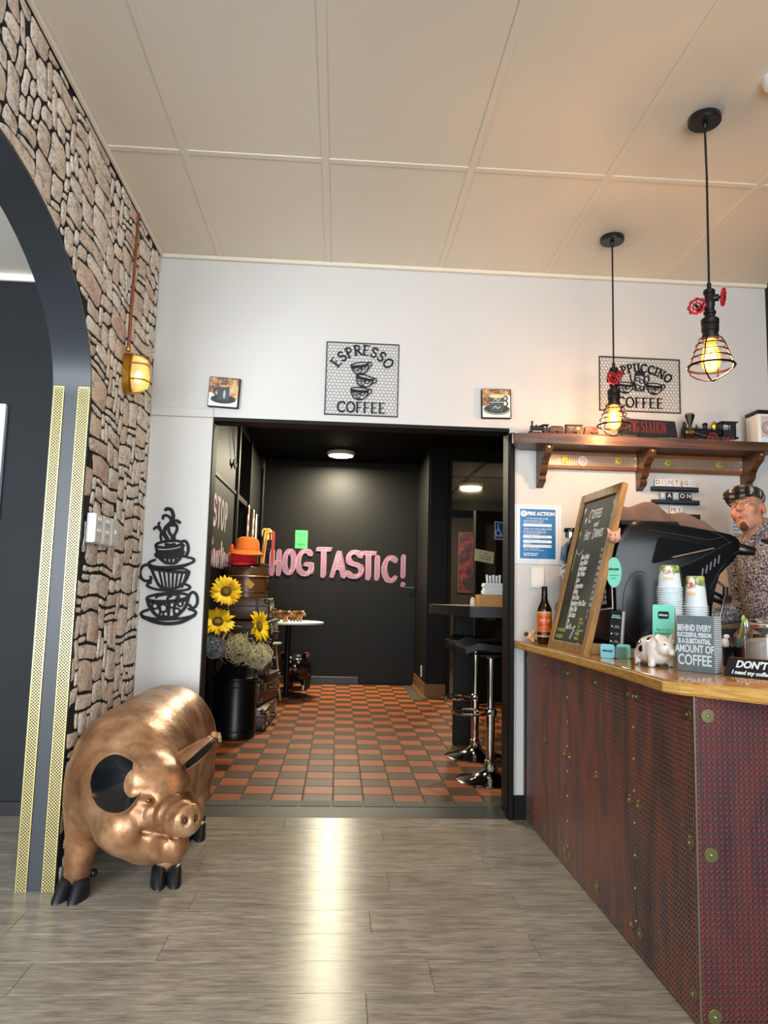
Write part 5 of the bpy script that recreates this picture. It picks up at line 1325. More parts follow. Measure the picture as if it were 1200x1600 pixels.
T_('Your alternative exit is at', .0085, -.078, -.0275, align='LEFT'); T_('Assemble at', .0085, -.078, -.0535, align='LEFT'); T_('Person in charge report\nand do not re-enter until told', .0092, -.078, -.084, align='LEFT'); T_('DO NOT USE LIFTS\nWalk, Do Not Run.', .0095, -.078, -.112, align='LEFT', bold=.0003)
t = thing('light_switch', 'white blank switch plate under the fire notice', 'switch', (1.083, YW - .002, 1.265))
MB().box(-.037, -.010, -.056, .037, 0, .056, bev=.003).build('plate', M('#e4e0d8', .35), t); MB().box(-.030, -.0115, -.046, .030, -.010, .036, bev=.001).build('switch_rocker', M('#e9e6df', .3), t)

# ================================================================ the counter
ZT = .925; CXF = 1.017; CYF = 2.06
def rust(t, c, k=1.):
    o = t.obj(); a = t.noise(t.mapv(o, (3, 3, .7)), 1.6, 3, .55); b = t.noise(t.mapv(o, (1, 1, .35)), 6, 3); d = t.noise(o, 40, 3)
    x = t.ramp(a, [(.30, lin('#4c4242')), (.42, lin('#7a6660')), (.52, lin('#a06c5a')), (.62, lin('#726262')), (.75, lin('#ad7c68'))])
    x = t.mix(t.math('MULTIPLY', b, .4), x, lin('#5c4a4c')); x = t.mix(t.math('MULTIPLY', d, .25), x, lin('#2c2224')); return t.mix(1., x, (k, k * .9, k * .9), 'MULTIPLY')
PA = perf_mat('rusted_perforated_sheet', '#5a403a', .0155, .135, 'YZ', metallic=.25, rough=.42, plus=.30, var=lambda t, c: rust(t, c, 1.3))
PB_ = perf_mat('rusted_perforated_sheet_end', '#5a403a', .0155, .12, 'XZ', metallic=.35, rough=.45, plus=.29, var=lambda t, c: rust(t, c, .4))
ct = thing('counter', 'serving counter clad in rusty perforated metal over a red backing', 'counter', (0, 0, 0))
MB().box(CXF + .012, CYF + .012, .0, 1.6, YW - .03, .884).box(1.6, CYF + .012, 0, 2.42, CYF + .6, .884).build('carcass', M('#17100f', .8), ct)
RB = M('#b82a40', .6)
MB().box(CXF + .006, CYF + .006, .02, CXF + .011, YW - .035, .884).box(CXF + .006, CYF + .006, .02, 2.42, CYF + .011, .884).build('red_backing', RB, ct)
WASH = M('#8c8458', .35, .85, var=.15); SCR = M('#d8d2b4', .25, .9); 
def washer(p, ax, r=.0185):
    T = Matrix.Translation(p) @ (Matrix.Rotation(rad(-90), 4, 'Y') if ax == 'x' else Matrix.Rotation(rad(90), 4, 'X'))
    w = MB().lathe([(.001, .003), (r * .93, .0028), (r, .0015), (r, 0), (.001, 0)], 24, T=T).build('washer', WASH, ct)
    MB().lathe([(.001, .007), (.0035, .006), (.0055, .003), (.001, .003)], 10, T=T).build('screw', M('#b7b08c', .3, .9), w)
seams = [CYF, 2.49, 3.21, YW - .035]
for a, b_ in zip(seams[:-1], seams[1:]):
    MB().box(CXF, a + .001, .004, CXF + .0012, b_ - .001, .884).build('perforated_panel', PA, ct, 0)
    for y in (a + .035, (a + b_) / 2 if b_ - a > .6 else None, b_ - .035):
        if y is None: continue
        for z in (.075, .475, .83): washer((CXF - .0005, y, z), 'x')
for y in seams[1:-1]:
    for k in range(8): MB().ball((CXF - .001, y, .10 + k * .104), (.003, .0045, .0045), 8, 6).build('pin', M('#efe6b8', .25, .7), ct)
for a, b_ in ((CXF, 1.735), (1.737, 2.42)):
    MB().box(a, CYF, .004, b_, CYF + .0012, .884).build('perforated_panel', PB_, ct, 0)
    for x in (a + .04, b_ - .04):
        for z in (.035, .455, .832): washer((x, CYF - .0005, z), 'y', .0205)
MB().box(CXF - .002, CYF - .002, .0, CXF + .004, CYF + .004, .884).build('corner_edge', M('#8d7a66', .35, .8, var=.2), ct)
# worktop
wt_m = NT('honey_wood'); _p = wt_m.mapv(wt_m.obj(), (14, 2.2, 14)); _g = wt_m.noise(_p, 2.2, 6, .6); _h = wt_m.noise(wt_m.obj(), 3, 2)
wt_m.col(wt_m.mix(wt_m.math('MULTIPLY', _h, .4), wt_m.ramp(_g, [(.3, lin('#a3682a')), (.5, lin('#cd9246')), (.7, lin('#e0b068'))]), lin('#bf8236')))
wt_m.set(Roughness=.16, Coat_Weight=.6, Coat_Roughness=.06)
WPOLY = [(.955, YW - .001), (.978, 3.3), (.984, 2.9), (.985, 2.5), (.962, 2.13), (.99, 2.085), (1.15, 1.905), (1.26, 1.80), (2.42, 1.80), (2.42, 2.72), (1.66, 2.72), (1.66, YW - .001)]
wk = thing('worktop', 'glossy honey-coloured wooden counter top with a cut corner', 'worktop', (0, 0, 0))
b = MB(); b.prism(WPOLY, .886, ZT, 'xy')
es = [e for e in b.bm.edges if abs(e.verts[0].co.z - e.verts[1].co.z) < 1e-5]
bmesh.ops.bevel(b.bm, geom=es, offset=.006, segments=2, profile=.5, affect='EDGES'); b.build('slab', wt_m.m, wk, 40)
ed_m = NT('edge_wood'); _p = ed_m.mapv(ed_m.obj(), (5, 5, 50)); _g = ed_m.noise(_p, 2, 5, .6)
ed_m.col(ed_m.ramp(_g, [(.3, lin('#c08a42')), (.5, lin('#deaa5e')), (.7, lin('#e8bf7c'))])); ed_m.set(Roughness=.22, Coat_Weight=.5, Coat_Roughness=.08)
for (x0, y0), (x1, y1) in zip(WPOLY[:8], WPOLY[1:9]):
    d = Vector((x1 - x0, y1 - y0, 0)).normalized(); n = Vector((-d.y, d.x, 0)) * -1
    n = Vector((d.y, -d.x, 0)); n = n if n.x < .3 and (n.x < 0 or n.y < 0) else -n
    p = [Vector((x0, y0, 0)), Vector((x1, y1, 0))]; b = MB()
    b.loft([[q + n * o + Vector((0, 0, z)) for o, z in ((-.002, .889), (.0035, .892), (.0035, .917), (-.002, .921))] for q in p]); b.build('edge_strip', ed_m.m, wk)

# ---- chalkboard menu
BF = NT('board_frame_wood'); _p = BF.mapv(BF.obj(), (20, 20, 4)); _g = BF.noise(_p, 2, 5, .6); BF.col(BF.ramp(_g, [(.3, lin('#7a5426')), (.55, lin('#a0733a')), (.75, lin('#b58848'))])); BF.set(Roughness=.45)
t = thing('chalkboard', 'tall wood-framed chalkboard menu of coffees leaning on the counter', 'chalkboard', (.998, 3.196, ZT + .0), rot=(rad(-13.5), 0, rad(-88)))
W, H = .468, .745; fw = .042
for nm, bx in (('frame_side', (-W / 2, 0, -W / 2 + fw, H)), ('frame_side', (W / 2 - fw, 0, W / 2, H)), ('frame_rail', (-W / 2 + fw, 0, W / 2 - fw, fw)), ('frame_rail', (-W / 2 + fw, H - fw, W / 2 - fw, H))):
    MB().box(bx[0], 0, bx[1], bx[2], .028, bx[3], bev=.003).build(nm, BF.m, t)
MB().box(-W / 2 + fw - .002, .010, fw - .002, W / 2 - fw + .002, .02, H - fw + .002).build('slate', M('#23241f', .55, var=.3, scale=5), t)
CW = M('#f2f1ea', .8); CY_ = M('#b9b866', .8); y_ = .0095
K = lambda s, sz, x, z, m=CW, **k: text(s, sz, m, t, loc=(x * .93, y_, z), ext=.0003, **dict(k, sx=k.get('sx', 1.) * .95))
K('C', .092, -.088, .625, sx=.62, shear=.25); K('OFFEES', .060, -.006, .632, sx=.62, shear=.25, bold=.0006); K('and', .036, .015, .583, shear=.3, bold=.0006); K('H', .072, -.092, .535, sx=.62, shear=.2); K('OT', .05, -.055, .53, sx=.6, shear=.2, bold=.0006); K('D', .072, .012, .535, sx=.6, shear=.2); K('RINKS', .054, .078, .535, sx=.62, shear=.2, bold=.0006)
items = ['Short Black', 'Long Black', 'Americano', 'Flat White', 'Latte', 'Cappuccino', 'Mocha', 'Hot Choc', 'Raspberry Hot Choc', 'Dirty Chai', 'Chai Latte', 'Tea', 'Tea 4 2']; prices = ['4.5', '4.50', '4.80', '5.00', '5.0', '5.0', '5.0', '5.50', '5.50', '6', '5', '5', '']
for k, s in enumerate(items): K(s, .034, -.085, .433 - .0268 * k, align='LEFT', sx=.66, shear=.25, bold=.0007)
for k, s in enumerate(['4.0'] + prices[:-2]): K(s, .024, .152, .455 - .0268 * k, align='LEFT', sx=.75, shear=.2)
for k, s in enumerate(('English', 'Earl Grey', 'Chai', 'Peppermint', 'Green')): K(s, .019, .075, .150 - .0165 * k, CY_, align='LEFT', sx=.8, shear=.2)
K('TRY A MONSTER', .024, -.19, .092, CY_, align='LEFT', sx=.62, shear=.15); K('HUGE $7.00', .024, -.19, .062, CY_, align='LEFT', sx=.72, shear=.15); K('SYRUPS', .022, .06, .085, CY_, align='LEFT', sx=.7); K('VANILLA', .02, .06, .064, CY_, align='LEFT', sx=.7)
f = lambda u, v, d: (u * .93, y_ - d, v)
b = MB(); ribbon(b, [(.0, .062), (.035, .112), (.03, .118), (.052, .112)], .004, 0, .0004, f); ribbon(b, [(.012, .056), (.045, .104)], .004, 0, .0004, f); ribbon(b, [(-.01, .112), (.002, .104), (.03, .112)], .004, 0, .0004, f)
ribbon(b, arc(-.125, .475, .045, .026, 180, 350, 10), .003, 0, .0004, f); ribbon(b, [(-.17, .475), (-.178, .40), (-.176, .37)], .0025, 0, .0004, f); b.build('chalk_drawing', CW, t, 0)
for x, z, m in ((-.172, .665, CW), (-.135, .612, CW), (-.17, .548, CY_), (.185, .668, CW), (.19, .605, CW)):
    b = MB(); ribbon(b, [(x, z - .016), (x - .009, z + .005), (x - .005, z + .011), (x, z + .006), (x + .005, z + .011), (x + .009, z + .005), (x, z - .016)], .005, 0, .0004, f); ribbon(b, [(x, z - .010), (x, z + .004)], .009, 0, .0004, f); b.build('chalk_heart', m, t, 0)
MB().box(-.02, .02, .35, .02, .03, .70).build('back_batten', BF.m, t)

# ---- sauce bottle
t = thing('sauce_bottle', 'dark brown sauce bottle with an orange label at the wall end of the counter', 'bottle', (1.055, 3.70, ZT), rad(-16))
MB().lathe([(.001, 0), (.033, 0), (.0365, .006), (.0365, .165), (.034, .180), (.022, .205), (.0165, .222), (.014, .258), (.001, .26)], 28).build('glass_body', M('#1d0f08', .08, var=.1, coat=.5), t)
MB().lathe([(.0145, .25), (.0145, .285), (.012, .289), (.001, .289)], 20).lathe([(.0158, .244), (.0158, .256), (.0142, .258), (.0142, .244)], 20).build('cap', M('#0d0d0e', .3), t)
LB = NT('sauce_label'); _z = LB.sep(LB.obj())[2]; LB.col(LB.ramp(LB.math('DIVIDE', _z, .2), [(.0, lin('#c49a58')), (.215, lin('#141312')), (.29, lin('#d9651b')), (.72, lin('#e07a2a')), (.765, lin('#cfa768'))])); LB.t.nodes['Color Ramp'].color_ramp.interpolation = 'CONSTANT'; LB.set(Roughness=.35)
lb_ = MB().lathe([(.0369, .034), (.0369, .162)], 28, cap=False).build('label', LB.m, t)
def wrap(s, sz, r, z, m, par, a0=0, pitch=.62, flip=False, sx=1.):
    n = len(s)
    for i, ch in enumerate(s):
        if ch == ' ': continue
        a = ((i - (n - 1) / 2) * sz * pitch / r) * (-1 if flip else 1) + a0
        text(ch, sz, m, par, name='letter', loc=(r * sin(a), -r * cos(a), z), rot=(rad(90), rad(180) if flip else 0, a) if not flip else (rad(-90), rad(180), a), sx=sx, ext=.0002)
wrap('LEA &', .017, .0374, .118, M('#f1e6cf', .5), lb_); wrap('PERRINS', .0145, .0374, .094, M('#1c1410', .5), lb_); wrap('WORCESTERSHIRE', .0062, .0374, .133, M('#1c1410', .5), lb_); wrap('SAUCE', .0085, .0374, .075, M('#1c1410', .5), lb_); wrap('ORIGINAL', .006, .0374, .050, M('#efe7d6', .5), lb_)

# ---- reclining pig ornament by the wall
t = thing('pig_ornament', 'small cream pig ornament with a dark ear lying at the wall end of the counter', 'ornament', (1.035, 3.835, ZT), rad(20))
CRM = M('#dcb98a', .45, var=.2, scale=30)
f_ = lambda X, Y, Z: smin(smin(d_ell(X, Y, Z, (.02, 0, .022), (.055, .025, .021)), d_ell(X, Y, Z, (-.03, -.005, .033), (.026, .022, .022)), .012), smin(d_cap(X, Y, Z, (.06, -.02, .008), (.085, -.035, .008), .010, .008), d_cap(X, Y, Z, (-.02, -.02, .009), (-.035, -.045, .008), .011, .008), .006), .010)
sdf_obj('body', f_, (-.08, -.06, -.01), (.11, .05, .07), .0045, CRM, t)
MB().ball((-.052, -.012, .040), (.016, .010, .012), 10, 8).build('ear', M('#3b3531', .6), t); MB().ball((-.008, -.012, .052), (.010, .008, .012), 10, 8).build('ear', CRM, t); MB().ball((-.04, -.026, .030), (.009, .007, .008), 10, 8).build('snout', M('#e3b98c', .5), t)
MB().box(.03, -.035, .0, .062, -.012, .016, bev=.005).build('spotted_cloth', M('#b9938a', .7, var=.5, scale=140), t)
# ---- bent wire stand behind the board
t = thing('wire_whisk', 'thin black wire loop standing behind the chalkboard edge', 'utensil', (1.12, 3.62, ZT))
MB().tube([(-.0, 0, .005), (-.02, 0, .06), (-.03, 0, .12), (-.032, 0, .19), (-.015, 0, .225), (.04, 0, .245), (.06, 0, .22), (.06, 0, .06), (.03, 0, .005)], .0022, 6).build('wire', M('#101012', .4, .5), t); MB().lathe([(.001, 0), (.03, 0), (.03, .006), (.001, .006)], 18, c=(.012, 0, 0)).build('base', M('#101012', .4), t)

# ---- coffee grinder
GB = M('#0f1012', .22, .2, coat=.4)
t = thing('coffee_grinder', 'black coffee grinder with a chrome knob behind the chalkboard', 'grinder', (1.29, 3.76, ZT))
b = MB(); b.loft([[(x * s + o, y * s, z) for x, y in [(.125 * math.copysign(abs(cos(a)) ** .45, cos(a)), .09 * math.copysign(abs(sin(a)) ** .45, sin(a))) for a in [2 * pi * i / 28 for i in range(28)]]] for z, s, o in ((0, 1, 0), (.02, 1.0, 0), (.42, 1., 0), (.50, .94, .002), (.545, .72, .01), (.56, .4, .02))]); b.build('grinder_body', GB, t)
MB().lathe([(.001, .545), (.030, .545), (.030, .575), (.001, .575)], 20, c=(-.085, -.02, 0)).build('chrome_collar', M('#cfd2d4', .12, 1), t); MB().lathe([(.034, .575), (.036, .585), (.033, .596), (.001, .598)], 20, c=(-.085, -.02, 0)).build('knob', GB, t)
b = MB(); n = 14
T = Matrix.Translation((-.119, -.052, .37)) @ Matrix.Rotation(rad(-28), 4, 'Z') @ Matrix.Rotation(rad(90), 4, 'X')
b.torus((0, 0, .0), .030, .004, 24, 5, T=T); b.torus((0, 0, 0), .015, .002, 16, 5, T=T)
for k in range(12): b.cyl((.032 * cos(k * pi / 6), .032 * sin(k * pi / 6), 0), (.041 * cos(k * pi / 6), .041 * sin(k * pi / 6), 0), .0045, n=6, T=T)
b.build('gear_emblem', M('#cfd0cc', .5), t); MB().box(-.03, -.01, -.002, .03, .008, .002, T=T).build('emblem_banner', M('#cfd0cc', .5), t)

# ---- espresso machine: two profiled side panels, body between, taps and wands on the barista's side
EM = M('#0e0e0e', .24, 0., var=.05, spec=.32); EM2 = M('#141414', .4, spec=.3); EMI = M('#080808', .16, spec=.4)
t = thing('espresso_machine', 'large black espresso machine with a swept overhanging front', 'coffee machine', (0, 2.985, ZT))
PR = [(1.150, .03), (1.150, .40), (1.155, .45), (1.168, .49), (1.19, .525), (1.222, .550), (1.258, .562), (1.30, .562), (1.42, .550), (1.60, .526), (1.655, .518), (1.682, .506), (1.695, .488), (1.696, .468), (1.688, .435), (1.662, .405), (1.63, .376), (1.60, .345), (1.578, .315), (1.568, .28), (1.562, .20), (1.558, .03)]
for y0, y1 in ((0, .055), (.60, .655)):
    b = MB(); b.prism(PR, y0, y1, 'xz'); es = [e for e in b.bm.edges if abs(e.verts[0].co.y - e.verts[1].co.y) < 1e-5]
    bmesh.ops.bevel(b.bm, geom=es, offset=.010, segments=3, profile=.5, affect='EDGES')
    sp = b.build('side_panel', EM, t, 50)
    if y0 == 0:
        tri = [(1.335, .492), (1.345, .498), (1.57, .462), (1.578, .455), (1.572, .450), (1.40, .405), (1.315, .385), (1.308, .392)]
        MB().prism([(x, z) for x, z in tri], -.0035, .004, 'xz').build('inset_panel', EMI, sp)
        MB().tube([(1.395, -.008, .412), (1.573, -.008, .455)], .0035, 8).build('chrome_rod', M('#f0f0f0', .25, 1), sp)
        b = MB(); fx = lambda u, v, d: (u, d, v)
        for P in ([(1.345, .498), (1.335, .492), (1.308, .392), (1.315, .385), (1.40, .405)], [(1.555, .285), (1.60, .365), (1.655, .43), (1.69, .45)], [(1.42, .372), (1.50, .405), (1.62, .468), (1.655, .485)], [(1.565, .53), (1.62, .505), (1.65, .48)], [(1.30, .525), (1.56, .49), (1.62, .505)]): ribbon(b, P, .0025, .001, -.0022, fx)
        ribbon(b, arc(1.255, .20, .075, .15, 70, 290, 16), .003, .001, -.0022, fx)
        b.build('panel_seam', M('#3a3b3d', .3, .3), sp, 0)
        MB().prism([(1.43, .370), (1.50, .398), (1.62, .46), (1.665, .43), (1.60, .372), (1.55, .30), (1.45, .31)], -.002, .003, 'xz').build('wing_panel', EMI, sp)
        b = MB()
        for k in range(5): b.cyl((1.52 + k * .018, -.004, .335 + k * .014), (1.526 + k * .018, -.004, .37 + k * .014), .0045, n=6)
        b.build('vent_louvre', M('#232426', .3), sp)
MB().box(1.185, .055, .05, 1.44, .60, .54, bev=.01).build('body_block', EM2, t)
MB().box(1.19, .04, .545, 1.45, .62, .568, bev=.006).build('cup_tray', EM2, t)
MB().box(1.44, .055, .43, 1.66, .60, .50, bev=.01).build('group_hood', EM, t); MB().box(1.44, .055, .03, 1.56, .60, .075, bev=.004).build('drip_tray', M('#8c8f92', .25, .9), t)
for x in (1.20, 1.53):
    for y in (.03, .62): MB().cyl((x, y, 0), (x, y, .032), .02, n=14).build('foot', EM2, t)
for y in (.20, .44):
    g = MB().lathe([(.001, -.04), (.034, -.04), (.036, 0), (.03, .02), (.001, .02)], 24, c=(1.52, y, .40)).build('group_head', M('#c4c6c8', .15, 1), t)
    MB().lathe([(.001, -.07), (.026, -.07), (.032, -.04), (.001, -.04)], 20, c=(1.52, y, .40)).build('filter_basket', M('#c4c6c8', .15, 1), g)
    MB().tube([(1.55, y, .348), (1.60, y, .340), (1.66, y, .325)], [.010, .015, .017], 10).build('filter_handle', M('#0c0c0d', .3), g)
MB().tube([(1.56, .10, .265), (1.60, .09, .262), (1.66, .08, .235)], [.014, .024, .020], 12).build('loose_handle', M('#0c0c0d', .3), t)
MB().tube([(1.685, .06, .462), (1.70, .05, .462), (1.75, .035, .452), (1.772, .03, .448)], [.026, .028, .021, .017], 16).build('steam_tap', M('#121010', .28, coat=.3), t)
MB().tube([(1.57, .06, .335), (1.615, .05, .318), (1.64, .04, .295), (1.642, .035, .27), (1.625, .035, .20), (1.60, .03, .13)], .0055, 8).build('steam_wand', M('#c9c9c9', .15, 1), t); MB().tube([(1.643, .037, .295), (1.642, .035, .258)], .011, 10).build('wand_grip', M('#0e0e0f', .4), t)
# things fixed to its back
t = thing('pig_head_ornament', 'small pink pig head ornament on the corner of the coffee machine', 'ornament', (1.136, 2.955, 1.412), rad(-32))
PK = M('#d9a58c', .5, var=.12, scale=30)
sdf_obj('head', lambda X, Y, Z: smin(smin(d_ell(X, Y, Z, (0, 0, 0), (.027, .024, .025)), d_cap(X, Y, Z, (0, -.015, -.006), (0, -.036, -.008), .015, .012), .008), np.minimum(d_cap(X, Y, Z, (-.016, .0, .018), (-.024, -.006, .034), .010, .004), d_cap(X, Y, Z, (.016, .0, .018), (.024, -.006, .034), .010, .004)), .006), (-.045, -.06, -.04), (.045, .04, .05), .0035, PK, t)
for s in (-1, 1):
    MB().ball((s * .010, -.0225, .008), .0032, 8, 6).build('eye', M('#1a1412', .2), t); MB().ball((s * .005, -.0475, -.007), (.0022, .0015, .003), 8, 6).build('nostril', M('#7a4a3c', .6), t)
t = thing('photo_print', 'dark coffee photograph with a white edge stuck on the back of the coffee machine', 'photo', (1.128, 3.06, 1.225), rot=(0, rad(-4), rad(-86)))
MB().box(-.085, -.002, -.115, .085, 0, .115).build('paper_edge', M('#e6e2de', .5), t)
tt = NT('coffee_photo'); _o = tt.obj(); tt.col(tt.ramp(tt.noise(_o, 14, 4), [(.35, lin('#0f0808')), (.5, lin('#2f1618')), (.62, lin('#5a2e2c')), (.78, lin('#b98a6a'))])); tt.set(Roughness=.3)
MB().box(-.078, -.0028, -.108, .078, -.002, .108).build('print', tt.m, t)
for i in range(3):
    for j in range(4): MB().box(-.06 + j * .024, -.0034, -.092 + i * .022, -.046 + j * .024, -.0028, -.076 + i * .022).build('white_square', M('#e6e4e0', .5), t)
MINT = M('#8fe6cc', .4)
t = thing('oval_sticker', 'mint green oval payment sticker on the coffee machine corner', 'sticker', (1.132, 2.948, 1.266), rot=(0, 0, rad(-52)))
MB().loft([[(.034 * cos(a), y, .062 * sin(a)) for a in [2 * pi * i / 32 for i in range(32)]] for y in (0, -.002)]).build('sticker_disc', MINT, t)
text('afterpay', .0145, M('#1d2b28', .5), t, loc=(0, -.0025, .014), shear=.1, bold=.0004); text('accepted here', .007, M('#3a6a5c', .5), t, loc=(0, -.0025, -.012)); text('shop now', .006, M('#3a6a5c', .5), t, loc=(0, -.0025, -.024))
# sacking on top
SK_ = NT('woven_sack'); _o = SK_.obj(); _s = SK_.sep(SK_.mapv(_o, (1, 1, 1.2), rot=(0, 0, rad(20))))
_a = SK_.math('LESS_THAN', SK_.math('FRACT', SK_.math('ADD', SK_.math('MULTIPLY', _s[0], 95), SK_.math('MULTIPLY', _s[2], 60))), .55); _b = SK_.math('LESS_THAN', SK_.math('FRACT', SK_.math('ADD', SK_.math('MULTIPLY', _s[1], 95), SK_.math('MULTIPLY', _s[2], 95))), .55)
SK_.col(SK_.mix(SK_.math('MULTIPLY', SK_.math('ADD', _a, _b), .5), lin('#2c2220'), lin('#8d7468'))); SK_.set(Roughness=.95)
t = thing('sack', 'brown woven sack heaped on top of the espresso machine', 'sack', (0, 0, 0))
NX, NY = 34, 16; tp, bt = [], []
def machine_top(x): return 1.494 if x < 1.45 else 1.487 - (x - 1.42) * .133 + .004
for j in range(NY + 1):
    for i in range(NX + 1):
        u, v = i / NX, j / NY; x = 1.235 + u * .52 - .02 * sin(9 * v); y = 3.18 + v * .36 + .02 * sin(12 * u)
        e = min(1, min(u, 1 - u) * 7) * min(1, min(v, 1 - v) * 6); e = e ** .6
        h = .035 + .075 * math.exp(-((u - .42) / .17) ** 2) + .055 * math.exp(-((u - .13) / .1) ** 2) + .045 * math.exp(-((u - .75) / .13) ** 2) + .012 * sin(20 * u + 6 * v) + .01 * sin(11 * v - 8 * u)
        zb = machine_top(x); tp.append((x, y, zb + .004 + max(.004, h * e))); bt.append((x, y, zb + .002))
fc = []; st = NX + 1; o = len(tp)
for j in range(NY):
    for i in range(NX):
        a = j * st + i; fc.append((a, a + 1, a + st + 1, a + st)); fc.append((o + a + st, o + a + st + 1, o + a + 1, o + a))
for i in range(NX): fc.append((i + 1, i, o + i, o + i + 1)); a = NY * st + i; fc.append((a, a + 1, o + a + 1, o + a))
for j in range(NY): a = j * st; fc.append((a, a + st, o + a + st, o + a)); a = j * st + NX; fc.append((a + st, a, o + a, o + a + st))
MB().mesh(tp + bt, fc).build('cloth', SK_.m, t, 60)

t = thing('wood_block', 'pale wooden block behind the foot of the chalkboard', 'block', (1.075, 3.06, ZT), rad(-30))
MB().box(-.06, -.015, 0, .06, .015, .045, bev=.003).build('block_body', M('#b3925e', .6, var=.2, scale=20), t); MB().ball((.045, -.016, .025), (.012, .006, .012), 10, 8).build('knot', M('#c9ab78', .6), t)
# ---- payment signs and small cards
DK = M('#14201d', .4)
t = thing('price_card', 'narrow black price card with white print standing by the machine', 'card', (1.118, 2.92, ZT), rad(-30), rot=(rad(-4), rad(3), rad(-42)))
MB().box(-.026, -.002, .0, .022, .002, .185, bev=.0008).build('card', M('#121315', .35), t); MB().box(.022, -.002, 0, .03, .01, .185).build('card_edge', M('#b9bcc0', .4), t); MB().box(-.03, -.02, 0, .03, .02, .004).build('card_foot', M('#121315', .4), t)
text('Pay it later\nwith afterpay', .0075, M('#a9e6d6', .5), t, loc=(-.002, -.0025, .162), bold=.0003)
for k in range(3): text(['4 easy\npayments', 'no extra\ncost', 'every\ntwo weeks'][k], .0058, M('#e2e6e6', .5), t, loc=(.004, -.0025, .122 - k * .03)); MB().ball((-.017, -.0022, .122 - k * .03), (.0035, .001, .0035), 8, 6).build('bullet', M('#a9e6d6', .5), t)
t = thing('card_reader_stand', 'small clear block with mint payment plates on the counter', 'display block', (1.085, 2.845, ZT), rad(-38))
def rr(w, h, r, cx=0, cz=0, n=6): return [(cx + sx * (w - r) + r * cos(a), cz + sz * (h - r) + r * sin(a)) for sx, sz, a0 in ((1, 1, 0), (-1, 1, 90), (-1, -1, 180), (1, -1, 270)) for a in [rad(a0 + 90 * i / n) for i in range(n + 1)]]
BLU = M('#86cfe0', .35)
MB().prism(rr(.027, .027, .009, -.018, .028), -.014, -.011, 'xz').build('front_plate', BLU, t); MB().prism(rr(.027, .027, .009, .03, .028), .035, .038, 'xz').build('rear_plate', MINT, t)
MB().box(-.03, -.011, .003, .045, .035, .046, bev=.004).build('clear_block', M('#dfeeee', .05, trans=.9, ior=1.3), t)
text('afterpay', .0125, DK, t, loc=(-.018, -.0145, .03), shear=.1, bold=.0005)
t = thing('payment_stand', 'mint green folded payment sign standing behind the piggy bank', 'sign', (1.176, 2.60, ZT), rad(-36))
Tn = Matrix.Rotation(rad(-5), 4, 'X')
MB().prism(rr(.038, .108, .007, 0, .108), -.0015, .0015, 'xz', T=Tn).build('front_panel', M('#84e3c6', .45), t)
b = MB(); b.loft([[(-.038, .019, .2115), (.038, .019, .2115), (.038, .021, .2115), (-.038, .021, .2115)], [(-.038, .078, 0), (.038, .078, 0), (.038, .080, 0), (-.038, .080, 0)]]); b.loft([[(.037, .017, .208), (.037, .019, .212), (.037, .078, .0), (.037, .0015, 0)], [(.039, .017, .208), (.039, .019, .212), (.039, .078, 0), (.039, .0015, 0)]])
b.build('kraft_back', M('#a5978a', .7), t)
MB().prism(rr(.019, .0135, .006, 0, .178), -.0025, -.0015, 'xz', T=Tn).build('dark_badge', DK, t)
TR = lambda s, sz, x, z, m, **k: text(s, sz, m, t, loc=(x, -.0028 + z * .0872, z), rot=(rad(85), 0, 0), **k)
TR('afterpay', .0092, 0, .178, M('#e9f6f2', .5), shear=.1, bold=.0004); bpy.data.objects[t.children[-1].name].location.y -= .001
TR('Pay it in 4,\ninterest-free.', .0125, 0, .118, M('#22453c', .5), sx=.9); TR('Learn more in store', .0058, 0, .078, M('#3c7a69', .5)); MB().prism(rr(.012, .012, .003, 0, .045), -.0022, -.0015, 'xz', T=Tn).build('mint_patch', M('#63cbb0', .5), t)

# ---- spotted piggy bank
pk = thing('piggy_bank', 'white ceramic piggy bank with black spots near the counter edge', 'piggy bank', (1.122, 2.56, ZT), rad(8))
SP = NT('spotted_glaze'); _o = SP.obj(); _n = SP.math('MULTIPLY', SP.math('SUBTRACT', SP.noise(_o, 70, 2), .5), .018); _m = 0.
for c_, r_ in (((-.018, .012, .104), .011), ((-.030, -.022, .098), .010), ((-.044, .030, .075), .013), ((-.047, -.004, .060), .012), ((.014, .035, .10), .013), ((-.018, .058, .085), .011), ((.030, -.01, .095), .012), ((.046, .02, .06), .013), ((-.05, .012, .085), .010), ((-.030, -.05, .045), .009), ((.0, .012, .112), .012), ((-.004, -.030, .108), .008)):
    _v = SP.t.nodes.new('ShaderNodeVectorMath'); _v.operation = 'DISTANCE'; SP.l(_o, _v.inputs[0]); _v.inputs[1].default_value = c_
    _m = SP.math('MAXIMUM', SP.math('LESS_THAN', SP.math('ADD', _v.outputs['Value'], _n), r_), _m)
SP.col(SP.mix(_m, lin('#e6dfd8'), lin('#121212'))); SP.set(Roughness=.12, Coat_Weight=.5)
V5, Q5 = snet(f_piggy(fat=1.5, legr=.07, leglen=.06), (-.42, -.78, -.03), (.42, .52, .9), .024)
ksc = .178; link('body', np_mesh('body', V5 * ksc, Q5, SP.m), pk)
for s in (-1, 1):
    MB().ball((0, 0, 0), (.012, .004, .014), 12, 8, T=Matrix.Translation((s * .026, -.075, .102)) @ Matrix.Rotation(rad(s * 25), 4, 'Y')).build('ear', M('#e3d2c6', .15), pk)
    MB().ball((s * .0175, -.0985, .081), .003, 8, 6).build('eye', M('#0c0c0c', .1), pk)
    for yy in (-.042, .039): MB().cyl((s * .0335, yy * 1.03, 0), (s * .0335, yy * 1.03, .012), .0135, .0128, 12).build('hoof', M('#5a5c62', .2), pk)
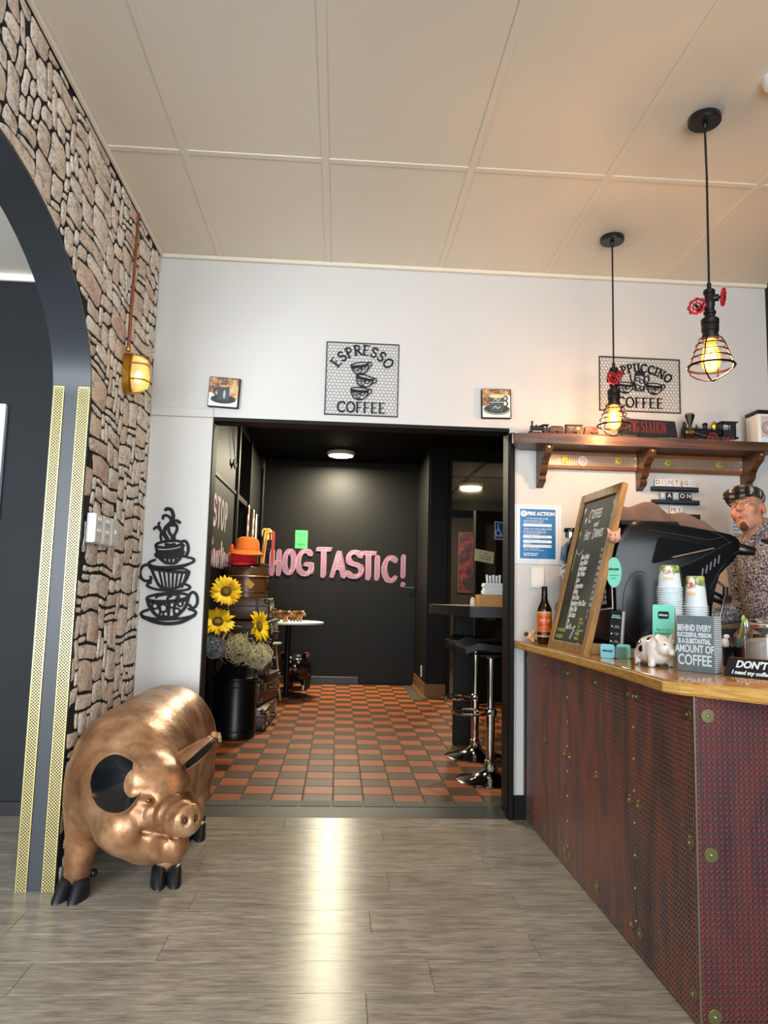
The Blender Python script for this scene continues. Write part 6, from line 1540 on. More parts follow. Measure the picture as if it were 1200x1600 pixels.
MB().box(-.003, -.018, .1045, .003, .018, .1075, bev=.001).build('coin_slot', M('#2a2320', .5), pk)

# ---- paper cups: two upside-down stacks
def mk_cup_mat(zthr):
    c = NT('printed_cup'); o = c.obj(); s_ = c.sep(o); n = c.noise(o, 34, 2); z = c.math('ADD', s_[2], c.math('MULTIPLY', c.math('SUBTRACT', n, .5), .06))
    lf = c.ramp(c.noise(o, 30, 2), [(.38, lin('#6a8459')), (.47, lin('#98aa62')), (.55, lin('#b6bd70')), (.66, lin('#d3cb78'))]); lf.node.color_ramp.interpolation = 'CONSTANT'
    c.col(c.mix(c.math('GREATER_THAN', z, zthr), lin('#dbe6ea'), lf)); c.set(Roughness=.45); return c.m
CUPP = M('#e4e8ea', .45)
def cup_mesh(H, R0, R1, m):
    """upside-down cup: rim at z=0 (radius R0), base at z=H (radius R1)"""
    return MB().lathe([(R0 - .001, .0005), (R0 + .003, .0), (R0 + .0045, .0018), (R0 + .003, .0036), (R0 - .0012, .004), (R1, H - .002), (R1 - .002, H), (R1 - .004, H - .006), (.001, H - .006)], 28, cap=False).data('cup_body', m, 40)
def cup_top(t, H, R0, R1, ang):
    k = (R0 - R1) / H
    o = MB(); n = 10; R_ = []
    zc = H * .66; hh = H * .30; wa = .0165 / R1
    pts = [(-1, -.9), (1, -.9), (1, .2), (.7, .75), (0, 1), (-.7, .75), (-1, .2)]
    def sf(u, v, off): z = zc + v * hh; r = R0 - k * z + off; a = ang + u * wa; return (r * sin(a), -r * cos(a), z)
    rows = []
    for v, hw in ((-1, .95), (-.6, 1.), (-.1, .9), (.4, .85), (.8, .6), (1., .25)): rows.append([sf(hw * (-1 + 2 * i / 8), v, .0004) for i in range(9)])
    MB().loft(rows, cap=False, closed=False).build('white_patch', M('#efece2', .5), t, 40)
    RD = M('#c2452f', .5)
    for i, ch in enumerate('HALO'):
        u = (1.5 - i) / 2.2; p = sf(u * .8, .08, .0011); a = ang + u * .8 * wa
        text(ch, hh * .95, RD, t, name='letter', loc=p, rot=(rad(-90), rad(180), a), sx=.62, ext=.0002)
    rows = [[sf(.95 * (-1 + 2 * i / 8), v, .0009) for i in range(9)] for v in (-.98, -.62)]
    MB().loft(rows, cap=False, closed=False).build('cream_band', M('#e6c79a', .5), t, 40)
SA = math.atan2(-1.25, 2.66)
def stack(x, y, n, H, R0, R1, pitch, zthr, ang, lab_top, lab, grp):
    me_p = cup_mesh(H, R0, R1, mk_cup_mat(zthr)); tl = thing('paper_cup', lab_top, 'paper cup', (x, y, ZT + (n - 1) * pitch)); link('cup_body', me_p, tl); cup_top(tl, H, R0, R1, ang)
    c0 = thing('paper_cup', lab, 'paper cup', (x, y, ZT), 0, grp); link('cup_body', me_p, c0)
    g = random.Random(8)
    for k in range(1, n - 1): copy_tree(c0, None, None, (x + g.uniform(-.0006, .0006), y + g.uniform(-.0006, .0006), ZT + k * pitch), (0, 0, g.uniform(0, 6)))
stack(1.246, 2.69, 34, .086, .0435, .0335, .0084, .055, SA - .1, 'topmost upside-down printed paper cup of the taller stack', 'paper cup nested in the taller upside-down stack beside the mint sign', 'cups of the taller stack')
stack(1.373, 2.745, 25, .118, .043, .0325, .0087, .078, SA - .45, 'topmost upside-down printed paper cup of the shorter stack', 'paper cup nested in the shorter upside-down stack behind the grey quote block', 'cups of the shorter stack')

# ---- quote block
t = thing('quote_block', 'grey wooden block with a white printed coffee saying', 'sign', (1.136, 2.41, ZT), math.atan2(-.83, .55))
GRY = NT('grey_block'); _n = GRY.noise(GRY.obj(), 40, 5); GRY.col(GRY.mix(_n, lin('#59656a'), lin('#7d8b8f'))); GRY.set(Roughness=.6)
MB().box(0, 0, 0, .132, .045, .182, bev=.0015).build('block', GRY.m, t)
CHV = NT('chevron_side'); _s = CHV.sep(CHV.obj()); _q = CHV.math('ABSOLUTE', CHV.math('SUBTRACT', CHV.math('FRACT', CHV.math('MULTIPLY', _s[1], 110)), .5)); CHV.col(CHV.mix(CHV.math('LESS_THAN', CHV.math('FRACT', CHV.math('ADD', CHV.math('MULTIPLY', _s[2], 150), _q)), .5), lin('#16181a'), lin('#e3e6e8'))); CHV.set(Roughness=.6)
MB().box(.132, .001, .001, .1326, .044, .181).build('patterned_side', CHV.m, t)
for s, z, sz, sx in (('BEHIND EVERY', .1415, .0285, .62), ('SUCCESSFUL PERSON', .119, .0205, .605), ('IS A SUBSTANTIAL', .099, .0225, .615), ('AMOUNT OF', .0735, .0345, .655), ('COFFEE', .037, .0485, .70)): text(s, sz, M('#dfe9ec', .6), t, loc=(.063, -.0004, z), sx=sx, bold=.0007)
# ---- desk sign
t = thing('desk_sign', 'low black wedge sign with white DON\'T TALK lettering at the counter edge', 'sign', (1.214, 2.262, ZT), math.atan2(-.83, .55))
b = MB(); b.loft([[(0, 0, 0), (.012, .018, .058), (.012, .021, .058), (0, .05, 0)], [(.34, 0, 0), (.34, .018, .058), (.34, .021, .058), (.34, .05, 0)]]); b.build('wedge', M('#1d1f21', .45), t); MB().box(.012, .0175, .0575, .34, .0215, .0592).build('copper_edge', M('#a5603f', .35, .6), t)
RT = (rad(90 - 17), 0, 0); WL = M('#f4f6f6', .5)
text("DON'T TALK", .0305, WL, t, loc=(.036, .0112, .0385), rot=RT, align='LEFT', shear=.2, bold=.001); text('I need my coffee', .0175, WL, t, loc=(.026, .0038, .0145), rot=RT, align='LEFT', shear=.2, bold=.0006)
# ---- straw cup and its contents
t = thing('utensil_cup', 'glossy black cup on the counter behind the wedge sign', 'cup', (1.432, 2.60, ZT))
MB().lathe([(.001, 0), (.030, 0), (.032, .004), (.033, .07), (.031, .07), (.029, .006), (.001, .005)], 28, cap=False).build('cup_body', M('#121419', .12, .3), t)
for i, (x, y, tx, ty, L, c, lab) in enumerate(((-.014, -.01, -.012, 0, .105, '#d9d2c6', 'cream wooden stick in the black cup'), (.0, -.012, .030, -.01, .15, '#a9c84a', 'lime green spoon in the black cup'), (.012, .0, .04, .0, .14, '#7a7f80', 'grey spoon in the black cup'), (.018, -.008, .045, -.005, .125, '#c8323a', 'red spoon in the black cup'), (.006, -.018, .004, -.006, .095, '#4a8fb5', 'blue straw in the black cup, left one'), (.016, -.015, .012, -.004, .095, '#69b6d6', 'light blue straw in the black cup, right one'))):
    s_ = thing('stirrer', lab, 'utensil', (1.432, 2.60, ZT + .008), group='stirrers in the black cup')
    b = MB(); b.tube([(x, y, 0), (x + tx * .6, y + ty * .6, L * .6), (x + tx, y + ty, L)], .0035, 7)
    if 1 <= i <= 3: b.ball((x + tx * 1.1, y + ty * 1.1, L + .012), (.008, .004, .016), 10, 8)
    b.build('stick', M(c, .4), s_)
t = thing('egg_ornament', 'small white egg-shaped ornament resting in the black cup mouth', 'ornament', (1.40, 2.588, ZT + .085)); MB().ball((0, 0, 0), (.014, .014, .017), 14, 10).build('egg_body', M('#e4ddd0', .4), t); MB().ball((.004, -.004, .022), (.011, .011, .008), 12, 8).build('egg_cap', M('#f2efe9', .4), t)
# ---- clip-top glass jar
t = thing('glass_jar', 'large clear clip-top glass jar at the right picture edge', 'jar', (1.452, 2.42, ZT))
GL_ = M('#f3f6f6', .03, trans=1., ior=1.42)
MB().lathe([(.001, 0), (.060, 0), (.066, .006), (.067, .02), (.067, .125), (.062, .14), (.056, .146), (.056, .158), (.053, .158), (.053, .145), (.059, .137), (.063, .123), (.063, .012), (.057, .006), (.001, .006)], 40, cap=False).build('jar_body', GL_, t)
MB().lathe([(.001, .160), (.058, .160), (.060, .163), (.060, .172), (.056, .176), (.001, .178)], 36).build('lid', GL_, t); MB().torus((0, 0, .159), .057, .0022, 36, 6).build('seal_ring', M('#d3b08c', .6), t)
MB().tube([(-.06, .0, .146), (-.068, -.008, .150), (-.070, -.008, .172), (-.062, 0, .176)], .002, 6).tube([(-.068, .008, .120), (-.072, .0, .14), (-.072, 0, .165)], .002, 6).torus((0, 0, .148), .059, .0018, 36, 6).build('wire_clip', M('#c9c9c6', .2, 1), t)
g_ = MB().lathe([(.001, .008), (.060, .008), (.061, .10), (.05, .108), (.02, .112), (.001, .11)], 28).build('pale_sugar', M('#d9c6bd', .8, var=.12, scale=60, bump=.3), t)

# ---- behind the counter: bench and towel dispenser
t = thing('back_bench', 'stainless back bench along the wall behind the machine', 'bench', (0, 0, 0))
MB().box(1.70, 3.68, .98, 2.42, YW - .012, 1.02, bev=.004).build('bench_top', M('#8e8f90', .3, .85), t); MB().box(1.72, 3.70, .08, 2.42, YW - .012, .98).build('cupboard', M('#6f6a66', .5), t)
for x in (1.74, 2.08): d = MB().box(x, 3.685, .12, x + .32, 3.70, .95, bev=.003).build('door', M('#77726e', .45), t); MB().box(x + .26, 3.67, .8, x + .28, 3.685, .9, bev=.002).build('handle', M('#c0c0c0', .25, 1), d)
t = thing('towel_dispenser', 'white rounded towel dispenser on the wall behind the barista', 'dispenser', (2.165, YW, 1.19))
b = MB(); b.box(-.075, -.14, 0, .075, -.002, .30, bev=.022, seg=4); b.build('housing', M('#d8cbc2', .25), t); MB().box(-.06, -.09, -.002, .06, -.03, .003).build('paper_slot', M('#3a3634', .6), t); MB().box(-.02, -.1425, .20, .02, -.139, .23, bev=.002).build('lock_plate', M('#9a938c', .4), t)
t = thing('wall_leaflet', 'small printed leaflet stuck on the wall beside the barista', 'leaflet', (2.225, YW - .002, 1.575)); MB().box(-.045, -.0015, -.075, .045, 0, .05).build('paper', M('#cfdbe6', .5), t)
for k in range(5): MB().box(-.035, -.002, -.06 + k * .02, -.035 + .05 * (1 - .1 * k), -.0015, -.053 + k * .02).build('print_line', M('#7d8ea0', .6), t)

# ================================================================ the bronze pig
def bronze_mat():
    t = NT('bronze_paint'); o = t.obj(); a = t.noise(o, 5, 4, .6); b = t.noise(o, 22, 5, .65); s_ = t.sep(o)
    c = t.ramp(a, [(.30, lin('#6f4a31')), (.46, lin('#986b49')), (.6, lin('#b58a66')), (.78, lin('#cfae8e'))])
    c = t.mix(t.math('MULTIPLY', t.ramp(b, [(.35, 1.), (.5, 0.)]), .35), c, lin('#5e3a1e'))
    t.col(c); t.set(Metallic=.52, Roughness=t.math('MULTIPLY_ADD', b, .22, .24)); t.bump(t.math('ADD', t.math('MULTIPLY', a, 1.), t.math('MULTIPLY', b, .35)), .3, .02); return t.m
BRONZE = bronze_mat(); HOOF = M('#17181b', .38, var=.2, scale=12); EARIN = M('#0d0f13', .22, var=.3, scale=6, coat=.3)
PG = (-.80, 3.30, 0.)
pig = thing('pig_statue', 'large bronze painted pig statue with black ears and hooves by the stone wall', 'statue', PG)
HC = np.array((-.668, 2.775, .418)); th_ = rad(43); pit = rad(-5)
fwd = np.array((sin(th_) * cos(pit), -cos(th_) * cos(pit), sin(pit))); sid = np.array((cos(th_), sin(th_), 0.)); upv = np.cross(sid, fwd); upv = -upv if upv[2] < 0 else upv
HR = np.stack([sid, fwd, upv], 1)       # columns: local x (viewer right), y forward, z up
hp = lambda s_, f_, u_: HC + sid * s_ + fwd * f_ + upv * u_
def f_pig(X, Y, Z):
    X = X + PG[0]; Y = Y + PG[1]
    d = d_ell(X, Y, Z, (-.795, 3.38, .452), (.228, .50, .245))
    d = smin(d, d_ell(X, Y, Z, (-.795, 3.66, .45), (.215, .235, .235)), .08)
    d = smin(d, d_ell(X, Y, Z, (-.79, 3.05, .44), (.232, .27, .25)), .08)
    d = smin(d, d_ell(X, Y, Z, (-.755, 2.90, .44), (.20, .2, .2)), .08)
    h = d_ell(X, Y, Z, HC - fwd * .02, (.150, .17, .142), HR)
    h = smin(h, d_ell(X, Y, Z, hp(0, -.01, -.10), (.172, .165, .118), HR), .05)
    h = smin(h, d_ell(X, Y, Z, hp(0, .07, .05), (.105, .085, .075), HR), .05)
    for s in (-1, 1):
        h = smin(h, d_ell(X, Y, Z, hp(s * .105, .06, -.075), (.075, .085, .085), HR), .04)
    # snout with rings of wrinkles
    P = [X - HC[0], Y - HC[1], Z - HC[2]]; f_ = P[0] * fwd[0] + P[1] * fwd[1] + P[2] * fwd[2]
    w = .0045 * np.sin(f_ * 150) * np.clip((f_ - .12) / .04, 0, 1) * np.clip((.255 - f_) / .02, 0, 1)
    sn = d_cap(X, Y, Z, hp(0, .10, -.02), hp(0, .255, -.012), .088, .056) + w
    h = smin(h, sn, .035)
    h = smin(h, d_ell(X, Y, Z, hp(0, .284, -.004), (.056, .018, .053), HR), .012)
    jaw = d_cap(X, Y, Z, hp(0, .06, -.125), hp(0, .200, -.112), .100, .058)
    h = smin(h, jaw, .03)
    h = smax(h, -d_cap(X, Y, Z, hp(-.082, .14, -.070), hp(.0, .268, -.072), .009, .006), .012)
    h = smax(h, -d_cap(X, Y, Z, hp(.082, .14, -.070), hp(.0, .268, -.072), .009, .006), .012)
    for s in (-1, 1):
        h = smax(h, -d_ell(X, Y, Z, hp(s * .020, .306, .002), (.0105, .022, .014), HR), .006)
        h = smax(h, -d_ell(X, Y, Z, hp(s * .066, .140, .028), (.026, .020, .015), HR), .014)     # eye socket
        h = smin(h, d_ell(X, Y, Z, hp(s * .064, .118, .028), (.022, .024, .015), HR), .006)        # eyeball bulge
        h = smin(h, d_cap(X, Y, Z, hp(s * .040, .146, .050), hp(s * .100, .100, .052), .006, .012), .024)   # brow
        h = smin(h, d_cap(X, Y, Z, hp(s * .050, .150, .006), hp(s * .100, .112, .004), .005, .010), .018)   # lower lid
    h = smin(h, d_cap(X, Y, Z, hp(-.05, .02, .062), hp(-.078, .074, .094), .050, .030), .025)      # root of the open ear
    d = smin(d, h, .055)
    for s in (-1, 1):      # legs
        fx, fy_ = (-.952, 2.965) if s < 0 else (-.648, 3.10)
        d = smin(d, d_ell(X, Y, Z, (-.790 + s * .13, fy_ + .06, .36), (.100, .15, .19)), .06)
        d = smin(d, d_cap(X, Y, Z, (-.795 + s * .14, fy_ + .03, .32), (fx, fy_ + .01, .075), .080, .048), .04)
        rx_, ry_ = (-.955, 3.66) if s < 0 else (-.648, 3.645)
        d = smin(d, d_ell(X, Y, Z, (-.792 + s * .125, 3.64, .36), (.098, .19, .20)), .05)
        d = smin(d, d_cap(X, Y, Z, (-.795 + s * .145, 3.70, .27), (rx_, ry_ + .045, .19), .075, .055), .04)
        d = smin(d, d_cap(X, Y, Z, (rx_, ry_ + .045, .19), (rx_, ry_ + .012, .075), .055, .042), .03)
    # skin folds on the neck
    return d + .0035 * np.sin(16 * X + 30 * Y + 9 * Z) * np.exp(-((Y - 2.93) / .11) ** 2)
V, Q = snet(f_pig, (-.30, -.86, .02), (.42, .68, .76), .0095)
body = link('body', np_mesh('body', V, Q, BRONZE), pig)
L3 = lambda p: Vector((p[0] - PG[0], p[1] - PG[1], p[2] - PG[2]))
def hoof(x, y, rz):
    b = MB()
    for s in (-1, 1):
        R_ = []
        for (z, l, w, o) in ((0, .078, .030, .012), (.008, .076, .031, .01), (.036, .056, .029, .002), (.058, .046, .027, -.003), (.066, .03, .02, -.002)):
            R_.append([(s * .030 + w * cos(a), -.018 - o + l * (sin(a) if sin(a) < 0 else .62 * sin(a)), z) for a in [2 * pi * i / 14 for i in range(14)]])
        b.loft(R_)
    for s in (-1, 1): b.ball((s * .042, .048, .062), (.015, .018, .016), 10, 8)
    o = b.build('hoof', HOOF, pig, 50); o.location = L3((x, y, 0)); o.rotation_euler = (0, 0, rz)
hoof(-.952, 2.965, rad(-8)); hoof(-.648, 3.10, rad(14)); hoof(-.955, 3.66, 0); hoof(-.648, 3.645, rad(10))
def pig_ear(B, d, n, L, W, cup, roll=.3):
    B, d, n = Vector(B), Vector(d).normalized(), Vector(n); n = (n - d * n.dot(d)).normalized(); s_ = d.cross(n)
    def P(f, g, off):
        w = W * (.36 + .64 * sin(pi * f)) if f < .5 else W * math.sqrt(max(0., 1 - ((f - .5) / .5) ** 2))
        w = max(w, .003)
        return L3(B + d * L * f + s_ * w * g + n * (cup * (g * g - .5) * (1 - f ** 3) + off) + n * (.05 * L * f * f * roll))
    N, K = 18, 12; gs = [-1 + 2 * i / K for i in range(K + 1)]
    R_ = [[P(f / N, g, 0) for g in gs] + [P(f / N, g * .985, -.012 * (1 - g * g * .7)) for g in gs[::-1]] for f in range(N + 1)]
    e = MB().loft(R_).build('ear', BRONZE, pig, 60)
    R_ = [[P(.1 + f / N * .885, g * .93, .0015) for g in gs] + [P(.1 + f / N * .885, g * .92, .0003) for g in gs[::-1]] for f in range(N + 1)]
    MB().loft(R_).build('ear_lining', EARIN, e, 60)
pig_ear(hp(-.080, .085, .094), (-.86, -.48, -.16), (.2, -1, .35), .160, .102, .05, -.5)
pig_ear(hp(.095, .0, .070), (.80, .22, .60), (.5, -.25, -.75), .19, .085, .05, .3)
for s in (-1, 1):
    q = hp(s * .066, .135, .028); MB().ball(L3(q), (.012, .012, .010), 12, 8).build('eye', M('#6b4526', .25, .6), pig)
for s in (-1, 1): MB().ball((0, 0, 0), (.0085, .0085, .0115), 12, 8, T=Matrix.Translation(L3(hp(s * .020, .297, .002)))).build('nostril', M('#3a2416', .6), pig)
b = MB(); b.tube([L3((-.795, 3.88 + .02, .52)), L3((-.79, 3.915, .50)), L3((-.77, 3.92, .47)), L3((-.79, 3.925, .44)), L3((-.81, 3.915, .46))], [.014, .013, .012, .010, .007], 8); b.build('tail', BRONZE, pig)
g = random.Random(2); b = MB(); tip = hp(.095, .0, .070) + np.array((.80, .22, .62)) / np.linalg.norm((.80, .22, .62)) * .19
for _ in range(9): b.ball(L3(tip + np.array([g.uniform(-.018, .018) for _ in range(3)])), g.uniform(.008, .013), 7, 5)
b.build('chipped_plaster', M('#9a7250', .85, var=.3, scale=40), pig)

# ================================================================ small pigs: one form, three uses
PV, PQ = piggy_mesh(.028)
BM_ = NT('carved_wood_pig'); _o = BM_.obj(); BM_.col(BM_.ramp(BM_.noise(_o, 6, 4), [(.34, lin('#2a160c')), (.46, lin('#7a4d24')), (.62, lin('#c59357')), (.8, lin('#d8ad72'))])); BM_.set(Roughness=.35)
PIGW = np_mesh('pig_body', PV * .21, PQ, BM_.m)
def little_pig(loc, rz, lab, eye=True):
    t = thing('pig_figurine', lab, 'figurine', loc, rz, 'carved pigs on the white table')
    link('pig_body', PIGW, t)
    for s in (-1, 1):
        MB().ball((s * .0195, -.116, .098), .004, 8, 6).build('eye', M('#0a0806', .2), t)
        for yy in (-.052, .048): MB().cyl((s * .027, yy, 0), (s * .027, yy, .014), .013, .0115, 10).build('hoof', M('#1d120b', .4), t)
    return t
little_pig((-.62, 8.28, .828), rad(62), 'carved brown pig on the white table, whole body in view facing right')
little_pig((-.47, 8.46, .828), rad(52), 'carved brown pig on the white table, farther right and half hidden by the other')
little_pig((-.74, 8.42, .828), rad(80), 'carved brown pig on the white table, mostly hidden behind the suitcases')
# black pig with red ears on the floor
bp = thing('pig_money_box', 'black pig figure with red-lined ears under the white table', 'figurine', (-.46, 9.08, .0), rad(-6), None)
BK = M('#0c0c0e', .22, coat=.4)
V2, Q2 = snet(f_piggy(fat=1.25, legr=.06, leglen=.14), (-.42, -.78, -.03), (.42, .52, .9), .028)
link('pig_body', np_mesh('pig_body', V2 * .62 * np.array([1.05, .75, 1.12]), Q2, BK), bp)
for s in (-1, 1):
    b = MB(); b.ball((s * .13, -.235, .40), (.045, .012, .05), 14, 10, T=None); b.build('ear', BK, bp)
    MB().torus((s * .135, -.24, .40), .045, .006, 20, 6, axis='y', a0=-40 if s > 0 else 90, a1=120 if s > 0 else 220).build('ear_trim', M('#b3261e', .4), bp)
    MB().ball((s * .05, -.275, .335), .013, 10, 8).build('eye', M('#c9c2b4', .3), bp)
    MB().torus((s * .026, -.352, .262), .014, .004, 14, 6, axis='y').build('nostril_ring', M('#c9c2b4', .3), bp)
    for yy in (-.115, .10): MB().box(s * .10 - .012, yy - .07, .005, s * .10 + .012, yy - .058, .06).build('hoof_mark', M('#b9b3a8', .4), bp)

# ================================================================ the barista
PX, PY_, YAW = 2.135, 3.42, rad(-82)
man = thing('person', 'man in a plaid flat cap and speckled shirt behind the coffee machine, looking left', 'person', (PX, PY_, 0), YAW)
SKIN = NT('skin'); _o = SKIN.obj(); SKIN.col(SKIN.mix(SKIN.noise(_o, 14, 3), lin('#b87a60'), lin('#d09a7c'))); SKIN.set(Roughness=.5, Subsurface_Weight=.12, Subsurface_Radius=(.6, .25, .15), Subsurface_Scale=.02); SKIN = SKIN.m
SH = NT('speckled_shirt'); _o = SH.obj()
_v = SH.t.nodes.new('ShaderNodeTexVoronoi'); _v.inputs['Scale'].default_value = 210; SH.l(_o, _v.inputs['Vector'])
_c = SH.ramp(SH.sep(_v.outputs['Color'])[0], [(.0, lin('#25222a')), (.30, lin('#3c3640')), (.40, lin('#7d7480')), (.55, lin('#b5aeac')), (.72, lin('#8d8188')), (.86, lin('#c9c2bf'))]); _c.node.color_ramp.interpolation = 'CONSTANT'
SH.col(_c); SH.set(Roughness=.9); SHIRT = SH.m
EZ = 1.605
HRm = rotz(rad(32)) @ roty(rad(-13)) @ rotx(rad(-12))
HCm = np.array((-.02, -.155, EZ)); HS = .9
def h_loc(X, Y, Z):
    p = [X - HCm[0], Y - HCm[1], Z - HCm[2]]
    return [(HRm[0][i] * p[0] + HRm[1][i] * p[1] + HRm[2][i] * p[2]) / HS for i in range(3)]
def f_skull(x, y, z, feat=True):
    d = d_ell(x, y, z, (0, .018, .032), (.074, .098, .098))
    d = smin(d, d_ell(x, y, z, (0, -.030, -.04), (.055, .064, .080)), .03)
    d = smin(d, d_cap(x, y, z, (-.046, .0, -.075), (-.010, -.07, -.112), .017, .017), .03)
    d = smin(d, d_cap(x, y, z, (.046, .0, -.075), (.010, -.07, -.112), .017, .017), .03)
    d = smin(d, d_ell(x, y, z, (0, -.076, -.114), (.021, .020, .020)), .02)
    d = smin(d, d_cap(x, y, z, (0, .03, -.06), (0, .07, -.16), .058, .058), .03)
    if feat:
        for s in (-1, 1):
            d = smin(d, d_ell(x, y, z, (s * .042, -.066, -.028), (.024, .022, .022)), .025)
            d = smax(d, -d_ell(x, y, z, (s * .031, -.100, .002), (.019, .017, .0135)), .012)
            d = smin(d, d_cap(x, y, z, (s * .012, -.090, .024), (s * .045, -.078, .024), .010, .009), .012)
            d = smin(d, d_cap(x, y, z, (s * .018, -.0905, -.010), (s * .042, -.080, -.008), .004, .004), .007)
            e = d_ell(x, y, z, (s * .079, .018, -.008), (.010, .021, .033))
            e = smax(e, -d_ell(x, y, z, (s * .090, .014, -.006), (.010, .012, .021)), .006)
            d = smin(d, e, .008)
            d = smin(d, d_ell(x, y, z, (s * .011, -.106, -.032), (.008, .010, .008)), .006)
        d = smin(d, d_cap(x, y, z, (0, -.092, .012), (0, -.118, -.026), .0075, .0115), .012)
        d = smin(d, d_cap(x, y, z, (-.022, -.086, -.066), (0, -.096, -.064), .006, .008), .006)
        d = smin(d, d_cap(x, y, z, (.022, -.086, -.066), (0, -.096, -.064), .006, .008), .006)
        d = smin(d, d_cap(x, y, z, (-.018, -.087, -.078), (.018, -.087, -.078), .007, .007), .006)
        d = smax(d, -d_cap(x, y, z, (-.026, -.094, -.0715), (.026, -.094, -.0715), .0025, .0025), .004)
    return d
def f_head(X, Y, Z):
    x, y, z = h_loc(X, Y, Z); return f_skull(x, y, z) * HS
AR = {}      # arm joints (person-local): shoulder, elbow, wrist
AR[-1] = ((-.195, .0, 1.415), (-.245, .02, 1.12), (-.17, -.24, 1.075))
AR[1] = ((.195, .0, 1.415), (.245, .03, 1.12), (.15, -.22, 1.05))
def lean(X, Y, Z):
    s = np.clip((Z - .95) / .5, 0, 1.15); return X + .01 * s, Y + .075 * s
def f_torso(X, Y, Z):
    X, Y = lean(X, Y, Z)
    d = d_ell(X, Y, Z, (0, .01, 1.25), (.175, .115, .27)); d = smin(d, d_ell(X, Y, Z, (0, -.0, 1.0), (.155, .112, .2)), .08)
    d = smin(d, d_cap(X, Y, Z, (-.165, .01, 1.425), (.165, .01, 1.425), .06, .06), .07)
    return smin(d, d_cap(X, Y, Z, (0, .01, 1.43), (0, .012, 1.515), .075, .057), .05)
def f_legs(X, Y, Z):
    d = d_ell(X, Y, Z, (0, .01, .90), (.165, .12, .13))
    for s in (-1, 1):
        d = smin(d, d_cap(X, Y, Z, (s * .085, .0, .86), (s * .095, -.01, .48), .085, .058), .04)
        d = smin(d, d_cap(X, Y, Z, (s * .095, -.01, .48), (s * .10, .01, .09), .056, .04), .02)
    return d
def f_hand(X, Y, Z, s):
    X, Y = lean(X, Y, Z)
    w = np.array(AR[s][2]); e = np.array(AR[s][1]); f_ = (w - e) / np.linalg.norm(w - e); sd = np.array((1., 0, 0)); sd = sd - f_ * sd.dot(f_); sd /= np.linalg.norm(sd); dn = np.cross(f_, sd); dn = -dn if dn[2] > 0 else dn
    P = lambda a, b, c: w + f_ * a + sd * b + dn * c
    Rm = np.stack([sd, f_, dn], 1)
    d = d_ell(X, Y, Z, P(.05, 0, .004), (.042, .052, .017), Rm)
    for i, (o, L) in enumerate(((-.031, .070), (-.010, .080), (.011, .074), (.031, .058))):
        k = P(.085, o, .004); m_ = P(.085 + L * .45, o * 1.06, .022); t_ = P(.085 + L * .62, o * 1.06, .022 + L * .48)
        d = smin(d, smin(d_cap(X, Y, Z, k, m_, .0095, .0088), d_cap(X, Y, Z, m_, t_, .0088, .0072), .004), .004)
    th0, th1, th2 = P(.03, -s * .036, .006), P(.065, -s * .062, .022), P(.095, -s * .060, .034)
    return smin(d, smin(d_cap(X, Y, Z, th0, th1, .014, .0105), d_cap(X, Y, Z, th1, th2, .0105, .008), .005), .010)
def f_arms(X, Y, Z, g=0.):
    d = None
    X0, Y0 = X, Y; X, Y = lean(X, Y, Z)
    for s in (-1, 1):
        a, b_, c = AR[s]
        q = smin(d_cap(X, Y, Z, a, b_, .054 + g, .043 + g), d_cap(X, Y, Z, b_, c, .042 + g, .029 + g), .02)
        d = q if d is None else np.minimum(d, q)
    return d
def f_body(X, Y, Z): return smin(smin(f_torso(X, Y, Z), f_legs(X, Y, Z), .05), f_arms(X, Y, Z), .03)
V1, Q1 = snet(f_body, (-.38, -.36, .02), (.34, .2, 1.56), .016)
V3, Q3 = snet(f_head, (-.2, -.38, EZ - .24), (.18, .07, EZ + .18), .0042)
vs, qs = [V1, V3], [Q1, Q3 + len(V1)]; nv = len(V1) + len(V3)
for s in (-1, 1):
    w = np.array(AR[s][2]); Vh, Qh = snet(lambda X, Y, Z: smin(f_hand(X, Y, Z, s), d_cap(*lean(X, Y, Z), Z, AR[s][1], AR[s][2], .040, .029), .012), w - np.array((.14, .26, .12)), w + np.array((.12, .06, .09)), .0048)
    vs.append(Vh); qs.append(Qh + nv); nv += len(Vh)
link('body', np_mesh('body', np.concatenate(vs), np.concatenate(qs), SKIN), man)
def f_shirt(X, Y, Z):
    d = smin(f_torso(X, Y, Z) - .012, f_arms(X, Y, Z, .012), .03)
    d = d + .0022 * np.sin(38 * Z + 22 * X) * np.sin(25 * Y + 9 * Z)
    d = np.maximum(d, .84 - Z)
    d = np.maximum(d, -d_cap(X, Y, Z, (-.015, -.085, 1.545), (-.02, -.14, 1.68), .056, .078))
    XL_, YL_ = lean(X, Y, Z)
    for s in (-1, 1):
        w = np.array(AR[s][2]); f_ = (w - np.array(AR[s][1])); f_ /= np.linalg.norm(f_)
        d = np.maximum(d, np.where((XL_ * s > 0.0) & (YL_ < -.1), (XL_ - w[0]) * f_[0] + (YL_ - w[1]) * f_[1] + (Z - w[2]) * f_[2] - .005, -9))
    return d
sdf_obj('shirt', f_shirt, (-.40, -.36, .80), (.36, .22, 1.62), .011, SHIRT, man)
b = MB()      # standing collar
for s in (-1, 1):
    R_ = []
    for i in range(13):
        a = rad(-90 + s * (22 + i * 158 / 12)); rr = .072
        x, y = rr * 1.0 * cos(a), .012 + rr * sin(a) * (1.05); z0 = 1.475 + .03 * sin(a); z1 = z0 + .065 - .02 * (i < 2); o = 1.14
        R_.append([(x, y, z0), (x * o, y * o, z1), (x * o * 1.06, y * o * 1.06, z1 - .002), (x * 1.25, (y - .012) * 1.25 + .012, z0 - .01)])
    b.loft(R_, T=Matrix.Translation((-.022, -.055, .0)) @ Matrix.Rotation(rad(14), 4, 'X') if False else Matrix.Translation((-.014, -.085, .004)))
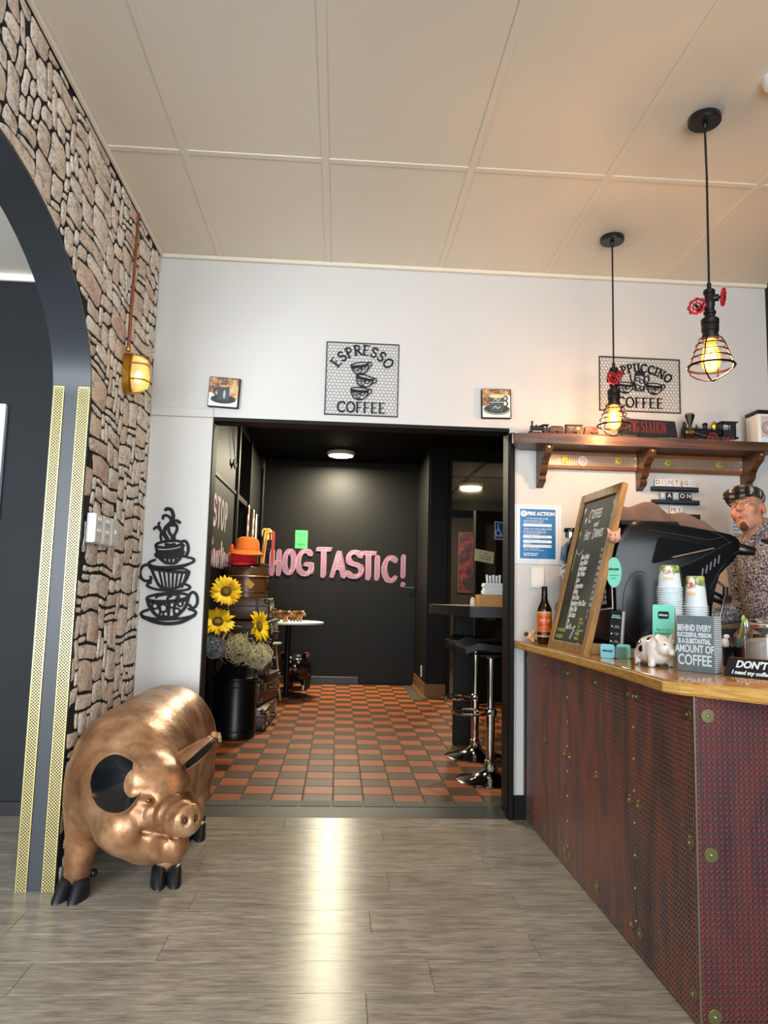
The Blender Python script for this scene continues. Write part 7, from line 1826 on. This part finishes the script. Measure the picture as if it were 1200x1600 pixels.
b.build('collar', SHIRT, man)
sdf_obj('trousers', lambda X, Y, Z: np.maximum(np.maximum(f_legs(X, Y, Z) - .012, Z - .93), .07 - Z), (-.24, -.2, .04), (.24, .2, 1.0), .016, M('#1d1e22', .8, var=.1), man)
for s in (-1, 1):
    b = MB(); b.loft([[(s * .10 + w * cos(a), -.06 + l * sin(a), z) for a in [2 * pi * i / 16 for i in range(16)]] for z, w, l in ((0, .046, .135), (.03, .047, .135), (.065, .04, .105), (.10, .042, .055))]); b.build('shoe', M('#141416', .5), man)
# strap over the shoulder
b = MB(); R_ = []
for x, y, z in [(.105, -.085, 1.44), (.112, -.05, 1.476), (.122, .02, 1.498), (.12, .08, 1.46), (.11, .125, 1.35)]:
    R_.append([(x - .017, y - .006, z + .008), (x + .017, y - .004, z - .002), (x + .017, y + .004, z - .008), (x - .017, y + .004, z - .0)])
b.loft(R_, T=Matrix.Translation((-.012, -.07, 0))); b.build('strap', M('#0d0d0f', .7), man)
def hm(pts): return [Vector(HCm + HRm @ np.array(p)) for p in pts]
FE = Matrix(HRm.tolist()).to_4x4(); FE = FE @ Matrix.Scale(HS, 4); FE.translation = Vector(HCm)
for s in (-1, 1):
    e = MB().ball((s * .031, -.0815, .001), .0120, 16, 12, T=FE).build('eye', M('#d2c9c0', .2), man)
    gz = Vector((.40, -1, .08)).normalized()
    c0 = Vector((s * .031, -.0815, .001)) + gz * .0105
    i_ = MB().ball(c0, (.0062, .0030, .0062), 12, 8, T=FE).build('iris', M('#4c564f', .15), e)
    MB().ball(c0 + gz * .0024, (.0024, .0012, .0024), 10, 6, T=FE).build('pupil', M('#050505', .1), e)
    MB().tube([(s * .013, -.1005, .0225), (s * .030, -.0965, .029), (s * .050, -.080, .024)], [.0035, .0045, .002], 7, T=FE).build('eyebrow', M('#6b4a34', .9, var=.3, scale=90), man)
    MB().tube([(s * .0165, -.0915, .0015), (s * .024, -.0950, .0055), (s * .034, -.0942, .0062), (s * .047, -.080, .0015)], .0038, 6, T=FE).build('eyelid', SKIN, man)
MB().tube([(-.024, -.0905, -.0705), (-.010, -.1015, -.0665), (0, -.103, -.068), (.010, -.1015, -.0665), (.024, -.0905, -.0705)], [.001, .0026, .0024, .0026, .001], 6, T=FE).tube([(-.02, -.091, -.075), (0, -.0985, -.0785), (.02, -.091, -.075)], [.001, .0030, .001], 6, T=FE).build('lips', M('#a5685a', .5), man)
def f_local(fn):
    def g_(X, Y, Z):
        x, y, z = h_loc(X, Y, Z); return fn(x, y, z) * HS
    return g_
lo, hi = (-.2, -.38, EZ - .20), (.18, .07, EZ + .2)
sdf_obj('goatee', f_local(lambda x, y, z: smax(f_skull(x, y, z) - .0028 - .001 * np.sin(400 * x) * np.sin(300 * z), d_ell(x, y, z, (0, -.084, -.121), (.021, .034, .024)) + .002 * np.sin(170 * x + 90 * z) * np.sin(140 * z + 2), .004)), (-.14, -.36, EZ - .2), (.16, -.05, EZ - .02), .004, M('#54392a', .95, var=.4, scale=160), man)
sdf_obj('hair', f_local(lambda x, y, z: smax(smax(f_skull(x, y, z, False) - .0028, -(z - .012 - .25 * np.maximum(0, -y - .01) * 1.), .004), y + .035 - .0 * z, .004) if False else np.maximum(np.maximum(f_skull(x, y, z, False) - .0028, .006 - z), -.042 - y)), lo, hi, .005, M('#a98368', .9, var=.25, scale=200), man)
PLD = NT('plaid_wool'); _o = PLD.mapv(PLD.obj(), (1, 1, 1), rot=(0, 0, rad(35))); _s = PLD.sep(_o)
def _band(c, p, w): return PLD.math('LESS_THAN', PLD.math('FRACT', PLD.math('ADD', PLD.math('MULTIPLY', c, p), 100.3)), w)
_k = PLD.math('MULTIPLY', PLD.math('ADD', PLD.math('ADD', _band(_s[0], 22, .5), _band(_s[1], 22, .5)), PLD.math('MULTIPLY', PLD.noise(PLD.obj(), 120, 2), .5)), .4)
PLD.col(PLD.ramp(_k, [(.12, lin('#bfa684')), (.35, lin('#5a5247')), (.62, lin('#17161a')), (.9, lin('#0e0d10'))])); PLD.set(Roughness=.95)
def f_cap(x, y, z):
    c = d_ell(x, y + .0, z - .22 * y * 0, (0, .005, .075), (.096, .128, .060))
    c = smin(c, d_ell(x, y, z, (0, -.085, .074), (.078, .062, .026)), .02)
    c = np.maximum(c, .046 - z + .10 * (y + .0) * 0 - .10 * np.maximum(0, y))
    br = d_ell(x, y, z + .12 * (y + .12), (0, -.118, .050), (.070, .040, .0085))
    return smin(c, br, .006)
sdf_obj('flat_cap', f_local(f_cap), (-.22, -.42, EZ - .1), (.22, .1, EZ + .22), .005, PLD.m, man)

# ---- lettering curves become plain meshes
bpy.context.view_layer.update()
_dg = bpy.context.evaluated_depsgraph_get()
for o in [o for o in SC.objects if o.type == 'FONT']:
    me = bpy.data.meshes.new_from_object(o.evaluated_get(_dg)); nm = o.name
    n_ = bpy.data.objects.new(nm + '_', me); COL.objects.link(n_)
    n_.parent = o.parent; n_.location = o.location; n_.rotation_euler = o.rotation_euler; n_.scale = o.scale
    bpy.data.objects.remove(o); n_.name = nm; me.name = nm
bpy.context.view_layer.update()
